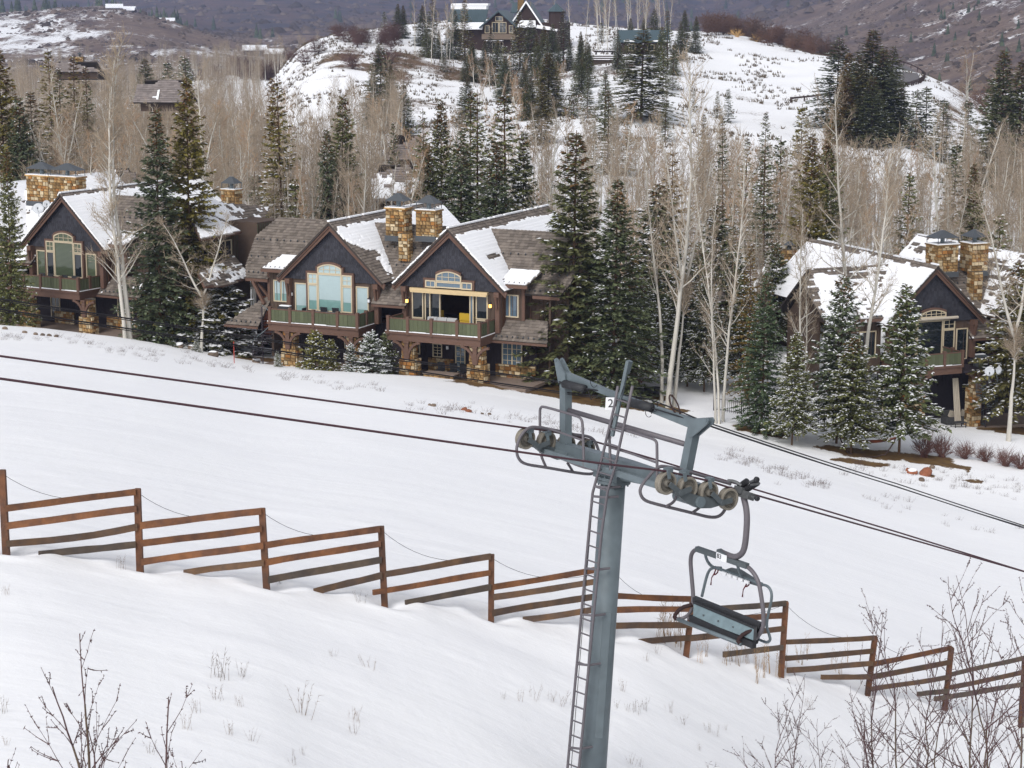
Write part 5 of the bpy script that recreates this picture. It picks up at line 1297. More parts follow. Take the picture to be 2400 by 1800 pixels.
RAILS = [(12, 1192, 318, 1153, 0), (13, 1233, 320, 1192, 0), (15, 1275, 322, 1235, 1, 5), (90, 1299, 318, 1276, 1), (328, 1232, 612, 1198, 0), (329, 1274, 614, 1239, 0), (331, 1317, 617, 1279, 0), (430, 1343, 618, 1319, 1),
 (622, 1278, 890, 1240, 0), (624, 1318, 892, 1274, 0), (628, 1359, 894, 1312, 1), (735, 1388, 895, 1348, 1), (902, 1346, 1150, 1304, 0), (874, 1389, 1150, 1342, 0), (950, 1414, 1150, 1376, 1),
 (1156, 1376, 1434, 1329, 0), (1156, 1400, 1433, 1357, 0), (1154, 1437, 1431, 1392, 0), (1226, 1453, 1430, 1424, 1), (1436, 1396, 1624, 1404, 0), (1435, 1430, 1622, 1427, 0), (1433, 1467, 1618, 1465, 1), (1480, 1506, 1700, 1487, 1),
 (1622, 1431, 1842, 1414, 1), (1620, 1458, 1840, 1442, 0), (1616, 1497, 1838, 1473, 1), (1695, 1534, 1835, 1517, 1), (1843, 1505, 2050, 1495, 1), (1841, 1543, 2047, 1526, 1), (1845, 1571, 2045, 1555, 1), (1925, 1587, 2040, 1586, 0),
 (2048, 1556, 2229, 1518, 0), (2046, 1586, 2227, 1552, 0), (2042, 1615, 2224, 1587, 0), (2150, 1627, 2222, 1620, 1), (2228, 1581, 2401, 1542, 1), (2227, 1611, 2399, 1575, 0), (2190, 1638, 2397, 1604, 1), (2400, 1608, 2560, 1575, 0), (2398, 1640, 2558, 1606, 0), (2556, 1640, 2724, 1606, 0), (2554, 1672, 2722, 1640, 1), (2722, 1676, 2888, 1643, 1), (2720, 1708, 2886, 1676, 0), (2886, 1712, 3058, 1678, 0), (2884, 1744, 3056, 1710, 1)]
for rl in RAILS:
    x0, y0, x1, y1, k = rl[:5]; sag = rl[5] if len(rl) > 5 else 0
    mb = MB(); n = 6; pts = []; w1, w2 = fr_.uniform(-1.3, 1.3), fr_.uniform(-.8, .8)
    for i in range(n + 1):
        t = i / n; pts.append(fat(x0 + (x1 - x0) * t, y0 + (y1 - y0) * t + sag * math.sin(math.pi * t) + w1 * math.sin(math.pi * t) + w2 * math.sin(2 * math.pi * t) + fr_.uniform(-.3, .3), -.09))
    d = pts[-1] - pts[0]; d /= np.linalg.norm(d); h = np.array([0, 0, .066]); dep = np.cross(d, [0, 0, 1.0]); dep /= np.linalg.norm(dep); dep *= .024
    hz_ = .058 + .010 * fr_.random()
    boxbeam(mb, [(p, np.array([0, 0, hz_ * (1 + .08 * fr_.uniform(-1, 1))]), dep) for p in pts]); fpart(mb, 'rail', ('rail_grey' if fr_.random() < .4 else 'rail_worn') if k else ('rail_worn' if fr_.random() < .25 else 'rail_fresh'))
for i in range(len(tops) - 1):
    mb = MB(); a, b = tops[i] - np.array([0, 0, .06]), tops[i + 1] - np.array([0, 0, .05]); sag = .32
    mb.tube([a * (1 - t) + b * t - np.array([0, 0, sag * 4 * t * (1 - t) * (1.2 - .4 * t)]) for t in np.linspace(0, 1, 15)], .0045, 4); fpart(mb, 'wire', 'cable')
# ------------------------------------------------------------------ trees
def tubes_np(segs, n=5):
    """segs: list of (p0, p1, r0, r1) -> vertices, quads"""
    S = np.array([np.concatenate([a, b, [r0, r1]]) for a, b, r0, r1 in segs])
    a, b, r0, r1 = S[:, :3], S[:, 3:6], S[:, 6], S[:, 7]
    d = b - a; d /= np.maximum(np.linalg.norm(d, axis=1, keepdims=True), 1e-9)
    ref = np.where(abs(d[:, 2:3]) < .9, np.array([[0, 0, 1.0]]), np.array([[1.0, 0, 0]]))
    x = np.cross(d, ref); x /= np.linalg.norm(x, axis=1, keepdims=True); y = np.cross(d, x)
    th = 2 * np.pi * np.arange(n) / n
    ring = x[:, None] * np.cos(th)[None, :, None] + y[:, None] * np.sin(th)[None, :, None]
    V = np.concatenate([a[:, None] + ring * r0[:, None, None], b[:, None] + ring * r1[:, None, None]], 1).reshape(-1, 3)
    base_ = (np.arange(len(S)) * 2 * n)[:, None]; k = np.arange(n)[None]
    Fq = np.stack([base_ + k, base_ + (k + 1) % n, base_ + n + (k + 1) % n, base_ + n + k], -1).reshape(-1, 4)
    return V, Fq
def spikes_np(P0, P1, r):
    """thin three-sided twigs tapering to a point"""
    P0 = np.asarray(P0); P1 = np.asarray(P1); r = np.asarray(r).reshape(-1, 1)
    d = P1 - P0; d = d / np.maximum(np.linalg.norm(d, axis=1, keepdims=True), 1e-9)
    ref = np.where(abs(d[:, 2:3]) < .9, np.array([[0, 0, 1.0]]), np.array([[1.0, 0, 0]]))
    x = np.cross(d, ref); x /= np.linalg.norm(x, axis=1, keepdims=True); y = np.cross(d, x)
    V = np.stack([P0 + x * r, P0 - x * r * .5 + y * r * .87, P0 - x * r * .5 - y * r * .87, P1], 1).reshape(-1, 3)
    b = (np.arange(len(P0)) * 4)[:, None]
    Fq = np.concatenate([b + np.array([[0, 1, 3]]), b + np.array([[1, 2, 3]]), b + np.array([[2, 0, 3]])], 0)
    return V, Fq
def spruce_proto(seed, H=15.0, R0=2.7, bare_h=.6, gap=.34, nb=7, spray=.30, droop=.25, snow=.05, cones=.2, sparse=0.0, detail=1.0):
    rr = np.random.RandomState(seed)
    T, Q, SN = [], [], []
    z = bare_h; brs = []
    while z < H - .25:
        t = (z - bare_h) / (H - bare_h)
        Lm = R0 * ((1 - t) ** .88) * (.55 + .45 * min(1, (z - bare_h) / (.08 * H) + .45)) + .10
        k = max(4, int(round(nb * (1 - .35 * t))))
        a0 = rr.rand() * 6.28
        for i in range(k):
            if rr.rand() < sparse: continue
            brs.append((z + rr.uniform(-.15, .15), a0 + 6.283 * i / k + rr.uniform(-.3, .3), Lm * rr.uniform(.62, 1.12), t))
        z += gap * (1.15 - .5 * t) * rr.uniform(.8, 1.2)
    segs = [((0, 0, 0.0), (0, 0, H * .5), .016 * H * .62, .0085 * H * .62), ((0, 0, H * .5), (0, 0, H), .0085 * H * .62, .02)]
    V4, mi = [], []
    for (z, az, L, t) in brs:
        ca, sa = math.cos(az), math.sin(az); dirh = np.array([ca, sa, 0]); sd = np.array([-sa, ca, 0])
        rise = .38 * t + .05 - (1 - t) * .12
        n = max(3, int(L / (.125 / detail)))
        s = np.sort(rr.uniform(.12, 1.0, n)) if L > .5 else np.linspace(.2, 1, n)
        zz = z + L * (rise * s - droop * s * s * (1.1 - t) + .10 * s ** 3)
        C = dirh[None] * (L * s)[:, None]; C[:, 2] = zz
        segs.append(((0, 0, z), tuple(dirh * L * .85 + np.array([0, 0, z + L * (rise * .85 - droop * .72 * (1.1 - t))])), .012 + .009 * L, .006)) if L > .8 and rr.rand() < .6 else None
        for side in (-1, 1, 0):
            m = n if side else max(2, n // 2)
            idx = np.arange(n) if side else rr.choice(n, m, replace=False)
            ln = spray * (1.15 - .62 * s[idx]) * rr.uniform(.7, 1.3, m) * (.55 + .45 * min(1.0, L / 1.2)) + .08
            ang = rr.uniform(.5, 1.05, m) * side
            out = dirh[None] * np.cos(ang)[:, None] + sd[None] * np.sin(ang)[:, None]
            out[:, 2] += rr.uniform(-.50, .12, m) if side else rr.uniform(.0, .5, m)
            tip = C[idx] + out * ln[:, None]
            wv = np.cross(out, np.array([0, 0, 1.0])); wv /= np.maximum(np.linalg.norm(wv, axis=1, keepdims=True), 1e-6)
            wv = wv + rr.uniform(-.5, .5, (m, 3)); wd = (.052 + .03 * rr.rand(m)) * (1.0 + .25 * side * side)
            mid = C[idx] + out * (ln * .45)[:, None]; mid[:, 2] += .02
            V4.append(np.stack([C[idx], mid - wv * wd[:, None], tip, mid + wv * wd[:, None]], 1))
            mi.append(((rr.rand(m) < cones * np.clip((t - .72) / .2, 0, 1) * 1.6) * 1).astype(int))
            if snow > 0:
                sel = rr.rand(m) < snow * (.25 + .75 * s[idx]) * (1.25 - .5 * t)
                if sel.any():
                    c2 = mid[sel] + np.array([0, 0, .05]); o2 = out[sel] * (ln[sel] * .5)[:, None]; w2 = np.cross(o2, [0, 0, 1.0]); w2 /= np.maximum(np.linalg.norm(w2, axis=1, keepdims=True), 1e-6); w2 *= (.032 + .045 * rr.rand(sel.sum()))[:, None]
                    o2[:, 2] *= .5
                    SN.append(np.stack([c2 - o2 * .8, c2 - w2, c2 + o2, c2 + w2], 1) + np.array([0, 0, .012]))
    V = np.concatenate(V4).reshape(-1, 3); Fq = np.arange(len(V)).reshape(-1, 4)
    crown = fast_mesh('crown', V, Fq, [M['needles'], M['cones']], None, False, np.concatenate(mi))
    tv, tf = tubes_np([tuple(np.array(q) if hasattr(q, '__len__') else q for q in s_) for s_ in segs if s_], 6)
    trunk = fast_mesh('trunk', tv, tf, M['spruce_bark'], None, True)
    parts = [trunk, crown]
    if SN:
        SV = np.concatenate(SN)
        # small raised lumps: a diamond with a lifted middle
        c = SV.mean(1) + np.array([0, 0, .045]); VV = np.concatenate([SV, c[:, None]], 1).reshape(-1, 3); b = (np.arange(len(SV)) * 5)[:, None]
        F3 = np.concatenate([b + np.array([[k, (k + 1) % 4, 4]]) for k in range(4)], 0)
        parts.append(fast_mesh('snow_cover', VV, F3, M['roof_snow'], None, True))
    res = dict(H=H, parts=[(o.name.split('.')[0], o.data) for o in parts])
    for o in parts: bpy.data.objects.remove(o)
    return res
def aspen_proto(seed, H=13.0, fork=0, nbr=36, fine=1.0, wide=1.0, low=.28, twig_r=.012):
    rr = np.random.RandomState(seed)
    segs = []; tp0, tp1, tr = [], [], []
    def limb(p, d, L, r, depth, t0):
        """a curving limb made of short segments; returns points along it"""
        k = max(3, int(L / .45)); pts = [p]; dd = d / np.linalg.norm(d)
        for i in range(k):
            dd = dd + rr.normal(0, .10 if depth else .035, 3) + np.array([0, 0, .06 if depth else .02]); dd /= np.linalg.norm(dd)
            pts.append(pts[-1] + dd * L / k)
        for i in range(k): segs.append((pts[i], pts[i + 1], r * (1 - .85 * i / k), r * (1 - .85 * (i + 1) / k)))
        return pts
    def twigs(pts, n, L):
        for _ in range(n):
            i = rr.randint(len(pts) // 3, len(pts)); j = max(i - 1, 0); q = pts[j] + (pts[i] - pts[j]) * rr.rand(); d = pts[i] - pts[j]; d = d / max(np.linalg.norm(d), 1e-6)
            dv = d + rr.normal(0, .55, 3) + np.array([0, 0, .22]); dv /= np.linalg.norm(dv); l = L * rr.uniform(.4, 1.1)
            e = q + dv * l; tp0.append(q); tp1.append(e); tr.append(twig_r * rr.uniform(.7, 1.2))
            for _2 in range(2 if fine >= 1 else 1):
                q2 = q + dv * l * rr.uniform(.3, .9); d2 = dv + rr.normal(0, .6, 3) + np.array([0, 0, .15]); d2 /= np.linalg.norm(d2); tp0.append(q2); tp1.append(q2 + d2 * l * rr.uniform(.3, .6)); tr.append(twig_r * .75)
    def stem(p, d, L, r, t0):
        pts = limb(p, d, L, r, 0, 0); P = np.array(pts)
        for b in range(nbr):
            f = t0 + (1 - t0) * ((b + rr.rand()) / nbr); x = f * (len(pts) - 1); i = min(int(x), len(pts) - 2); q = P[i] + (P[i + 1] - P[i]) * (x - i)
            az = rr.rand() * 6.283; el = .45 + .55 * f + rr.normal(0, .12)
            dv = np.array([math.cos(az) * math.cos(el), math.sin(az) * math.cos(el), math.sin(el)])
            l = L * .21 * wide * (1.12 - .75 * f) * rr.uniform(.55, 1.15)
            bp_ = limb(q, dv, l, r * (.34 - .2 * f), 1, 0); twigs(bp_, int((7 + 5 * (1 - f)) * fine), .75)
            for _ in range(2):
                i2 = rr.randint(1, len(bp_)); d2 = (bp_[i2] - bp_[i2 - 1]); d2 /= np.linalg.norm(d2); d2 = d2 + rr.normal(0, .5, 3); b2 = limb(bp_[i2], d2, l * .5, min(r * .09, .0118), 1, 0); twigs(b2, int(4 * fine), .6)
        return pts
    if fork:
        p = stem(np.zeros(3), np.array([.04, 0, 1.0]), H * .42, .012 * H * .9, .75)
        for k in range(fork):
            a = 6.283 * k / fork + .4; stem(p[-1], np.array([.42 * math.cos(a), .25 * math.sin(a), 1.0]), H * .58, .009 * H * .75, .08)
    else:
        stem(np.zeros(3), np.array([rr.normal(0, .03), rr.normal(0, .03), 1.0]), H, (.0118 if twig_r > .015 else .0098) * H, low)
    tv, tf = tubes_np([(np.asarray(a), np.asarray(b), r0, r1) for a, b, r0, r1 in segs if r0 > .012], 5)
    tr_o = fast_mesh('trunk', tv, tf, M['aspen_bark'], None, True)
    small = [s for s in segs if s[2] <= .012]
    P0 = list(tp0) + [s[0] for s in small]; P1 = list(tp1) + [s[1] for s in small]; RR = list(tr) + [max(s[2], .006) for s in small]
    cv, cf = spikes_np(P0, P1, RR)
    cr_o = fast_mesh('crown', cv, cf, M['twig'], None, False)
    res = dict(H=H, parts=[('trunk', tr_o.data), ('crown', cr_o.data)])
    bpy.data.objects.remove(tr_o); bpy.data.objects.remove(cr_o)
    return res
def plant(proto, name, p, H, rz, label, cat, group=None, color=None, lean=(0, 0), wide=1.0):
    s = H / proto['H']
    e = empty(name, p, rz, label, cat, group); e.scale = (s * wide, s * wide, s); e.rotation_euler = (lean[0], lean[1], rz)
    for nm, me in proto['parts']:
        o = bpy.data.objects.new(nm, me); link(o); o.parent = e
        if nm in ('snow_cover', 'buds'): o['kind'] = 'stuff'
        if color is not None and nm == 'crown': o.color = (*color, 1)
    return e
trng = random.Random(21)
SP = dict(
    dense=[spruce_proto(1, 15, 4.0, .5, .33, 8, .40, .30, .018, .25, detail=1.1), spruce_proto(2, 15, 3.6, .5, .34, 8, .42, .22, .03, .35, detail=1.1), spruce_proto(14, 15, 3.9, .9, .40, 8, .44, .40, .035, .2, .14, detail=1.1), spruce_proto(15, 15, 3.5, .3, .30, 8, .38, .16, .02, .4, .06, detail=1.1)],
    narrow=[spruce_proto(3, 15, 2.2, .8, .36, 6, .30, .22, .05, .5, .05), spruce_proto(4, 15, 2.5, 1.2, .40, 6, .32, .30, .10, .3, .12)],
    open=[spruce_proto(5, 15, 3.1, 1.5, .50, 7, .34, .38, .05, .35, .12), spruce_proto(6, 15, 2.9, 1.0, .46, 7, .36, .34, .12, .3, .1)],
    snowy=[spruce_proto(7, 10, 3.4, 1.9, .32, 9, .40, .26, .21, .3, detail=1.15), spruce_proto(8, 10, 3.1, 1.7, .31, 9, .40, .22, .25, .1, detail=1.15)],
    small=[spruce_proto(9, 7, 1.3, .5, .34, 6, .26, .18, .25, .0, .05), spruce_proto(10, 7, 1.5, .4, .32, 6, .26, .25, .12, .0)],
)
OLIVE, BLUE, DARK, GREEN, BROWN = (1.42, 1.16, .60), (.92, 1.06, 1.12), (.88, .93, .82), (1.12, 1.13, .84), (1.55, 1.0, .55)
# (px, row of the tip, distance, kind, tint, width, label or group key)
SPR = [
 # beside and behind the left lodge
 (2, 108, 196, 'dense', OLIVE, .85, 'tall olive spruce cut by the left edge, behind the left lodge'), (10, 345, 152, 'dense', GREEN, .62, 'snowy spruce on the left edge in front of the left lodge'), (47, 224, 190, 'dense', BLUE, .85, None), (74, 210, 200, 'narrow', DARK, 1.2, None), (112, 112, 236, 'narrow', OLIVE, 1.1, None), (164, 127, 238, 'narrow', OLIVE, 1.1, None), (199, 152, 250, 'narrow', GREEN, 1.0, None), (136, 155, 262, 'narrow', DARK, .9, None),
 (358, 246, 150.5, 'dense', BLUE, .80, 'big blue-green spruce beside the twin white aspens, left of the taller olive one'), (427, 175, 153, 'dense', OLIVE, .74, 'tallest olive spruce right of the left lodge'),
 (339, 134, 420, 'dense', DARK, 1.0, 'lone small dark spruce above the distant grey-shingled roof'), (656, 174, 187, 'open', OLIVE, .85, 'thin tall spruce with gaps standing left of the middle lodge roof'), (637, 177, 215, 'narrow', BROWN, .8, None), (793, 213, 190, 'dense', GREEN, .78, 'broad green spruce right behind the middle lodge left roof ridge'), (762, 296, 186, 'dense', BLUE, .7, None), (690, 420, 182, 'small', GREEN, 1.1, None), (600, 400, 192, 'small', DARK, 1.2, None), (432, 128, 470, 'small', DARK, 1.0, None), (395, 142, 440, 'small', DARK, 1.0, None), (436, 140, 455, 'small', DARK, 1.0, None),
 # behind the middle lodge
 (995, 250, 189, 'open', GREEN, .8, None), (1031, 228, 184, 'dense', GREEN, .75, 'narrow spruce behind the middle lodge right chimney'), (1118, 206, 186, 'open', GREEN, .95, None), (1097, 208, 196, 'narrow', GREEN, 1.1, None), (1187, 206, 182, 'open', GREEN, 1.15, 'wide-branched spruce above the middle lodge right ridge'), (1080, 300, 178, 'dense', BLUE, .9, None), (1160, 330, 176, 'dense', BLUE, 1.0, None), (1225, 300, 184, 'dense', DARK, .8, None), (1010, 330, 180, 'dense', DARK, .8, None), (925, 282, 215, 'narrow', DARK, .8, None), (1082, 199, 330, 'small', DARK, 1.0, None),
 # the two big ones in front of the right end of the middle lodge
 (1342, 300, 141, 'dense', (.98, .98, .80), 1.02, 'big dark spruce covering the right end of the middle lodge'), (1440, 415, 137.5, 'dense', (.84, .95, .92), 1.0, 'big dark spruce behind the lift tower, right of its taller neighbour'),
 # right centre
 (1575, 345, 163, 'open', BROWN, 1.0, 'rusty brown spruce behind the forked aspens right of the tower'), (1540, 420, 160, 'snowy', DARK, .9, None), (1700, 268, 215, 'narrow', DARK, .8, None), (1795, 257, 222, 'narrow', DARK, .9, None), (1750, 318, 205, 'narrow', GREEN, 1.1, None), (1799, 362, 180, 'open', DARK, .9, 'dark open spruce right of the forked aspens with snow on its lower boughs'), (1650, 262, 232, 'narrow', OLIVE, .8, None), (1902, 308, 176, 'dense', OLIVE, .82, 'broad olive spruce standing above the right lodge left roof'), (1942, 288, 181, 'dense', GREEN, .7, None), (1831, 315, 212, 'small', DARK, 1.0, None), (1880, 240, 240, 'small', OLIVE, .9, None), (2292, 380, 180, 'dense', GREEN, .75, 'green spruce behind the right lodge right chimney'), (2350, 495, 174, 'small', GREEN, 1.0, None), (1345, 173, 332, 'small', GREEN, 1.0, None), (1377, 188, 328, 'small', GREEN, 1.0, None),
 # front row by the right lodge
 (1793, 630, 131, 'dense', (.72, .95, .95), .82, 'leftmost big green spruce of the row before the right lodge, by the iron fence'), (1762, 565, 143, 'narrow', BROWN, .9, 'narrow brownish spruce between the white aspens and the right lodge'), (1863, 772, 128, 'snowy', GREEN, .78, 'small brown-topped snowy spruce left of the right lodge, with bare lower trunk'), (1973, 632, 133, 'snowy', BLUE, .72, 'blue snowy spruce with thick leaning trunk before the right lodge'), (2004, 782, 126, 'snowy', GREEN, .98, 'broad snowy spruce beside the hammock before the right lodge'), (2122, 660, 126.5, 'snowy', (.9, 1, .8), .8, 'tallest snowy spruce right of the hammock, before the right lodge gable'), (2388, 602, 137, 'snowy', (1.2, 1.05, .75), .85, 'snowy olive spruce at the right edge before the right lodge'),
 # knoll
 (901, 24, 478, 'small', DARK, .9, None), (932, 7, 474, 'dense', DARK, .8, None), (946, 11, 476, 'dense', DARK, .8, None), (892, 98, 332, 'dense', DARK, .95, 'dark spruce leading the clump of three on the left flank of the knoll'), (916, 152, 326, 'dense', DARK, .9, None), (948, 195, 322, 'dense', GREEN, .9, None), (872, 160, 336, 'dense', DARK, .8, None),
 (1013, -12, 450, 'narrow', DARK, 1.1, None), (1028, 70, 442, 'dense', GREEN, .7, None), (1066, 22, 448, 'dense', BLUE, .75, None), (1089, -8, 446, 'narrow', OLIVE, 1.0, None), (1089, 132, 405, 'dense', GREEN, .9, None), (1136, 90, 426, 'dense', DARK, .85, 'dark spruce standing left of the lit door of the hilltop house'), (1203, 92, 430, 'small', DARK, .9, None), (1219, 20, 440, 'narrow', OLIVE, 1.2, None), (1232, 108, 420, 'narrow', GREEN, .9, None), (1259, 83, 424, 'dense', GREEN, .75, None), (1295, 54, 432, 'dense', BLUE, .8, 'blue snowy spruce below the hilltop house turret'), (1321, 22, 436, 'narrow', DARK, 1.2, None), (1360, 72, 418, 'dense', GREEN, .7, None), (1335, 90, 425, 'dense', DARK, .7, None), (1310, 100, 422, 'dense', DARK, .8, None), (1050, 60, 452, 'dense', DARK, .8, None),
 (1286, 122, 338, 'dense', (.95, .85, .55), 1.3, 'big brownish spruce on the slope below the hilltop house'), (1270, 190, 300, 'dense', (1.0, .82, .55), .9, None), (1418, 160, 305, 'narrow', GREEN, 1.1, None), (1427, 206, 262, 'narrow', GREEN, 1.1, None), (1505, 62, 322, 'dense', (.95, .92, .55), 1.35, 'largest dense olive spruce on the knoll, right of the pergola'), (1534, 18, 445, 'dense', DARK, .9, None), (1567, 22, 400, 'narrow', GREEN, 1.0, None), (1596, 50, 430, 'dense', DARK, .8, None), (1583, 95, 400, 'dense', GREEN, .8, None), (1451, 96, 410, 'dense', GREEN, .9, None), (1605, 22, 455, 'dense', DARK, .8, None), (1631, 36, 452, 'dense', DARK, .8, None), (1510, 40, 460, 'dense', DARK, .8, None), (1410, 50, 470, 'small', GREEN, .9, None),
 (990, 10, 462, 'dense', DARK, 1.0, None), (1000, 60, 440, 'dense', GREEN, .9, None), (1150, 60, 446, 'narrow', DARK, 1.1, None), (1180, 132, 428, 'small', DARK, 1.2, None), (1245, 40, 438, 'dense', DARK, .9, None), (1275, 60, 430, 'dense', GREEN, .9, None), (1380, 100, 415, 'dense', BLUE, .8, None), (1441, 70, 440, 'narrow', DARK, 1.0, None), (1478, 40, 452, 'dense', DARK, .8, None), (1550, 60, 405, 'dense', GREEN, .8, None), (1105, 100, 415, 'dense', GREEN, .8, None), (1040, 120, 418, 'small', DARK, 1.2, None), (1235, 150, 400, 'dense', GREEN, .7, None),
 (1708, 205, 330, 'small', DARK, .9, None), (1627, 206, 340, 'small', OLIVE, .8, None), (1683, 210, 335, 'small', OLIVE, .8, None), (1560, 205, 300, 'narrow', GREEN, .9, None), (1470, 260, 262, 'narrow', GREEN, .9, None), (1390, 280, 250, 'narrow', GREEN, .8, None),
 # clump by the road and down the right
 (1965, 84, 335, 'dense', (.8, .9, .85), 1.25, 'snow-dusted spruce at the left of the dark clump beside the road'), (1993, 120, 332, 'dense', BROWN, 1.0, None), (1989, 175, 318, 'dense', (1.5, .9, .5), 1.0, 'rust-topped spruce at the front of the dark clump beside the road'), (2012, 128, 328, 'dense', DARK, 1.1, None), (2048, 66, 330, 'dense', (.85, .78, .5), 1.35, 'tallest spruce of the dark clump beside the road'), (2027, 145, 318, 'dense', (.85, .78, .55), 1.2, None), (2095, 104, 336, 'dense', DARK, 1.1, None), (2070, 110, 326, 'dense', DARK, 1.2, None), (2048, 175, 315, 'dense', DARK, 1.2, None), (2115, 200, 325, 'dense', DARK, 1.1, None),
 (2148, 206, 318, 'small', DARK, 1.0, None), (2175, 199, 318, 'small', DARK, 1.2, None), (2211, 228, 308, 'small', DARK, 1.1, None), (2271, 231, 312, 'small', DARK, 1.0, None), (2356, 112, 292, 'dense', DARK, .9, 'dark spruce near the upper right corner above the brown aspens'), (2398, 137, 288, 'dense', DARK, .9, None), (2330, 190, 300, 'small', DARK, 1.0, None), (2240, 330, 225, 'small', DARK, 1.0, None), (2130, 400, 205, 'small', GREEN, 1.0, None),
 (1615, 640, 148, 'snowy', DARK, .9, None), (1655, 660, 146, 'snowy', DARK, .8, None), (1740, 640, 149, 'snowy', GREEN, .9, None), (1500, 640, 146, 'snowy', DARK, .8, None), (1545, 560, 155, 'open', DARK, 1.0, None), (1820, 560, 165, 'snowy', DARK, .8, None), (1455, 470, 162, 'open', DARK, .9, None),
 (1680, 470, 168, 'snowy', DARK, .9, None), (1640, 560, 156, 'snowy', DARK, .8, None), (1720, 520, 160, 'open', DARK, .9, None), (1590, 620, 150, 'snowy', DARK, .8, None), (1480, 560, 150, 'open', BROWN, .8, None),
]
GR_ = {0: [(300, 'spruce in the grove behind the left lodge chimneys'), (720, 'spruce in the grove behind the left lodge wing'), (960, 'spruce in the grove behind the middle lodge left roof'), (1280, 'spruce in the grove behind the middle lodge chimneys'), (1700, 'spruce in the grove on the snow above the lift tower'), (9999, 'spruce in the grove behind the right lodge')],
       1: [(600, 'small dark spruce far off beyond the left lodge'), (960, 'dark spruce on the left shoulder of the knoll'), (1210, 'spruce left of or below the hilltop house'), (1400, 'spruce between the hilltop house and the pergola'), (1640, 'spruce right of the pergola on the knoll'), (1900, 'small spruce on the snow right of the knoll'), (2120, 'dark spruce within the clump beside the road'), (9999, 'small dark spruce on the bank below the road guardrail')],
       2: [(9999, 'snow-dusted dark spruce in the thicket between the middle and right lodges')]}
FEET = {1793: (1792, 1014), 1863: (1855, 1044), 1973: (1956, 1040), 2004: (2001, 1064), 2122: (2112, 1066), 2388: (2375, 1008), 1342: (1340, 905), 1440: (1440, 930)}
for (px, py, D, kind, tint, wd, lab) in SPR:
    if px in FEET: D = float(hit(*FEET[px], 60)[1])
    p, zt = foot(px, py, D); H = max(zt - p[2], 2.0)
    k = kind; pr = trng.choice(SP[k])
    g = None
    if lab is None:
        gi = 1 if D > 255 else (2 if px > 1450 and px < 1760 and py > 400 else 0); lab = next(l_ for lim, l_ in GR_[gi] if px < lim); g = lab.replace('spruce', 'spruces', 1)
    tj = trng.uniform(.88, 1.12)
    plant(pr, 'spruce_tree', p - np.array([0, 0, .15]), H, trng.random() * 6.28, lab, 'spruce', g, tuple(c * tj for c in tint), (trng.uniform(-.02, .02), trng.uniform(-.02, .02)), wd * (1.42 if D > 255 else 1.08))
# shrubs of evergreen against the middle lodge
bushp = spruce_proto(12, 3.2, 1.9, .1, .22, 9, .34, .10, .18, .0); whitep = spruce_proto(13, 4.0, 2.2, .1, .24, 9, .34, .12, .85, .0)
for (px, py, D, pr, tint, wd, lab) in ((738, 770, 140.5, bushp, (1.5, 1.35, .8), .9, 'round yellow-green evergreen bush below the middle lodge left balcony'), (775, 792, 140.2, bushp, (1.35, 1.25, .8), .7, 'smaller yellow-green evergreen bush right of the round one'), (869, 772, 139.6, whitep, BLUE, .95, 'snow-white young spruce between the two balconies of the middle lodge'), (822, 800, 139.8, whitep, BLUE, .7, 'low frosted young spruce left of the snow-white one'), (905, 775, 142, bushp, DARK, .7, 'dark evergreen in the gap under the middle lodge right balcony'), (650, 818, 141.5, whitep, GREEN, .6, 'low snow-capped evergreen by the foot of the spiral stair'), (520, 655, 152, whitep, (.8, .75, .6), 1.5, 'sprawling snow-covered juniper before the red-brown porch door'), (495, 690, 151, whitep, (.8, .75, .6), 1.0, 'lower snow-covered juniper next to the sprawling one'), (460, 790, 147, whitep, GREEN, .8, 'snowy low evergreen at the foot of the branching white aspen')):
    p, zt = foot(px, py, D); plant(pr, 'evergreen_shrub', p - np.array([0, 0, .1]), max(zt - p[2], 1.0), trng.random() * 6, lab, 'shrub', None, tint, wide=wd)

AS = [aspen_proto(31, 13, 0, 34), aspen_proto(32, 13, 0, 38, wide=.85), aspen_proto(33, 13, 0, 30, low=.4), aspen_proto(34, 12, 2, 20), aspen_proto(35, 13, 0, 40, wide=.7, low=.2)]
TAN_T, GREY_T, ORANGE_T = (1.0, 1.0, 1.0), (.85, .9, .95), (1.15, .97, .82)
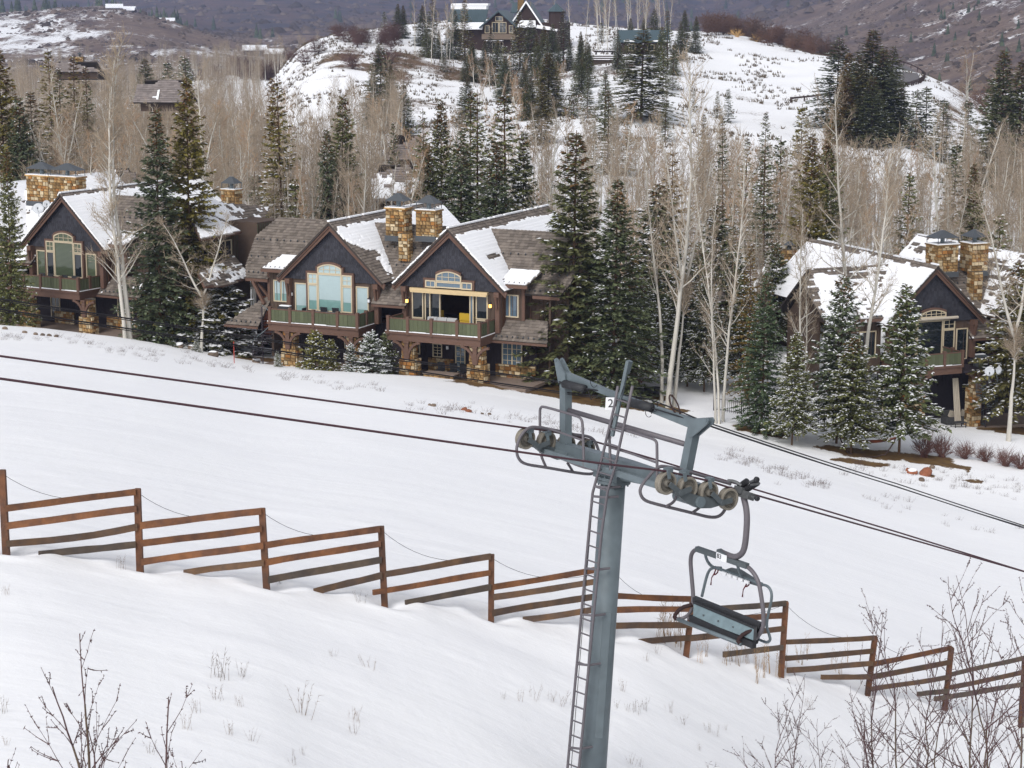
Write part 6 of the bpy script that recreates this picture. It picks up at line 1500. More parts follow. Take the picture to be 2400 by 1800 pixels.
# named aspens: (px of foot, row of tip, distance, prototype, lean x, label)
NFEET = {1577: 958, 1590: 955, 1560: 945, 1689: 996, 1698: 995, 1707: 993, 1883: 1038, 1896: 1030, 2393: 1037}
NA = [
 (268, 130, 147, 4, -.02, .85, 'left stem of the twin white aspens before the left lodge'), (279, 100, 147.6, 4, -.02, .95, 'right stem of the twin white aspens before the left lodge'),
 (461, 500, 149, 3, .01, 1.5, 'low branching white aspen between the left and middle lodges'),
 (1577, 150, 135, 1, .02, .9, 'straight white aspen right behind the tower ring'), (1590, 260, 134.5, 3, .05, .75, 'forked white aspen with wide limbs right of the tower'), (1560, 330, 137, 2, .0, .8, 'slender white aspen left of the forked one behind the tower'),
 (1689, 420, 133, 4, -.0, .6, 'left stem of the aspen trio at the end of the iron fence'), (1698, 380, 133.5, 2, .0, .6, 'middle stem of the aspen trio at the end of the iron fence'), (1707, 350, 133, 1, .01, .7, 'thick right stem of the aspen trio at the end of the iron fence'),
 (1883, 480, 130, 2, .0, .8, 'white aspen rising through the small snowy spruce before the right lodge'), (1896, 560, 131, 4, .0, .7, 'thin white aspen just right of the brown-topped snowy spruce'), (2036, 330, 140, 2, .09, .9, 'leaning white aspen crossing the right lodge roof'), (2018, 210, 152, 0, .0, .9, 'upright white aspen in front of the right lodge snowy roof'),
 (2393, 420, 126, 3, -.03, 1.0, 'white aspen with spreading limbs on the right edge'), (505, 175, 188, 0, 0, 1, 'tall pale aspen left of the thin gappy spruce'), (420, 250, 172, 3, 0, 1.3, 'pale aspen with wide low limbs behind the left lodge wing'),
 (540, 330, 176, 1, 0, 1, 'first pale aspen left of the small stone chimney behind the wing'), (598, 310, 178, 4, 0, 1, 'pale aspen right of the small stone chimney behind the wing'), (840, 330, 176, 2, 0, 1, 'pale aspen left of the middle lodge chimneys'), (1265, 255, 172, 0, 0, .9, 'pale aspen left of the biggest spruce behind the middle lodge'), (122, 205, 200, 3, 0, 1.1, 'left one of two bright aspens behind the left lodge chimneys'), (160, 165, 202, 0, 0, 1.0, 'right one of two bright aspens behind the left lodge chimneys'), (2240, 290, 172, 0, 0, 1, 'pale aspen above the right lodge chimneys'),
]
for (px, py, D, k, lean, wd, lab) in NA:
    if px in NFEET: D = float(hit(px, NFEET[px], 60)[1])
    p, zt = foot(px, py, D); pr = AS[k]
    plant(pr, 'aspen_tree', p - np.array([0, 0, .2]), max(zt - p[2], 3.0) / math.cos(lean), 1.1 if 'twin' in lab else (trng.random() * 6.28 if k != 3 else .3), lab, 'aspen', None, TAN_T, (0, lean), wd)
# the bare groves behind: pale trunks in a tan haze of twigs
lowp = [aspen_proto(41, 12, 0, 22, fine=1.1, twig_r=.019), aspen_proto(42, 12, 0, 22, fine=1.1, wide=.8, twig_r=.019), aspen_proto(43, 12, 0, 18, fine=1.1, low=.35, twig_r=.019)]
GROVES = [  # px range, distance range, count, height range, key
 (-60, 330, 170, 240, 34, (11, 15.5), 0), (280, 560, 172, 245, 30, (11, 15), 0), (540, 930, 176, 240, 44, (10, 14.5), 0), (900, 1300, 178, 235, 34, (9, 13), 0), (1230, 1480, 158, 240, 34, (9, 14), 1), (1480, 1850, 160, 235, 42, (8, 13), 1), (1830, 2150, 172, 240, 42, (9, 13), 2), (2120, 2460, 168, 250, 52, (9, 14), 2)]
GL = {0: [(140, 'bare tan aspen behind the left lodge chimneys'), (330, 'bare tan aspen behind the left lodge snowy roof'), (560, 'bare tan aspen behind the small chimney of the left lodge wing'), (760, 'bare tan aspen behind the shingled left roof of the middle lodge'), (960, 'bare tan aspen behind the two chimneys of the middle lodge'), (1150, 'bare tan aspen among the green spruces behind the middle lodge'), (9999, 'bare tan aspen behind the biggest spruce by the middle lodge')],
      1: [(1480, 'bare tan aspen above the lift tower mast, right of the biggest spruce'), (1640, 'bare tan aspen behind the forked white aspen'), (9999, 'bare tan aspen behind the aspen trio, left of the right lodge')],
      2: [(1990, 'bare brown aspen above the snowy left roof of the right lodge'), (2160, 'bare brown aspen below the road clump of spruces'), (2300, 'bare brown aspen above the right lodge chimneys'), (9999, 'bare brown aspen near the right edge above the right lodge')]}
spots = []
for (a, b, d0, d1, n, hr, gk) in GROVES:
    for i in range(n):
        D = d0 + (d1 - d0) * trng.random() ** 1.15; px = trng.uniform(a, b); x = (px - 1200) / FPX / .982 * D
        if min(np.hypot(x - c[0], D - c[1]) for c in ((-7, 152), (-27, 166), (36, 155))) < 13: continue
        spots.append((trng.uniform(*hr), px, D, x, gk))
spots.sort(key=lambda q: -q[0] / q[2])
rest = []
for i, (H, px, D, x, gk) in enumerate(spots):
    p = np.array([x, D, gz(x, D) - .2])
    if i >= 215: rest.append((p, H, trng.random() * 6.28)); continue
    lab = next(l_ for lim, l_ in GL[gk] if px < lim)
    t = trng.uniform(.85, 1.2); tc = TAN_T if trng.random() < .7 else ORANGE_T
    plant(lowp[trng.randrange(3)] if D > 182 else AS[(0, 1, 2, 4)[trng.randrange(4)]], 'aspen_tree', p, H, trng.random() * 6.28, lab, 'aspen', lab.replace('bare tan aspen', 'aspens').replace('bare brown aspen', 'brown aspens'), tuple(c * t for c in tc), (trng.uniform(-.04, .04), trng.uniform(-.04, .04)), trng.uniform(.8, 1.2))
# hilltop stand round the house: pale poles
for i in range(40):
    px = trng.choice([trng.uniform(1230, 1490), trng.uniform(1230, 1490), trng.uniform(965, 1110), trng.uniform(1500, 1560)]); D = trng.uniform(455, 515) if px > 1200 else trng.uniform(425, 470)
    x = (px - 1200) / FPX / .982 * D; p = np.array([x, D, gz(x, D)])
    plant(lowp[2], 'aspen_tree', p - np.array([0, 0, .2]), trng.uniform(11, 15), trng.random() * 6.28, 'slim pale aspen in the stand round the hilltop house', 'aspen', 'aspens round the hilltop house', TAN_T, (trng.uniform(-.03, .03), trng.uniform(-.03, .03)), .62)
for i in range(26):
    px = trng.choice([trng.uniform(1080, 1340), trng.uniform(1080, 1480), trng.uniform(1330, 1640)]); D = trng.uniform(330, 430); x = (px - 1200) / FPX / .982 * D; p = np.array([x, D, gz(x, D) - .2]); k = trng.choice(['dense', 'small', 'narrow'])
    plant(trng.choice(SP[k]), 'spruce_tree', p, trng.uniform(5, 10), trng.random() * 6.28, 'young dark spruce dotted over the snowy slope below the hilltop house', 'spruce', 'young spruces on the slope below the hilltop house', trng.choice([DARK, GREEN, BLUE]), (0, 0), 1.3)
for i in range(26):
    px = trng.uniform(1100, 1330); D = trng.uniform(345, 400); x = (px - 1200) / FPX / .982 * D; p = np.array([x, D, gz(x, D)])
    plant(lowp[0], 'aspen_tree', p - np.array([0, 0, .2]), trng.uniform(5, 8), trng.random() * 6.28, 'short bushy tan aspen on the slope below the hilltop house', 'aspen', 'aspens below the hilltop house', ORANGE_T, (0, 0), 1.1)
# far woods read as one mass
def far_wood(name, label_n, spots, proto_list, mat_):
    Vs, Fs, off, Ms = [], [], 0, []
    for (p, H, rz) in spots:
        V, F3 = proto_list[trng.randrange(len(proto_list))]; c, s_ = math.cos(rz), math.sin(rz); k = H / 12.0
        W = V * k; W = np.stack([W[:, 0] * c - W[:, 1] * s_, W[:, 0] * s_ + W[:, 1] * c, W[:, 2]], 1) + np.asarray(p); Vs.append(W); Fs.append(F3 + off); off += len(V); mi_ = np.zeros(len(F3), int); nt_ = len(V) // 4; mi_[[0, 1, nt_, nt_ + 1, 2 * nt_, 2 * nt_ + 1]] = 1; Ms.append(mi_)
    o = fast_mesh(name, np.concatenate(Vs), np.concatenate(Fs), [mat_, M['aspen_bark']], None, False, np.concatenate(Ms)); o['kind'] = 'stuff'; return o
def thin_aspen(seed, n=180, H=12.0, R0=1.7):
    rr = np.random.RandomState(seed); ln_ = rr.normal(0, .4, 2); P0 = [np.array([0, 0, 0.0]), np.array([rr.uniform(.4, 1.2), rr.uniform(-.5, .5), 0.0])]; P1 = [np.array([ln_[0], ln_[1], H]), np.array([ln_[1] + .5, ln_[0], H * .8])]; RR = [.16, .11]
    for i in range(n):
        f = rr.rand() ** .8; z = H * (.22 + .74 * f); az = rr.rand() * 6.28; rad = R0 * (1.1 - .8 * f) * rr.rand(); q = np.array([math.cos(az) * rad, math.sin(az) * rad, z + .4 * rad]); d = np.array([math.cos(az) * .5, math.sin(az) * .5, 1.0]) + rr.normal(0, .3, 3); d /= np.linalg.norm(d); P0.append(q); P1.append(q + d * rr.uniform(.8, 1.7)); RR.append(.026)
    return spikes_np(P0, P1, RR)
thin = [thin_aspen(60 + k) for k in range(4)]
def scatter(px0, px1, d0, d1, n, h0, h1, mask=None):
    out = []
    while len(out) < n:
        D = math.exp(trng.uniform(math.log(d0), math.log(d1))); px = trng.uniform(px0, px1)
        if mask and not mask(px, D): n -= 1; continue
        x = (px - 1200) / FPX / .982 * D; out.append(((x, D, gz(x, D) - .2), trng.uniform(h0, h1), trng.random() * 6.28))
    return out
far_wood('aspen_wood', '', rest + scatter(-150, 900, 178, 250, 120, 10, 14) + scatter(-150, 500, 235, 310, 140, 9, 13) + scatter(1260, 1850, 185, 255, 50, 8, 11) + scatter(1830, 2480, 185, 245, 75, 8, 12) + scatter(-150, 640, 245, 620, 470, 9, 13) + scatter(-150, 760, 600, 1050, 420, 9, 13) + scatter(620, 950, 245, 330, 60, 8, 12) + scatter(2180, 2500, 250, 310, 50, 7, 11), thin, M['twig'])
# ------------------------------------------------------------------ hilltop house, pergola, road and far roofs
def simple_windows(root, rects, v, m='glass_blue'):
    for (u0, u1, z0, z1) in rects: window(root, u0, u1, z0, z1, v, m, 2, 1, fr=.12)
def hill_house():
    D = 467; O = at(1170, 24, D); root = empty('hilltop_house', O, -R(12), 'big dark log house with green metal roofs on top of the knoll', 'house')
    def p(name, mb, m, par=None): return mb.build(name, M[m], par or root)
    w_ = MB(); w_.poly([(-3.7, 0, -9.6), (3.7, 0, -9.6), (3.7, 0, -3.4), (0, 0, -.2), (-3.7, 0, -3.4)], 9, (0, -1, 0)); p('wall', w_, 'log')
    w_ = MB(); w_.box(-12, -3.7, 1.5, 9, -9.6, -2.7); p('left_wing_wall', w_, 'log')
    w_ = MB(); w_.box(3.7, 15, 1.8, 9, -9.6, -2.8); p('right_wing_wall', w_, 'log')
    rf = MB()
    for s_ in (-1, 1): rf.poly([(0, -1.2, 0), (s_ * 4.6, -1.2, -3.9), (s_ * 4.6, 9, -3.9), (0, 9, 0)], .25, (s_ * .65, 0, .76))
    r1 = p('roof', rf, 'green_roof')
    rf = MB(); rf.poly([(-12.5, 1, -2.6), (-3.5, 1, -2.6), (-3.5, 4.2, .2), (-12.5, 4.2, .2)], .2, (0, -.66, .75)); r2 = p('left_wing_roof', rf, 'green_roof')
    x = -12.4
    sm = MB()
    while x < -3.6: sm.beam((x, .98, -2.56), (x, 4.18, .26), .05, .05); x += .45
    o = p('standing_seam', sm, 'green_roof', r2); o['kind'] = 'stuff'
    s1 = MB(); s1.box(-12.5, -4, 4.25, 6.5, .2, 1.25); s1.obox((-8, 5.4, 1.3), (4.4, 0, 0), (0, 1.3, 0), (0, 0, .25)); p('snow_bank', s1, 'roof_snow')
    s1 = MB(); s1.poly([(-11.5, -.6, -4.2), (-3.9, -.6, -4.2), (-3.9, 1.0, -2.75), (-12.4, 1.0, -2.75)], .25, (0, -.6, .8)); p('snowy_eave', s1, 'roof_snow')
    s1 = MB(); s1.poly([(4.2, -.2, -3.7), (8.6, -.2, -3.7), (8.2, 1.6, -2.3), (4.6, 1.6, -2.3)], .25, (0, -.6, .8)); p('snowy_eave', s1, 'roof_snow')
    s1 = MB(); s1.poly([(8.6, .2, -3.9), (13.5, .2, -4.6), (13.5, 1.4, -4.0), (8.6, 1.4, -3.3)], .2, (0, -.6, .8)); p('snowy_eave', s1, 'roof_snow')
    g2_ = MB(); g2_.poly([(2.6, 2.2, -4), (9.4, 2.2, -4), (6.0, 2.2, 1.4)], 5, (0, -1, 0)); p('second_gable', g2_, 'log')
    rf = MB(); rf.poly([(6, 1.6, 1.9), (2.2, 1.6, -3.6), (2.2, 8, -3.6), (6, 8, 1.9)], .2, (-.82, 0, .57)); p('second_roof', rf, 'green_roof')
    rf = MB(); rf.poly([(6, 1.6, 1.9), (9.8, 1.6, -3.6), (9.8, 8, -3.6), (6, 8, 1.9)], .2, (.82, 0, .57)); r3 = p('second_roof', rf, 'green_roof')
    for s_ in (-1, 1): s1 = MB(); s1.beam((6, 1.5, 1.95), (6 + s_ * 3.8, 1.5, -3.5), .3, .28, (0, 1, 0)); p('snow_ridge', s1, 'roof_snow')
    rf = MB(); rf.poly([(2.0, 3, -.5), (4.8, 3, -.5), (4.8, 5.4, 1.8), (2.0, 5.4, 1.8)], .15, (0, -.7, .7)); p('dormer_roof', rf, 'green_roof')
    tu = MB(); tu.lathe((12.9, 2.5, -8), (0, 0, 1), [(0, 1.75), (7.8, 1.75)], 8); p('turret', tu, 'log')
    tr = MB(); tr.lathe((12.9, 2.5, -.3), (0, 0, 1), [(0, 2.3), (.05, 2.3), (1.9, .05)], 8); p('turret_roof', tr, 'green_roof')
    simple_windows(root, [(-1.7, -.1, -5.2, -2.7), (0, 1.7, -5.2, -2.7), (-3.4, -2.3, -5.2, -3.4), (2.3, 3.3, -5.2, -3.4), (-.9, .9, -2.5, -1.4)], -.02, 'glass_dark')
    st = MB(); st.box(-3.9, 4, -1.2, 0, -6.6, -5.4); so = p('stone_balcony', st, 'grey_rock')
    pg = MB(); pg.box(-3.0, 1.2, -2.2, -.0, -7.1, -6.95); pg.box(-2.9, -2.75, -2.1, -1.95, -9.6, -7.1); pg.box(.95, 1.1, -2.1, -1.95, -9.6, -7.1); po = p('porch_canopy', pg, 'log')
    for k in range(10): s1 = MB(); s1.box(-3.0 + k * .43, -2.72 + k * .43, -2.3, -.1, -6.94, -6.8); p('snow_cover', s1, 'roof_snow', po)
    simple_windows(root, [(-1.6, -.75, -9.4, -7.2), (-.7, .1, -9.4, -7.2), (.15, .95, -9.4, -7.2)], -.03, 'glass_dark')
    lm = MB(); lm.box(-.25, -.05, -.2, -.03, -7.15, -6.95); p('porch_lamp', lm, 'lamp_glow')
    ch = MB(); ch.box(3.6, 5.0, 3.5, 4.6, -1, 2.6); p('chimney', ch, 'stone')
    return root
hill_house()
def annex():
    D = 425; O = at(1451, 98, D); root = empty('garden_house', O, -R(3), 'low dark house with a slate-teal roof half hidden behind the largest olive spruce', 'house')
    rf = MB(); rf.poly([(-.4, -.4, 0), (10.6, -.4, 0), (10.6, 3.6, 2.4), (-.4, 3.6, 2.4)], .18, (0, -.5, .86)); r_ = rf.build('roof', M['green_roof'], root)
    w_ = MB(); w_.box(0, 10.2, .4, 6, -2.6, 0); w_.build('wall', M['log'], root)
    for (a, b) in ((1.0, 3.2), (6.9, 8.2), (9.2, 10.4)): s1 = MB(); s1.box(a, b, -.45, .1, .05, .32); s1.build('snow_cover', M['roof_snow'], r_)
    window(root, 2, 3.4, -1.9, -.5, .4, 'glass_dark', 2, 1); window(root, 6, 7.4, -1.9, -.5, .4, 'glass_dark', 2, 1)
annex()
def px_obj(px, py, D): return at(px, py, D)
o_ = at(1397, 118, 428); o_[2] = gz(o_[0], o_[1]) - .3
pg = empty('pergola', o_, -R(4), 'dark open pergola with a snowy slatted top on the knoll terrace', 'pergola')
for (x, y) in ((0, 0), (3.4, 0), (0, 2.6), (3.4, 2.6)): b = MB(); b.box(x - .12, x + .12, y - .12, y + .12, 0, 2.5); b.build('post', M['log'], pg)
for y in (0, 2.6): b = MB(); b.box(-.4, 3.9, y - .08, y + .08, 2.5, 2.72); b.build('beam', M['log'], pg)
for k in range(9): b = MB(); b.box(-.3 + k * .5, -.12 + k * .5, -.5, 3.1, 2.72, 2.9); s1 = b.build('slat', M['log'], pg); b = MB(); b.box(-.32 + k * .5, -.1 + k * .5, -.5, 3.1, 2.9, 3.0); b.build('snow_cover', M['roof_snow'], s1)
tp = at(1407, 141, 424)
tr = empty('garden_terrace', (tp[0], tp[1], tp[2]), -R(4), 'stone terrace with three snow-covered steps below the pergola', 'terrace')
b = MB(); b.box(-3.2, 4.6, -.2, 4, -2.0, 1.0); b.build('retaining_wall', M['grey_rock'], tr)
for k in range(3): b = MB(); b.box(-3.0, 3.6, -1.0 + k * .35, .6 + k * .35, -.1 + k * .42, .12 + k * .42); s1 = b.build('step', M['log'], tr); b = MB(); b.box(-3.0, 3.6, -1.02 + k * .35, .6 + k * .35, .12 + k * .42, .26 + k * .42); b.build('snow_cover', M['roof_snow'], s1)
p = at(1549, 131, 418); p[2] = gz(p[0], p[1]); b = MB(); b.lathe((0, 0, -.2), (0, 0, 1), [(0, .34), (.9, .36), (1.5, .26), (2.1, .12), (2.15, .02)], 10); m_teal = mat('teal_cover', (.05, .21, .16), .7, .2, noise=.1); o = b.build('covered_umbrella', m_teal); o.location = p; tag(o, 'closed teal green covered parasol beside the low dark house on the knoll', 'parasol')
# road bend and its guardrails
def drape(pts, lift): 
    out = []
    for (x, y) in pts: q = hit(x, y, 330, 620); out.append(np.array([q[0], q[1], q[2] + lift]))
    return out
outer = [(2085, 152), (2105, 154), (2123, 157), (2139, 166), (2151, 177), (2154, 186), (2150, 193), (2139, 198), (2120, 203), (2090, 208), (2040, 214), (1980, 222)]
inner = [(2060, 166), (2075, 168), (2088, 170), (2098, 173), (2104, 177), (2105, 181), (2102, 184), (2096, 187), (2085, 191), (2060, 195), (2020, 200), (1970, 206)]
O1, I1 = drape(outer, .45), drape(inner, .45)
b = MB()
for i in range(len(O1) - 1): b.add([O1[i], O1[i + 1], I1[i + 1], I1[i], O1[i] - [0, 0, 1.2], O1[i + 1] - [0, 0, 1.2]], [(3, 2, 1, 0), (0, 1, 5, 4)])
o = b.build('road', M['asphalt'], None, False); o['kind'] = 'structure'
def guardrail(pts, label):
    P_ = drape(pts, 0); root = empty('guardrail', P_[0], 0, label, 'guardrail'); q = []
    for i in range(len(P_) - 1):
        n = max(1, int(np.linalg.norm(P_[i + 1] - P_[i]) / 2.2))
        for k in range(n): q.append(P_[i] + (P_[i + 1] - P_[i]) * k / n)
    q.append(P_[-1])
    for c in q: b = MB(); b.box(c[0] - .12, c[0] + .12, c[1] - .1, c[1] + .1, c[2] - .5, c[2] + 1.05); o = b.build('post', M['log'], root); o.location = -root.location
    b = MB()
    for i in range(len(q) - 1): b.beam(q[i] + [0, -.12, .85], q[i + 1] + [0, -.12, .85], .10, .34)
    o = b.build('rail', M['rail_worn'] if False else M['log'], root); o.location = -root.location
guardrail([(2100, 149), (2118, 152), (2135, 158), (2150, 165), (2161, 172), (2168, 181), (2165, 189), (2152, 197), (2137, 202), (2118, 207)], 'dark guardrail curving round the outer edge of the road bend')
guardrail([(1853, 241), (1885, 238), (1917, 235), (1945, 232)], 'short straight guardrail left of the dark spruce clump')
# houses among the trees behind, mostly roofs
def roof_house(poly, D, label, snow=None, tilt=38, wall_drop=1.2, chim=None, tile_m='shake_grey'):
    c = np.mean(np.array(poly), 0); low = max(p[1] for p in poly); O = at(c[0], low, D); root = empty('house', O, 0, label, 'house')
    t = math.radians(tilt); N = np.array([0, -math.sin(t), math.cos(t)]); W = np.array([0, math.cos(t), math.sin(t)])
    P3 = [on_plane(x, y, O, N) - O for x, y in poly]; pl = Plane((0, 0, 0), W, N, P3); b = MB(); pl.slab(b, .2); ro = b.build('roof', M['roof_deck'], root)
    b = MB(); pl.tiles(b, .36, .5, .07); o = b.build('shingle', M[tile_m], ro); o['kind'] = 'stuff'
    if snow is not None: b = MB(); pl.snow(b, snow, .25, .14, int(c[0])); 
    if snow is not None and b.v: o = b.build('snow_cover', M['roof_snow'], ro); o['kind'] = 'stuff'
    xs = [p[0] for p in P3]; ys = [p[1] for p in P3]; b = MB(); b.box(min(xs) + .8, max(xs) - .8, min(ys) + .9, max(ys), -wall_drop, .1); b.build('wall', M['siding'], root)
    b = MB(); top_ = max(p[2] for p in P3); b.poly([(min(xs) + 1, max(ys), top_), (max(xs) - 1, max(ys), top_), (max(xs), max(ys) + 4, top_ - 3), (min(xs), max(ys) + 4, top_ - 3)], .2, (0, .6, .8)); b.build('rear_roof', M['roof_deck'], root)
    if chim:
        (x, y0, y1, wpx) = chim; q0 = at(x, y1, D + 3) - O; q1 = at(x, y0, D + 3) - O; hw = wpx / FPX * D / 2
        pier(root, 'chimney', q0[0] - hw, q0[0] + hw, q0[1] - .2, q0[1] + .9, q0[2], q1[2], 'f', int(x)); b = MB(); b.lathe((q0[0], q0[1] + .35, q1[2]), (0, 0, 1), [(0, .18), (.35, .18), (.4, .5), (.75, .05)], 8); b.build('chimney_cap', M['cap_metal'], root)
    return root
roof_house([(312, 240), (430, 240), (446, 216), (430, 200), (412, 187), (376, 187), (362, 197), (322, 198)], 262, 'grey-shingled house far behind the left lodge with two snow streaks', lambda s, t: -.9 + 1.6 * blob_s(s, t, -1.0, 2.0, .35, 1.3) + 1.4 * blob_s(s, t, -1.6, .9, 1.0, .4))
roof_house([(118, 168), (236, 168), (224, 160), (205, 158), (165, 145), (150, 144), (130, 150)], 330, 'grey-roofed house far behind on the left with an orange stone chimney', lambda s, t: -.8 + 1.2 * blob_s(s, t, 2.0, 1.2, 1.2, .4), chim=(187, 133, 162, 19))
roof_house([(872, 470), (905, 472), (978, 452), (988, 424), (956, 386), (868, 411), (862, 440)], 200, 'snow-covered roof behind the middle lodge left of its chimneys', lambda s, t: .25 + .15 * np.clip(3 - t, -3, 1))
roof_house([(902, 374), (1000, 374), (1004, 348), (978, 316), (958, 332), (905, 350)], 226, 'brown peaked roof among the trees above the middle lodge chimneys', lambda s, t: -.35 + 0 * s)
roof_house([(180, 442), (318, 442), (318, 404), (240, 394), (183, 413)], 186, 'brown shingled roof right behind the left lodge chimneys', lambda s, t: -.25 + .5 * blob_s(s, t, -1, 2.4, 3, .4))
roof_house([(1602, 700), (1668, 706), (1742, 700), (1800, 706), (1852, 668), (1868, 640), (1836, 622), (1746, 628), (1690, 654)], 166, 'rear wing roof of half melted snow left of the right lodge', lambda s, t: .12 + 0 * s, chim=(1850, 586, 622, 46), wall_drop=5)
# far farm houses on the valley rim
for (px, py, D, w_, lab) in ((597, 96, 1330, 15, 'long low far building with a snowy roof below the left end of the mountain'), (640, 99, 1300, 11, 'second low far building right of the long one'), (268, 18, 1640, 13, 'left of the tiny snow-roofed houses on top of the brush hill'), (298, 19, 1650, 11, 'middle one of the tiny snow-roofed houses on top of the brush hill'), (384, 24, 1660, 16, 'tiny red-walled house with pale roof on top of the brush hill')):
    p = at(px, py, D); p[2] = gz(p[0], p[1]); root = empty('farmhouse', p, trng.uniform(-.3, .3), lab, 'house'); hw = w_ * .5
    b = MB(); b.box(-hw, hw, 0, 8, -2, 3.4); b.build('wall', M['log'] if 'red' not in lab else M['red_rock'], root)
    b = MB(); b.poly([(-hw - .6, -.8, 3.2), (hw + .6, -.8, 3.2), (hw + .6, 4, 6.4), (-hw - .6, 4, 6.4)], .4, (0, -.55, .83)); b.poly([(hw + .6, 8.8, 3.2), (-hw - .6, 8.8, 3.2), (-hw - .6, 4, 6.4), (hw + .6, 4, 6.4)], .4, (0, .55, .83)); b.build('roof', M['roof_snow'], root)
    for k in range(3): b = MB(); x = -hw * .7 + k * hw * .6; b.box(x, x + 1.6, -.06, .05, 1, 2.4); b.build('window', M['glass_dark'], root)
# ------------------------------------------------------------------ scrub, tufts, saplings
def bush_proto(seed, n1=26, n2=7, H=1.0, Rr=.8, r=.012, droop=0.0):
    rr = np.random.RandomState(seed); P0, P1, RR = [], [], []
    for i in range(n1):
        az = rr.rand() * 6.28; el = math.acos(1 - .85 * rr.rand()); d = np.array([math.sin(el) * math.cos(az) * Rr, math.sin(el) * math.sin(az) * Rr, math.cos(el) * H * .9 + .1]); l = rr.uniform(.75, 1.0); e = d * l
        b0 = np.array([rr.normal(0, .06), rr.normal(0, .06), -.05]); m = b0 * .5 + e * .5 + np.array([0, 0, .08 * H]); P0 += [b0, m]; P1 += [m, e]; RR += [r * 1.6, r]
        for k in range(n2):
            f = rr.uniform(.3, .95); q = (m + (e - m) * (f * 2 - 1)) if f > .5 else (b0 + (m - b0) * f * 2); dv = d / np.linalg.norm(d) + rr.normal(0, .55, 3) + np.array([0, 0, .25]); P0.append(q); P1.append(q + dv * .26 * rr.uniform(.5, 1.2)); RR.append(r * .7)
    # the first half of each stem should not end in a point: give it a tube
    V, F3 = spikes_np(P0, P1, RR); o = fast_mesh('branches', V, F3, M['oak_twig'], None); me = o.data; bpy.data.objects.remove(o); return dict(H=H, parts=[('branches', me)])
OAKS = [bush_proto(70 + k, 30, 9, 1.0, .85, .016) for k in range(3)]
def oak_tree(seed):
    rr = np.random.RandomState(seed); P0, P1, RR = [], [], []
    for i in range(5):
        az = rr.rand() * 6.28; q = np.array([rr.normal(0, .05), rr.normal(0, .05), -.05]); d = np.array([.25 * math.cos(az), .25 * math.sin(az), 1.0]); pts = [q]
        for k in range(4): d = d + rr.normal(0, .22, 3); d[2] = abs(d[2]); d /= np.linalg.norm(d); pts.append(pts[-1] + d * .17)
        for k in range(4): P0.append(pts[k]); P1.append(pts[k] + (pts[k + 1] - pts[k]) * 1.6); RR.append(.022 - .004 * k)
        for k in range(60):
            j = rr.randint(1, 5); c = pts[j]; dv = rr.normal(0, 1, 3); dv[2] = abs(dv[2]) * .7 + .1; dv /= np.linalg.norm(dv); s_ = c + dv * rr.uniform(0, .2); P0.append(s_); P1.append(s_ + dv * rr.uniform(.12, .28)); RR.append(.007)
            for _ in range(2): s2 = s_ + dv * rr.uniform(.05, .2); d2 = dv + rr.normal(0, .7, 3); d2 /= np.linalg.norm(d2); P0.append(s2); P1.append(s2 + d2 * .12); RR.append(.005)
    V, F3 = spikes_np(P0, P1, RR); o = fast_mesh('branches', V, F3, M['oak_twig'], None); me = o.data; bpy.data.objects.remove(o); return dict(H=1.0, parts=[('branches', me)])
OAKT = [oak_tree(80 + k) for k in range(3)]
def put(pr, name, p, H, lab, cat, grp=None, wd=1.0, tint=None):
    e = plant(pr, name, p, H, trng.random() * 6.28, lab, cat, grp, None, (0, 0), wd)
    if tint is not None:
        for c in e.children: c.color = (*tint, 1)
    return e
# scrub oaks along the crest of the knoll and its left end
for i in range(34):
    px = 1640 + 300 * (i + trng.random()) / 34; D = trng.uniform(505, 545); x = (px - 1200) / FPX / .982 * D
    put(OAKT[i % 3], 'scrub_oak', np.array([x, D, gz(x, D)]), trng.uniform(5.0, 7.0), 'bare brown scrub oak along the skyline right of the knoll', 'scrub oak', 'scrub oaks along the skyline of the knoll', 1.1, trng.choice([(1, 1, 1), (1.25, 1.0, .9), (1.3, 1.1, 1.0)]))
for (px, py, D, H, lab) in ((1800, 104, 492, 5.5, 'spreading scrub oak left of the others on the snowy crest'), (1862, 118, 486, 5.0, 'scrub oak with bare snow under it on the crest'), (1905, 132, 480, 4.5, 'scrub oak nearest the road clump on the crest')):
    p, _ = foot(px, py, D); put(OAKT[1], 'scrub_oak', p, H, lab, 'scrub oak', None, 1.1, (1.3, 1.05, .9))
for i in range(40):
    px = trng.uniform(520, 745); D = trng.uniform(650, 790); x = (px - 1200) / FPX / .982 * D
    put(OAKT[i % 3], 'scrub_oak', np.array([x, D, gz(x, D)]), trng.uniform(5, 8), 'bare reddish-brown scrub oak on the ridge left of the knoll', 'scrub oak', 'scrub oaks on the ridge left of the knoll', 1.2, trng.choice([(1.0, .9, .9), (1.25, 1.0, .9), (.8, .8, .85)]))
for i in range(22):
    px = trng.choice([trng.uniform(690, 860), trng.uniform(820, 930)]); D = trng.uniform(400, 485); x = (px - 1200) / FPX / .982 * D
    put(OAKT[i % 3], 'scrub_oak', np.array([x, D, gz(x, D)]), trng.uniform(3, 5), 'bare scrub oak on the snowy left flank of the knoll', 'scrub oak', 'scrub oaks on the left flank of the knoll', 1.2, (1.1, .9, .95))
for i in range(26):
    px = trng.uniform(2210, 2420); D = trng.uniform(420, 640); x = (px - 1200) / FPX / .982 * D
    put(OAKT[i % 3], 'scrub_oak', np.array([x, D, gz(x, D)]), trng.uniform(4, 8), 'bare brown scrub oak on the gully side right of the road bend', 'scrub oak', 'scrub oaks right of the road bend', 1.2, trng.choice([(1.2, 1.0, .95), (1.4, 1.15, 1.0)]))
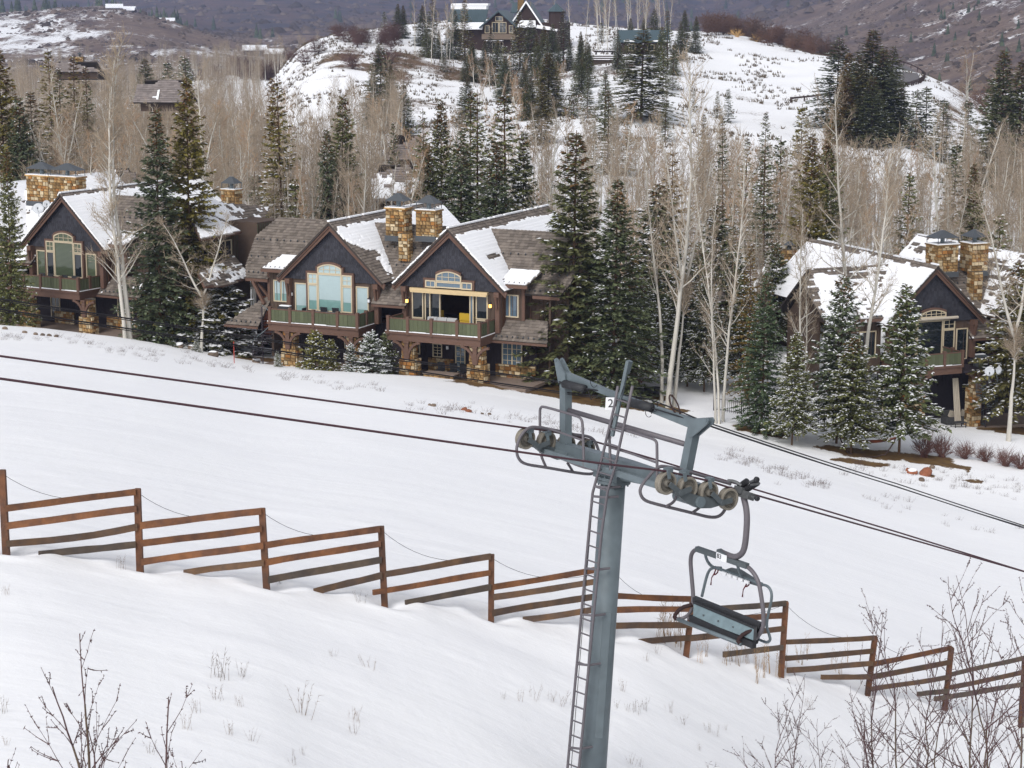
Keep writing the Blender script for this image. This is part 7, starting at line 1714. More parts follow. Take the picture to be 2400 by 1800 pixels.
for (px, D, lab) in ((1711, 512, 'left of two golden shrubs on the snowy crest'), (1756, 508, 'right of two golden shrubs on the snowy crest')):
    x = (px - 1200) / FPX / .982 * D; put(OAKS[1], 'golden_shrub', np.array([x, D, gz(x, D)]), 2.2, lab, 'shrub', None, 1.3, (5.2, 4.6, 2.2))
# a tall bare cottonwood right of the road
p, zt = foot(2268, 118, 335); plant(AS[3], 'cottonwood_tree', p, zt - p[2], 1.0, 'pale bare spreading cottonwood right of the road bend', 'tree', None, (.95, .85, .8), (0, 0), 1.5)
p, zt = foot(2310, 165, 340); plant(AS[0], 'cottonwood_tree', p, zt - p[2], 2.0, 'smaller bare cottonwood right of the spreading one', 'tree', None, (.95, .85, .8), (0, 0), 1.5)
# clipped shrubs in the yard of the right lodge
CL = [bush_proto(90 + k, 90, 7, 1.0, .75, .011) for k in range(2)]
for i, (px, py, wpx, hpx, lab) in enumerate(((2166, 1072, 50, 62, 'tallest round bare shrub, leftmost of the row before the right lodge'), (2208, 1073, 50, 56, 'second round bare shrub touching the tallest one'), (2261, 1075, 46, 40, 'third low round shrub of the row before the right lodge'), (2308, 1082, 44, 38, 'fourth low round shrub of the row before the right lodge'), (2356, 1094, 50, 42, 'fifth low round shrub near the right edge'), (2392, 1100, 46, 40, 'last low round shrub cut by the right edge'))):
    p = hit(px, py, 100); s = FPX / p[1]; put(CL[i % 2], 'clipped_shrub', p, hpx / s * 1.1, lab, 'shrub', 'clipped shrubs before the right lodge', wpx / hpx * .85, (1.35, 1.0, 1.0))
for (px, py, h, lab) in ((1470, 905, 1.8, 'rusty bare shrub below the forked aspens'), (1630, 870, 2.2, 'snow-dusted bare shrub behind the aspen trio'), (1510, 870, 2.4, 'bare brown shrub left of the forked aspen feet'), (1560, 850, 2.5, 'bare brown shrub between the aspens above the snow path'), (1660, 840, 2.5, 'bare shrub at the foot of the dark thicket')):
    p = hit(px, py, 100); put(OAKS[0], 'bare_shrub', p, h, lab, 'shrub', None, 1.2, (2.0, 1.2, .9))
# dry weeds
def weed_proto(seed, n=7, H=.6, spread=.35, heads=True, r=.0045):
    rr = np.random.RandomState(seed); P0, P1, RR = [], [], []
    for i in range(n):
        az = rr.rand() * 6.28; d = np.array([spread * rr.rand() * math.cos(az), spread * rr.rand() * math.sin(az), 1.0]); d /= np.linalg.norm(d); L = H * rr.uniform(.5, 1.05); b = np.array([rr.normal(0, .07), rr.normal(0, .07), -.05]); e = b + d * L; P0.append(b); P1.append(e); RR.append(r)
        for k in range(5 if heads else 2):
            q = b + d * L * rr.uniform(.5, 1.0); dv = d + rr.normal(0, .5, 3); dv /= np.linalg.norm(dv); P0.append(q); P1.append(q + dv * H * rr.uniform(.08, .2)); RR.append(r * .8)
    V, F3 = spikes_np(P0, P1, RR); o = fast_mesh('stalks', V, F3, M['weed'], None); me = o.data; bpy.data.objects.remove(o); return dict(H=H, parts=[('stalks', me)])
WD = [weed_proto(100 + k, 7 + k, .6, .5) for k in range(3)]; GRASS = [weed_proto(110 + k, 14, .35, .9, False, .004) for k in range(2)]; TALL = [weed_proto(120 + k, 7, 1.2, .30, True, .007) for k in range(2)]
for t_ in TALL: t_['parts'][0][1].materials[0] = M['straw']
def weeds(lst, protos, name, lab, grp, hs):
    for (px, py) in lst:
        if grp and 'lower left' in grp and trng.random() < .3: continue
        p = hit(px, py, 14, 200); put(trng.choice(protos), name, p, trng.uniform(*hs), lab, 'weed', grp, trng.uniform(.8, 1.3))
weeds([(516, 1590), (568, 1590), (456, 1670), (506, 1640), (560, 1655), (596, 1632), (600, 1668), (112, 1708), (60, 1750), (92, 1762), (370, 1690), (416, 1720), (435, 1708), (480, 1715), (504, 1724), (540, 1725), (592, 1738), (640, 1745), (352, 1765), (405, 1790), (690, 1795), (710, 1770), (775, 1580), (780, 1540), (15, 1750), (5, 1672)], WD, 'dry_weed', 'small dry weed in the foreground snow at the lower left', 'dry weeds in the snow at the lower left', (.16, .34))
p = hit(516, 1590, 14, 200); put(WD[2], 'dry_weed', p, .62, 'dark bushy dry weed standing alone in the snow at the lower left', 'weed', None, 1.0, None)
p = hit(712, 1678, 14, 200); put(WD[1], 'dry_weed', p, .62, 'tall golden weed tuft left of the tower foot', 'weed', None, 1.0, None)
weeds([(834, 1693), (830, 1720), (868, 1570), (847, 1412), (655, 1375), (285, 1335), (15, 1395), (1180, 1640), (1215, 1645), (1250, 1640), (1290, 1645), (1310, 1655), (1330, 1650), (1445, 1660), (1470, 1668), (1490, 1672), (1510, 1665), (1570, 1675), (1600, 1700), (1660, 1720), (1680, 1728), (1700, 1712), (1480, 1795), (1500, 1798), (1640, 1760), (1895, 1660), (1460, 1620), (1540, 1535), (1515, 1550)], WD, 'dry_weed', 'thin dry weed in the snow on either side of the tower foot', 'dry weeds in the snow about the tower foot', (.18, .36))
weeds([(1545, 1500), (1558, 1508), (1570, 1500), (1583, 1510), (1593, 1518), (1605, 1520), (1562, 1490)], TALL, 'dry_stalks', 'tall straw-brown stalks by the fence under the lift chair', 'tall stalks by the fence under the lift chair', (.75, 1.15))
weeds([(1700, 1560), (1715, 1550), (1730, 1562), (1750, 1555), (1770, 1572), (1790, 1590), (1775, 1602), (1800, 1580), (1825, 1590), (1840, 1575), (1880, 1560), (1892, 1548), (1950, 1570), (1965, 1582), (1640, 1555), (1655, 1540), (1985, 1565), (1870, 1555)], TALL, 'dry_stalks', 'dry brown stalks along the fence right of the lift chair', 'dry stalks along the fence right of the chair', (.5, .95))
tuft_l = []
for i in range(70): tuft_l.append((trng.uniform(0, 640), 0))
# grass tufts along the far edge of the piste and under the tower: too many to count
def tuft_field():
    Vs, Fs, off = [], [], 0; spots_ = []
    def line(pts, n, jx, jy):
        for i in range(n):
            k = trng.randrange(len(pts) - 1); t = trng.random(); x = pts[k][0] + (pts[k + 1][0] - pts[k][0]) * t + trng.gauss(0, jx); y = pts[k][1] + (pts[k + 1][1] - pts[k][1]) * t + trng.gauss(0, jy); spots_.append((x, y))
    line([(0, 790), (180, 800), (320, 830), (460, 845), (640, 880), (800, 905), (900, 915)], 110, 8, 6)
    line([(960, 950), (1090, 965), (1270, 990), (1330, 1005)], 60, 10, 7); line([(1330, 1000), (1500, 1030)], 14, 10, 6)
    line([(1690, 1070), (1760, 1085), (1830, 1110), (1960, 1140)], 80, 14, 7); line([(1980, 1090), (2200, 1130), (2400, 1150)], 90, 20, 16); line([(2050, 1170), (2390, 1260)], 18, 20, 14)
    for (x, y) in spots_:
        q = hit(x, y, 60, 220); pr = GRASS[trng.randrange(2)]['parts'][0][1]; n = len(pr.vertices); a = np.empty(n * 3); pr.vertices.foreach_get('co', a); V = a.reshape(-1, 3); f = np.empty(len(pr.polygons) * 3, dtype=np.int32); pr.polygons.foreach_get('vertices', f); k = trng.uniform(.5, 1.3); Vs.append(V * np.array([k * 1.5, k * 1.5, k]) + q); Fs.append(f.reshape(-1, 3) + off); off += n
    o = fast_mesh('grass_tufts', np.concatenate(Vs), np.concatenate(Fs), M['weed_dark'], None); o['kind'] = 'stuff'
tuft_field()
def scrub_cover():
    """low sage and dry grass on the knoll, too dense to count"""
    Vs, Fs, off = [], [], 0; rr = np.random.RandomState(5)
    base_v = []; nn = 0; tries = 0
    while nn < 3600 and tries < 40000:
        tries += 1; D = rr.uniform(285, 560); px = rr.uniform(640, 2330); x = (px - 1200) / FPX / .982 * D; b_ = fbm(x / 9.0, D / 9.0, 61, 3)
        if b_ < .50 + (.10 if px > 1560 else -.02): continue
        k = 5; P0 = np.array([[x, D, gz(x, D) - .05]] * k) + rr.normal(0, .22, (k, 3)) * [1, 1, 0]; P1 = P0 + np.stack([rr.normal(0, .22, k), rr.normal(0, .22, k), rr.uniform(.3, .8, k)], 1); V, F3 = spikes_np(P0, P1, np.full(k, .10)); Vs.append(V); Fs.append(F3 + off); off += len(V); nn += 1
    o = fast_mesh('sage_scrub', np.concatenate(Vs), np.concatenate(Fs), M['sage'], None); o['kind'] = 'stuff'
scrub_cover()
def brush_cover():
    """bare oak brush on the far hills: crumpled clumps, thousands of them"""
    rr = np.random.RandomState(9); Vs, Fs, off = [], [], 0
    T_ = np.array([[math.cos(k * 1.047), math.sin(k * 1.047), 0] for k in range(6)] + [[.55 * math.cos(k * 2.09 + .5), .55 * math.sin(k * 2.09 + .5), .75] for k in range(3)] + [[0, 0, 1.0]])
    F0 = np.array([[0, 1, 6], [1, 2, 7], [2, 3, 7], [3, 4, 8], [4, 5, 8], [5, 0, 6], [1, 7, 6], [3, 8, 7], [5, 6, 8], [6, 7, 9], [7, 8, 9], [8, 6, 9]])
    for (d0, d1, n, s0, s1) in ((680, 1900, 17000, .8, 2.0), (1900, 4200, 6500, 2.2, 5.5)):
        D = np.exp(rr.uniform(math.log(d0), math.log(d1), n)); px = rr.uniform(-300, 2700, n); x = (px - 1200) / FPX / .982 * D; dens = fbm(x / 45.0, D / 60.0, 71, 3); keep = dens > .40; D, x = D[keep], x[keep]; z = ground(x, D)
        for i in range(len(D)):
            s = rr.uniform(s0, s1) * (1 + 1.2 * (rr.rand() < .08)); V = T_ * np.array([s, s, s * .75]) * rr.uniform(.6, 1.3, (10, 1)); Vs.append(V + [x[i], D[i], z[i] - .2]); Fs.append(F0 + off); off += 10
    m = mat('far_brush', (.118, .091, .074), .95, .05, island=.55); o = fast_mesh('hill_brush', np.concatenate(Vs), np.concatenate(Fs), m, None); o['kind'] = 'stuff'
    Vs, Fs, off = [], [], 0; C_ = np.array([[math.cos(k * 1.047), math.sin(k * 1.047), 0] for k in range(6)] + [[0, 0, 1.0]]); FC = np.array([[k, (k + 1) % 6, 6] for k in range(6)])
    def cone(x, y, h):
        nonlocal off
        for (zz, rr_, hh) in ((0, .24, .55), (.28, .17, .45), (.55, .11, .45)): V = C_ * np.array([h * rr_, h * rr_, h * hh]) + [x, y, gz(x, y) + h * zz - .3]; Vs.append(V); Fs.append(FC + off); off += 7
    for i in range(520):
        D = math.exp(rr.uniform(math.log(1750), math.log(4200))); px = rr.uniform(-200, 2600); x = (px - 1200) / FPX / .982 * D
        if fbm(x / 160.0, D / 200.0, 77, 3) > .5: cone(x, D, rr.uniform(9, 18))
    for i in range(150): px = rr.uniform(-100, 470); D = rr.uniform(1740, 2050); x = (px - 1200) / FPX / .982 * D; cone(x, D, rr.uniform(9, 17))
    for i in range(60): px = rr.uniform(1950, 2400); D = rr.uniform(700, 1500); x = (px - 1200) / FPX / .982 * D; cone(x, D, rr.uniform(4, 8))
    o = fast_mesh('far_conifers', np.concatenate(Vs), np.concatenate(Fs), M['needles'], None); o['kind'] = 'stuff'; o.color = (.45, .55, .6, 1)
brush_cover()
# foreground saplings
def sapling_proto(seed, H=3.2, nb=16, sparse=1.0, r0=.0105):
    rr = np.random.RandomState(seed); segs = []; B0, B1, BR = [], [], []
    def limb(p, d, L, r, lvl):
        k = max(4, int(L / .16)); pts = [p]; dd = d / np.linalg.norm(d)
        for i in range(k): dd = dd + rr.normal(0, .07, 3) + np.array([0, 0, .05]); dd /= np.linalg.norm(dd); pts.append(pts[-1] + dd * L / k)
        for i in range(k): segs.append((pts[i], pts[i + 1], max(r * (1 - .8 * i / k), .0030), max(r * (1 - .8 * (i + 1) / k), .0026)))
        for i in range(1, k + 1):        # buds
            for _ in range(2 if lvl else 1):
                if rr.rand() < .75:
                    q = pts[i]; dv = rr.normal(0, 1, 3) + dd * .8; dv /= np.linalg.norm(dv); B0.append(q); B1.append(q + dv * .028); BR.append(.0075)
        return pts
    st = limb(np.zeros(3), np.array([rr.normal(0, .05), rr.normal(0, .05), 1.0]), H, r0 * H, 0)
    for b in range(nb):
        f = .22 + .75 * (b + rr.rand()) / nb; i = min(int(f * (len(st) - 1)), len(st) - 2); az = rr.rand() * 6.28; el = rr.uniform(.65, 1.1); dv = np.array([math.cos(az) * math.cos(el), math.sin(az) * math.cos(el), math.sin(el)]); L = H * .34 * (1.15 - .8 * f) * rr.uniform(.6, 1.2)
        bb = limb(st[i], dv, max(L, .15), .0034 * H * (1.1 - .7 * f), 1)
        for c in range(int(L / .14 * sparse)):
            j = rr.randint(1, len(bb)); d2 = bb[j] - bb[j - 1]; d2 /= np.linalg.norm(d2); d2 = d2 + rr.normal(0, .55, 3); limb(bb[j], d2, max(L * rr.uniform(.15, .42), .07), .0062, 2)
    v, f = tubes_np([(np.asarray(a), np.asarray(b), r0, r1) for a, b, r0, r1 in segs if r0 > .011], 6); o1 = fast_mesh('trunk', v, f, M['sapling_stem'], None, True)
    v, f = tubes_np([(np.asarray(a), np.asarray(b), r0, r1) for a, b, r0, r1 in segs if r0 <= .011], 4); v2, f2 = spikes_np(B0, B1, BR); f2 = np.concatenate([f2, f2[:, 2:3]], 1)
    o2 = fast_mesh('twigs', v, f, M['sapling'], None, True)
    o3 = fast_mesh('buds', v2, f2[:, :3], M['sapling'], None)
    r = dict(H=H, parts=[('trunk', o1.data), ('crown', o2.data), ('buds', o3.data)])
    for o in (o1, o2, o3): bpy.data.objects.remove(o)
    return r
SAP = [sapling_proto(130 + k, 3.2, 14 + k, .8, .0095) for k in range(4)]; THIN = [sapling_proto(140 + k, 4.0, 14, .85, .0048) for k in range(3)]
for i, (px, py, D, lab) in enumerate(((203, 1458, 19.0, 'tallest dark bare sapling at the lower left edge of the picture'), (258, 1577, 18.4, 'bare sapling just right of the tallest one at the lower left'), (322, 1625, 18.0, 'spreading bare sapling right of the tallest group at the lower left'), (40, 1692, 17.6, 'low bare sapling in the lower left corner'), (150, 1672, 18.2, 'low bare sapling between the corner one and the tallest'), (430, 1765, 18.2, 'bare sapling tip at the bottom right of the left-hand group'), (462, 1760, 18.8, 'outermost bare sapling tip of the left-hand group'))):
    p, zt = foot(px, py, D); plant(SAP[i % 4], 'bare_sapling', p - np.array([0, 0, .1]), zt - p[2], 1.1 + i * 2.1, lab, 'sapling', None, None, (trng.uniform(-.05, .05), trng.uniform(-.05, .05)), .9 if i else .8)
for i, (px, py, D, lab) in enumerate(((1806, 1572, 33, 'thin bare sapling below the fence post right of the chair'), (1854, 1586, 33.5, 'thin bare sapling right beside the one below the fence post'), (1683, 1762, 33, 'low bare sapling at the bottom right of the tower'), (1938, 1650, 34, 'short thin sapling left of the right-hand sapling thicket'), (1994, 1586, 35, 'thin sapling at the left of the right-hand thicket'), (2088, 1412, 37, 'tall thin sapling over the fence, left of three'), (2134, 1390, 37.5, 'tallest thin sapling over the fence, middle of three'), (2178, 1412, 38, 'tall thin sapling over the fence, right of three'), (2228, 1472, 37.5, 'thin sapling crossing the last long fence panel'), (2304, 1352, 39, 'big bare sapling near the right edge'), (2352, 1300, 39.5, 'bare sapling reaching highest at the right edge'), (2398, 1330, 40, 'bare sapling cut by the right edge'), (2296, 1482, 37, 'shorter sapling below the right edge ones'), (2060, 1600, 35, 'low sapling filling the bottom of the right-hand thicket'), (2240, 1640, 36, 'low sapling at the bottom right of the thicket'), (2340, 1600, 37, 'low dense sapling in the lower right corner'), (2130, 1660, 35, 'low sapling below the three tall ones'))):
    p, zt = foot(px, py, D); plant(THIN[i % 3], 'bare_sapling', p - np.array([0, 0, .1]), zt - p[2], .7 + i * 1.7, lab, 'sapling', None, None, (trng.uniform(-.06, .06), trng.uniform(-.06, .06)), .9)
# ------------------------------------------------------------------ yard things
def rock(px, py, w_, lab, m='red_rock', snow=False, seed=0, D0=60, grp=None):
    p = hit(px, py, D0, 220); rr = np.random.RandomState(seed + int(px)); bm = bmesh.new(); bmesh.ops.create_icosphere(bm, subdivisions=2, radius=1)
    for v in bm.verts:
        n = 1 + .35 * (float(vnoise(v.co.x * 1.7 + seed, v.co.y * 1.7 + v.co.z * 2.1, seed)) - .5); v.co = Vector((v.co.x * w_ * .5 * n, v.co.y * w_ * .4 * n, (v.co.z * .33 + .12) * w_ * n))
    me = bpy.data.meshes.new('rock'); bm.to_mesh(me); bm.free(); me.materials.append(M[m]); o = bpy.data.objects.new('rock', me); link(o); o.location = p; o.rotation_euler = (rr.uniform(-.3, .3), rr.uniform(-.3, .3), rr.uniform(0, 6)); tag(o, lab, 'rock', grp)
    if snow:
        b = MB(); b.lathe((0, 0, .30 * w_), (0, 0, 1), [(0, w_ * .42), (.06, w_ * .40), (.13, w_ * .2), (.15, .02)], 12); c = b.build('snow_cover', M['roof_snow'], o, True)
rock(2170, 1114, 1.05, 'largest red boulder in the melted hollow below the right lodge', seed=1); rock(2139, 1110, .75, 'snow-capped red rock left of the largest boulder', snow=True, seed=2); rock(2128, 1104, .45, 'small red rock left of the snow-capped one', seed=3); rock(2160, 1128, .5, 'low brown rock under the largest boulder', 'grey_rock', seed=4); rock(2185, 1098, .5, 'brown rock behind the largest boulder', 'grey_rock', seed=5)
rock(1088, 962, .42, 'left of the two small red rocks on the far edge of the piste', seed=6); rock(1098, 966, .40, 'right of the two small red rocks on the far edge of the piste', seed=7); rock(1016, 953, .38, 'small pale rock left of the two red ones', 'grey_rock', seed=8); rock(1007, 951, .28, 'small dark rock left of the pale one', 'grey_rock', seed=9); rock(1147, 972, .28, 'small grey stone right of the two red rocks', 'grey_rock', seed=10); rock(1130, 971, .22, 'tiny grey stone between the red rocks and the grey one', 'grey_rock', seed=11)
for i, (x, y) in enumerate(((12, 772), (58, 781), (83, 785), (100, 787), (115, 788), (132, 790))): rock(x, y, .42, 'flat dark stone showing through the snow before the left lodge', 'grey_rock', seed=20 + i, grp='dark stones in the snow before the left lodge')
for i, (x, y, ww) in enumerate(((420, 815, .9), (450, 820, .8), (395, 808, .7), (500, 835, .9), (600, 850, .8))): rock(x, y, ww, 'snow-capped stone bordering the yard left of the middle lodge', 'grey_rock', True, seed=30 + i, grp='snow-capped stones left of the middle lodge')
# iron fence
fa_, fb_ = hit(1673, 962, 100), hit(1936, 1012, 100)
iron = empty('iron_fence', fa_, 0, 'black iron picket fence before the snowy spruces left of the right lodge', 'fence')
def ipart(mb, name): o = mb.build(name, M['black_iron'], iron); o.location = -iron.location; return o
L_ = np.linalg.norm(fb_ - fa_); npk = int(L_ / .14); fz_ = lambda t: np.array([*(fa_ + (fb_ - fa_) * t)[:2], gz(*(fa_ + (fb_ - fa_) * t)[:2])])
pk = []
for i in range(npk + 1):
    c = fz_(i / npk); pk.append(c); b = MB(); th = .045 if i % 14 == 0 else .012; b.box(c[0] - th, c[0] + th, c[1] - th, c[1] + th, c[2] - .2, c[2] + (1.12 if i % 14 == 0 else .95)); ipart(b, 'fence_post' if i % 14 == 0 else 'picket')
for h in (.12, .88): b = MB(); b.tube([c + [0, 0, h] for c in pk[::7]] + [pk[-1] + [0, 0, h]], .022, 4); ipart(b, 'fence_rail')
# hammock
ha, hb = at(1968, 1024, 132), at(2100, 1026, 130.5)
hm = empty('hammock', (ha + hb) / 2, 0, 'dark brown hammock slung on a low stand between the snowy spruces', 'hammock')
b = MB(); n = 12
for i in range(n + 1):
    t = i / n; c = ha * (1 - t) + hb * t; wv = .55 * math.sin(math.pi * min(max(t, .08), .92)) ; c = c - np.array([0, 0, .55 * 4 * t * (1 - t) * .6]); b.v += [tuple(c + [0, -wv * .8, .02]), tuple(c + [0, 0, -.08]), tuple(c + [0, wv * .8, .05])]
for i in range(n):
    for k in range(2): a = i * 3 + k; b.f.append((a, a + 3, a + 4, a + 1)); b.m.append(0)
o = b.build('cloth', M['door_wood'], hm, True); o.location = -hm.location
gm = (ha + hb) / 2; g0 = np.array([gm[0], gm[1], gz(gm[0], gm[1])]); b = MB(); b.tube(smooth([ha, ha * .9 + g0 * .1 - [0, 0, .3], g0 + (ha - gm) * .6, g0 + (hb - gm) * .6, hb * .9 + g0 * .1 - [0, 0, .3], hb], 2), .05, 8); o = b.build('stand', M['log'], hm, True); o.location = -hm.location
# marker pole and lamp post
p = hit(549, 852, 100); b = MB(); b.tube([p - [0, 0, .3], p + [0, 0, 1.55]], .03, 6); o = b.build('marker_pole', M['red_paint']); tag(o, 'thin red marker pole in the snow left of the middle lodge', 'pole')
p = hit(351, 800, 100); b = MB(); b.box(p[0] - .1, p[0] + .1, p[1] - .1, p[1] + .1, p[2] - .3, p[2] + 1.0); b.box(p[0] - .13, p[0] + .13, p[1] - .13, p[1] + .13, p[2] + .82, p[2] + .9); o = b.build('timber_post', M['cream']); tag(o, 'short pale timber post by the trunks right of the left lodge', 'post')
# satellite dishes
def dish(p, r, lab, face=(-.25, -1, .25), pole=1.0):
    root = empty('satellite_dish', p, 0, lab, 'satellite dish'); f = np.array(face); f = f / np.linalg.norm(f); b = MB(); b.lathe(f * .02, f, [(-.06, r * .2), (-.04, r * .6), (.02, r), (.03, r), (-.02, r * .6), (-.045, .01)], 20); b.build('reflector', M['dish'], root, True)
    b = MB(); b.tube([-f * .05, (-f * .15) - np.array([0, 0, pole * .4]), np.array([0, .1, -pole])], .03, 6); b.build('mast', M['galv_dark'], root); b = MB(); b.tube([np.array([0, 0, -r * .9]), f * r * 1.1 - np.array([0, 0, r * .35])], .015, 5); b.obox(f * r * 1.1 - np.array([0, 0, r * .3]), (.04, 0, 0), (0, .05, 0), (0, 0, .07)); b.build('feed_arm', M['galv_dark'], root)
fB = lambda u, v, z, O=B_O, a=25: O + np.array([math.cos(R(a)) * u + math.sin(R(a)) * v, -math.sin(R(a)) * u + math.cos(R(a)) * v, z])
dish(at(944, 563, 147.2), .29, 'white round satellite dish below the left chimney of the middle lodge', (-.2, -1, .15), 1.0)
dish(at(90, 489, 160), .46, 'large oval satellite dish beside the left lodge gable', (.1, -1, .5), 1.0); dish(at(109, 478, 162), .30, 'small satellite dish close above the large one on the left lodge', (.3, -1, .3), .8)
dish(at(2319, 870, 144.5), .36, 'white satellite dish on the side deck of the right lodge', (-.2, -1, .1), .9); dish(at(2340, 868, 145), .30, 'grey satellite dish right behind the white one at the right lodge', (.6, -1, .1), .9)
# grills
def grill(p, rz, lab, m='black'):
    root = empty('barbecue_grill', p, rz, lab, 'grill'); b = MB(); b.box(-.45, .45, -.28, .28, .0, .75); b.build('cabinet', M[m], root)
    b = MB(); pr = [(-.28, .75), (-.30, .95), (-.18, 1.10), (.1, 1.14), (.28, 1.0), (.28, .75)]; vs = [(x, y, z) for x in (-.5, .5) for y, z in pr]; k = 6; b.add(vs, [tuple(range(k)), tuple(range(2 * k - 1, k - 1, -1))] + [(i, i + k, (i + 1) % k + k, (i + 1) % k) for i in range(k)]); b.build('lid', M[m], root)
    b = MB(); b.tube([(-.35, -.34, .92), (.35, -.34, .92)], .02, 6); b.build('handle', M['galv'], root); b = MB(); b.box(-.8, -.46, -.25, .25, .72, .76); b.build('side_shelf', M['galv_dark'], root); b = MB(); b.box(-.45, .4, -.1, .25, 1.13, 1.19); b.build('snow_cover', M['roof_snow'], root)
grill(fB(-3.0, -1.5, -7.35), -R(25), 'black covered barbecue grill at the left end of the middle lodge balcony')
fA = lambda u, v, z: fB(u, v, z, O_A, 30); fC = lambda u, v, z: fB(u, v, z, C_O, -22)
grill(fA(6.4, -1.2, -7.35), -R(30), 'black barbecue grill on the left lodge balcony'); grill(fC(4.4, .2, -8.3), R(22), 'silver and black barbecue grill on the side deck of the right lodge', 'galv_dark')
# balcony and patio furniture
def table(p, rz, w_, d_, h, lab, m='galv_dark'):
    root = empty('patio_table', p, rz, lab, 'table'); b = MB(); b.box(-w_ / 2, w_ / 2, -d_ / 2, d_ / 2, h - .05, h); b.build('table_top', M[m], root)
    for x in (-1, 1):
        for y in (-1, 1): b = MB(); b.box(x * w_ * .43 - .03, x * w_ * .43 + .03, y * d_ * .4 - .03, y * d_ * .4 + .03, 0, h - .05); b.build('leg', M[m], root)
def chair_(p, rz, lab, m='pad', grp=None):
    root = empty('patio_chair', p, rz, lab, 'chair', grp); b = MB(); b.box(-.28, .28, -.28, .28, .38, .46); b.build('seat', M[m], root); b = MB(); b.obox((0, .27, .72), (.28, 0, 0), (0, .03, .006), (0, -.05, .28)); b.build('backrest', M[m], root)
    for x in (-.25, .25):
        for y in (-.25, .25): b = MB(); b.box(x - .02, x + .02, y - .02, y + .02, 0, .38); b.build('leg', M['black_iron'], root)
def sofa(p, rz, lab, n=3, m='cloth_grey', base_m='cloth_dark', wd=.78, flip=1):
    root = empty('outdoor_sofa', p, rz, lab, 'sofa'); L = n * wd; b = MB(); b.box(-L / 2, L / 2, -.4, .4, .05, .36); b.build('frame', M[base_m], root)
    for i in range(n):
        c = -L / 2 + wd * (i + .5); b = MB(); b.obox((c, 0, .44), (wd / 2 - .015, 0, 0), (0, .38, 0), (0, 0, .08)); b.build('seat_cushion', M[m], root); b = MB(); b.obox((c, .33 * flip, .76), (wd / 2 - .02, 0, 0), (0, .09, .02), (0, -.05 * flip, .27)); b.build('back_cushion', M[m], root)
    for s_ in (-1, 1): b = MB(); b.box(s_ * (L / 2 + .08) - .08, s_ * (L / 2 + .08) + .08, -.4, .4, .05, .62); b.build('armrest', M[base_m], root)
    return root
sofa(fB(9.75, -.6, -7.35), -R(25), 'grey three-cushion sofa on the balcony before the open lounge', 3, flip=-1)
table(fB(-.1, -.9, -7.35), -R(25), 1.9, .9, .76, 'long grey table on the left balcony of the middle lodge')
for i, (u, v, a) in enumerate(((-.6, -.2, 0), (.4, -.2, 0), (-.6, -1.6, 180), (.4, -1.6, 180), (-1.5, -.9, 90))): chair_(fB(u, v, -7.35), -R(25 - a), 'dark chair round the long grey balcony table', 'pad', 'dark chairs round the grey balcony table')
p = fB(12.2, -1.4, -7.35); b = MB(); b.lathe((0, 0, 0), (0, 0, 1), [(0, .28), (.5, .36), (.55, .36), (.55, .30), (.5, .05)], 12); o = b.build('planter_bowl', M['grey_rock']); o.location = p; tag(o, 'dark round planter at the right end of the open lounge balcony', 'planter')
root = empty('armchair', fB(10.5, 1.9, -7.3), -R(25) + 3.0, 'yellow armchair just inside the open lounge of the middle lodge', 'armchair')
b = MB(); b.box(-.5, .5, -.45, .45, .1, .48); b.build('seat', M['cloth_yellow'], root); b = MB(); b.box(-.5, .5, .3, .5, .48, 1.0); b.build('backrest', M['cloth_yellow'], root)
for s_ in (-1, 1): b = MB(); b.box(s_ * .42 - .1, s_ * .42 + .1, -.4, .45, .48, .68); b.build('armrest', M['cloth_yellow'], root)
root = empty('armchair', fB(7.9, 1.8, -7.3), -R(25), 'yellow chair behind the left glass doors of the open lounge', 'armchair'); b = MB(); b.box(-.4, .4, -.4, .4, .1, .46); b.build('seat', M['cloth_yellow'], root); b = MB(); b.box(-.4, .4, .28, .42, .46, 1.0); b.build('backrest', M['cloth_yellow'], root)
root = empty('stone_fire_pit', fB(10.05, -1.7, -10.73), -R(25), 'low stone fire pit on the patio under the open lounge', 'fire pit'); b = MB(); b.box(-1.2, 1.2, -.45, .45, 0, .48); o = b.build('pit_wall', M['mortar'], root); clad(o, (-1.2, -.45, 0), (1, 0, 0), 2.4, 0, .48, (0, -1, 0), seed=5, hmax=.26); b = MB(); b.box(-1.25, 1.25, -.5, .5, .48, .56); b.build('coping', M['patio'], root)
for i, u in enumerate((9.2, 10.2, 11.0)): chair_(fB(u, -.3, -10.73), -R(25), 'black patio chair behind the stone fire pit', 'black', 'black chairs behind the fire pit')
for i, u in enumerate((8.2, 9.1, 10.6, 11.6)): chair_(fA(u, -1.0, -7.35), -R(30), 'dark grey chair on the left lodge balcony', 'cloth_dark', 'chairs on the left lodge balcony')
root = empty('closed_parasol', fA(5.75, -1.2, -7.35), 0, 'closed tan parasol at the left end of the left lodge balcony', 'parasol'); b = MB(); b.tube([(0, 0, 0), (0, 0, 2.1)], .03, 6); b.build('pole', M['log'], root); b = MB(); b.lathe((0, 0, .75), (0, 0, 1), [(0, .10), (.3, .17), (.9, .12), (1.3, .04), (1.45, .01)], 10); b.build('canopy', M['awning'], root)
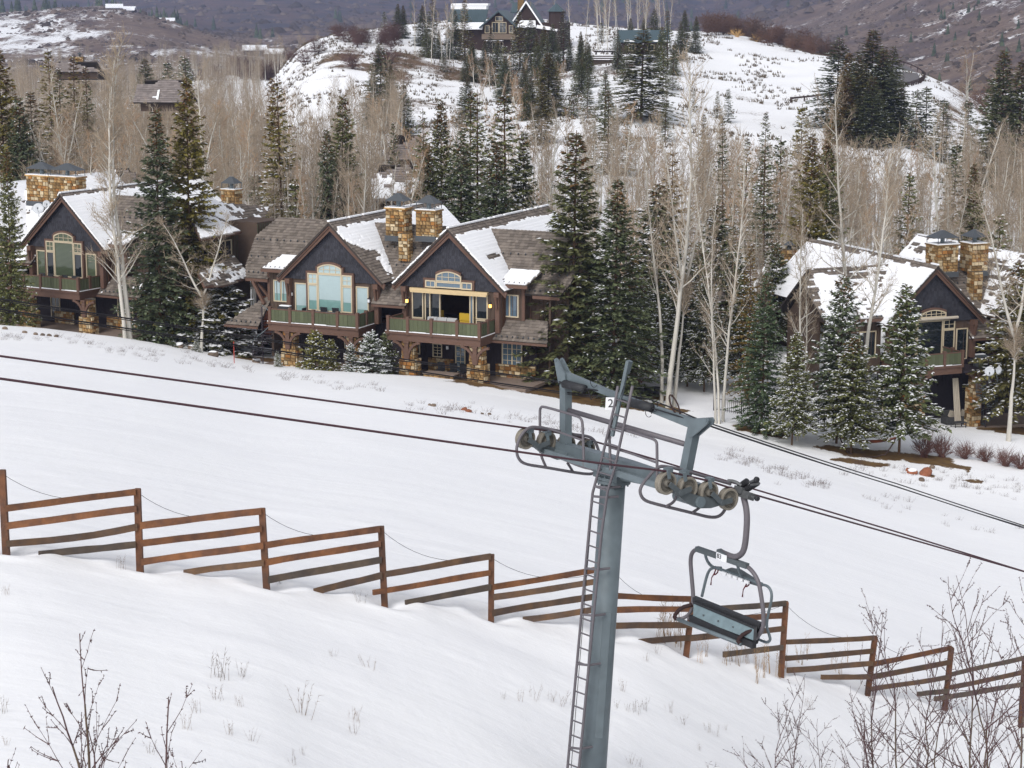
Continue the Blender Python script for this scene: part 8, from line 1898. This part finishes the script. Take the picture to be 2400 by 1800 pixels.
sofa(fC(2.0, -.6, -12.25), R(22), 'dark grey sofa with pale cushions under the right lodge balcony', 2, 'cloth_dark', 'cloth_dark', 1.1)
for u, lab in ((1.5, 'left pale cushion on the dark sofa under the right lodge balcony'), (2.6, 'right pale cushion on the dark sofa under the right lodge balcony')):
    b = MB(); b.obox((0, 0, 0), (.25, 0, 0), (0, .09, .03), (0, -.05, .23)); o = b.build('cushion', M['cloth_cream']); o.location = fC(u, -.55, -11.5); o.rotation_euler = (0, .25, R(22)); tag(o, lab, 'cushion')
table(fC(1.2, -1.9, -12.25), R(22), 1.1, .7, .42, 'low dark table before the sofa under the right lodge balcony', 'cloth_dark')
b = MB(); b.lathe((0, 0, 0), (0, 0, 1), [(0, .3), (.4, .36), (.75, .3), (.8, .05)], 10); o = b.build('pot', M['black']); o.location = fC(1.0, -1.1, -7.3); tag(o, 'dark pot on the right lodge balcony', 'pot')
# blocks stacked by the snow path behind the tower
for i, (px, py, lab) in enumerate(((1498, 930, 'dark planter box left of its pair behind the tower'), (1520, 928, 'black pot in the middle behind the tower'), (1536, 926, 'black pot right of the middle one behind the tower'))):
    p = hit(px, py, 100); b = MB(); b.lathe((0, 0, -.1), (0, 0, 1), [(0, .30), (.62, .36), (.66, .36), (.62, .3)], 4 if i == 0 else 12); o = b.build('plant_pot', M['black']); o.location = p; tag(o, lab, 'planter')
# ------------------------------------------------------------------ air
hz = MB(); X0, X1, Y0, Y1 = -2300.0, 2300.0, -60.0, 7600.0
zlo = float(GZ.min()) - 2.0; zhi = max(float(GZ.max()) + 60.0, 60.0)
X0 = float(GX.min()) - 30; X1 = float(GX.max()) + 30
hz.box(X0, X1, Y0, Y1, zlo, zhi)
hm_ = bpy.data.materials.new('haze'); hm_.use_nodes = True; n_ = hm_.node_tree.nodes; n_.clear()
ou = n_.new('ShaderNodeOutputMaterial'); pv = n_.new('ShaderNodeVolumePrincipled'); pv.inputs['Color'].default_value = (.50, .62, 1.0, 1); pv.inputs['Density'].default_value = .00012
hm_.node_tree.links.new(pv.outputs[0], ou.inputs['Volume'])
o = hz.build('haze', hm_); o['kind'] = 'stuff'
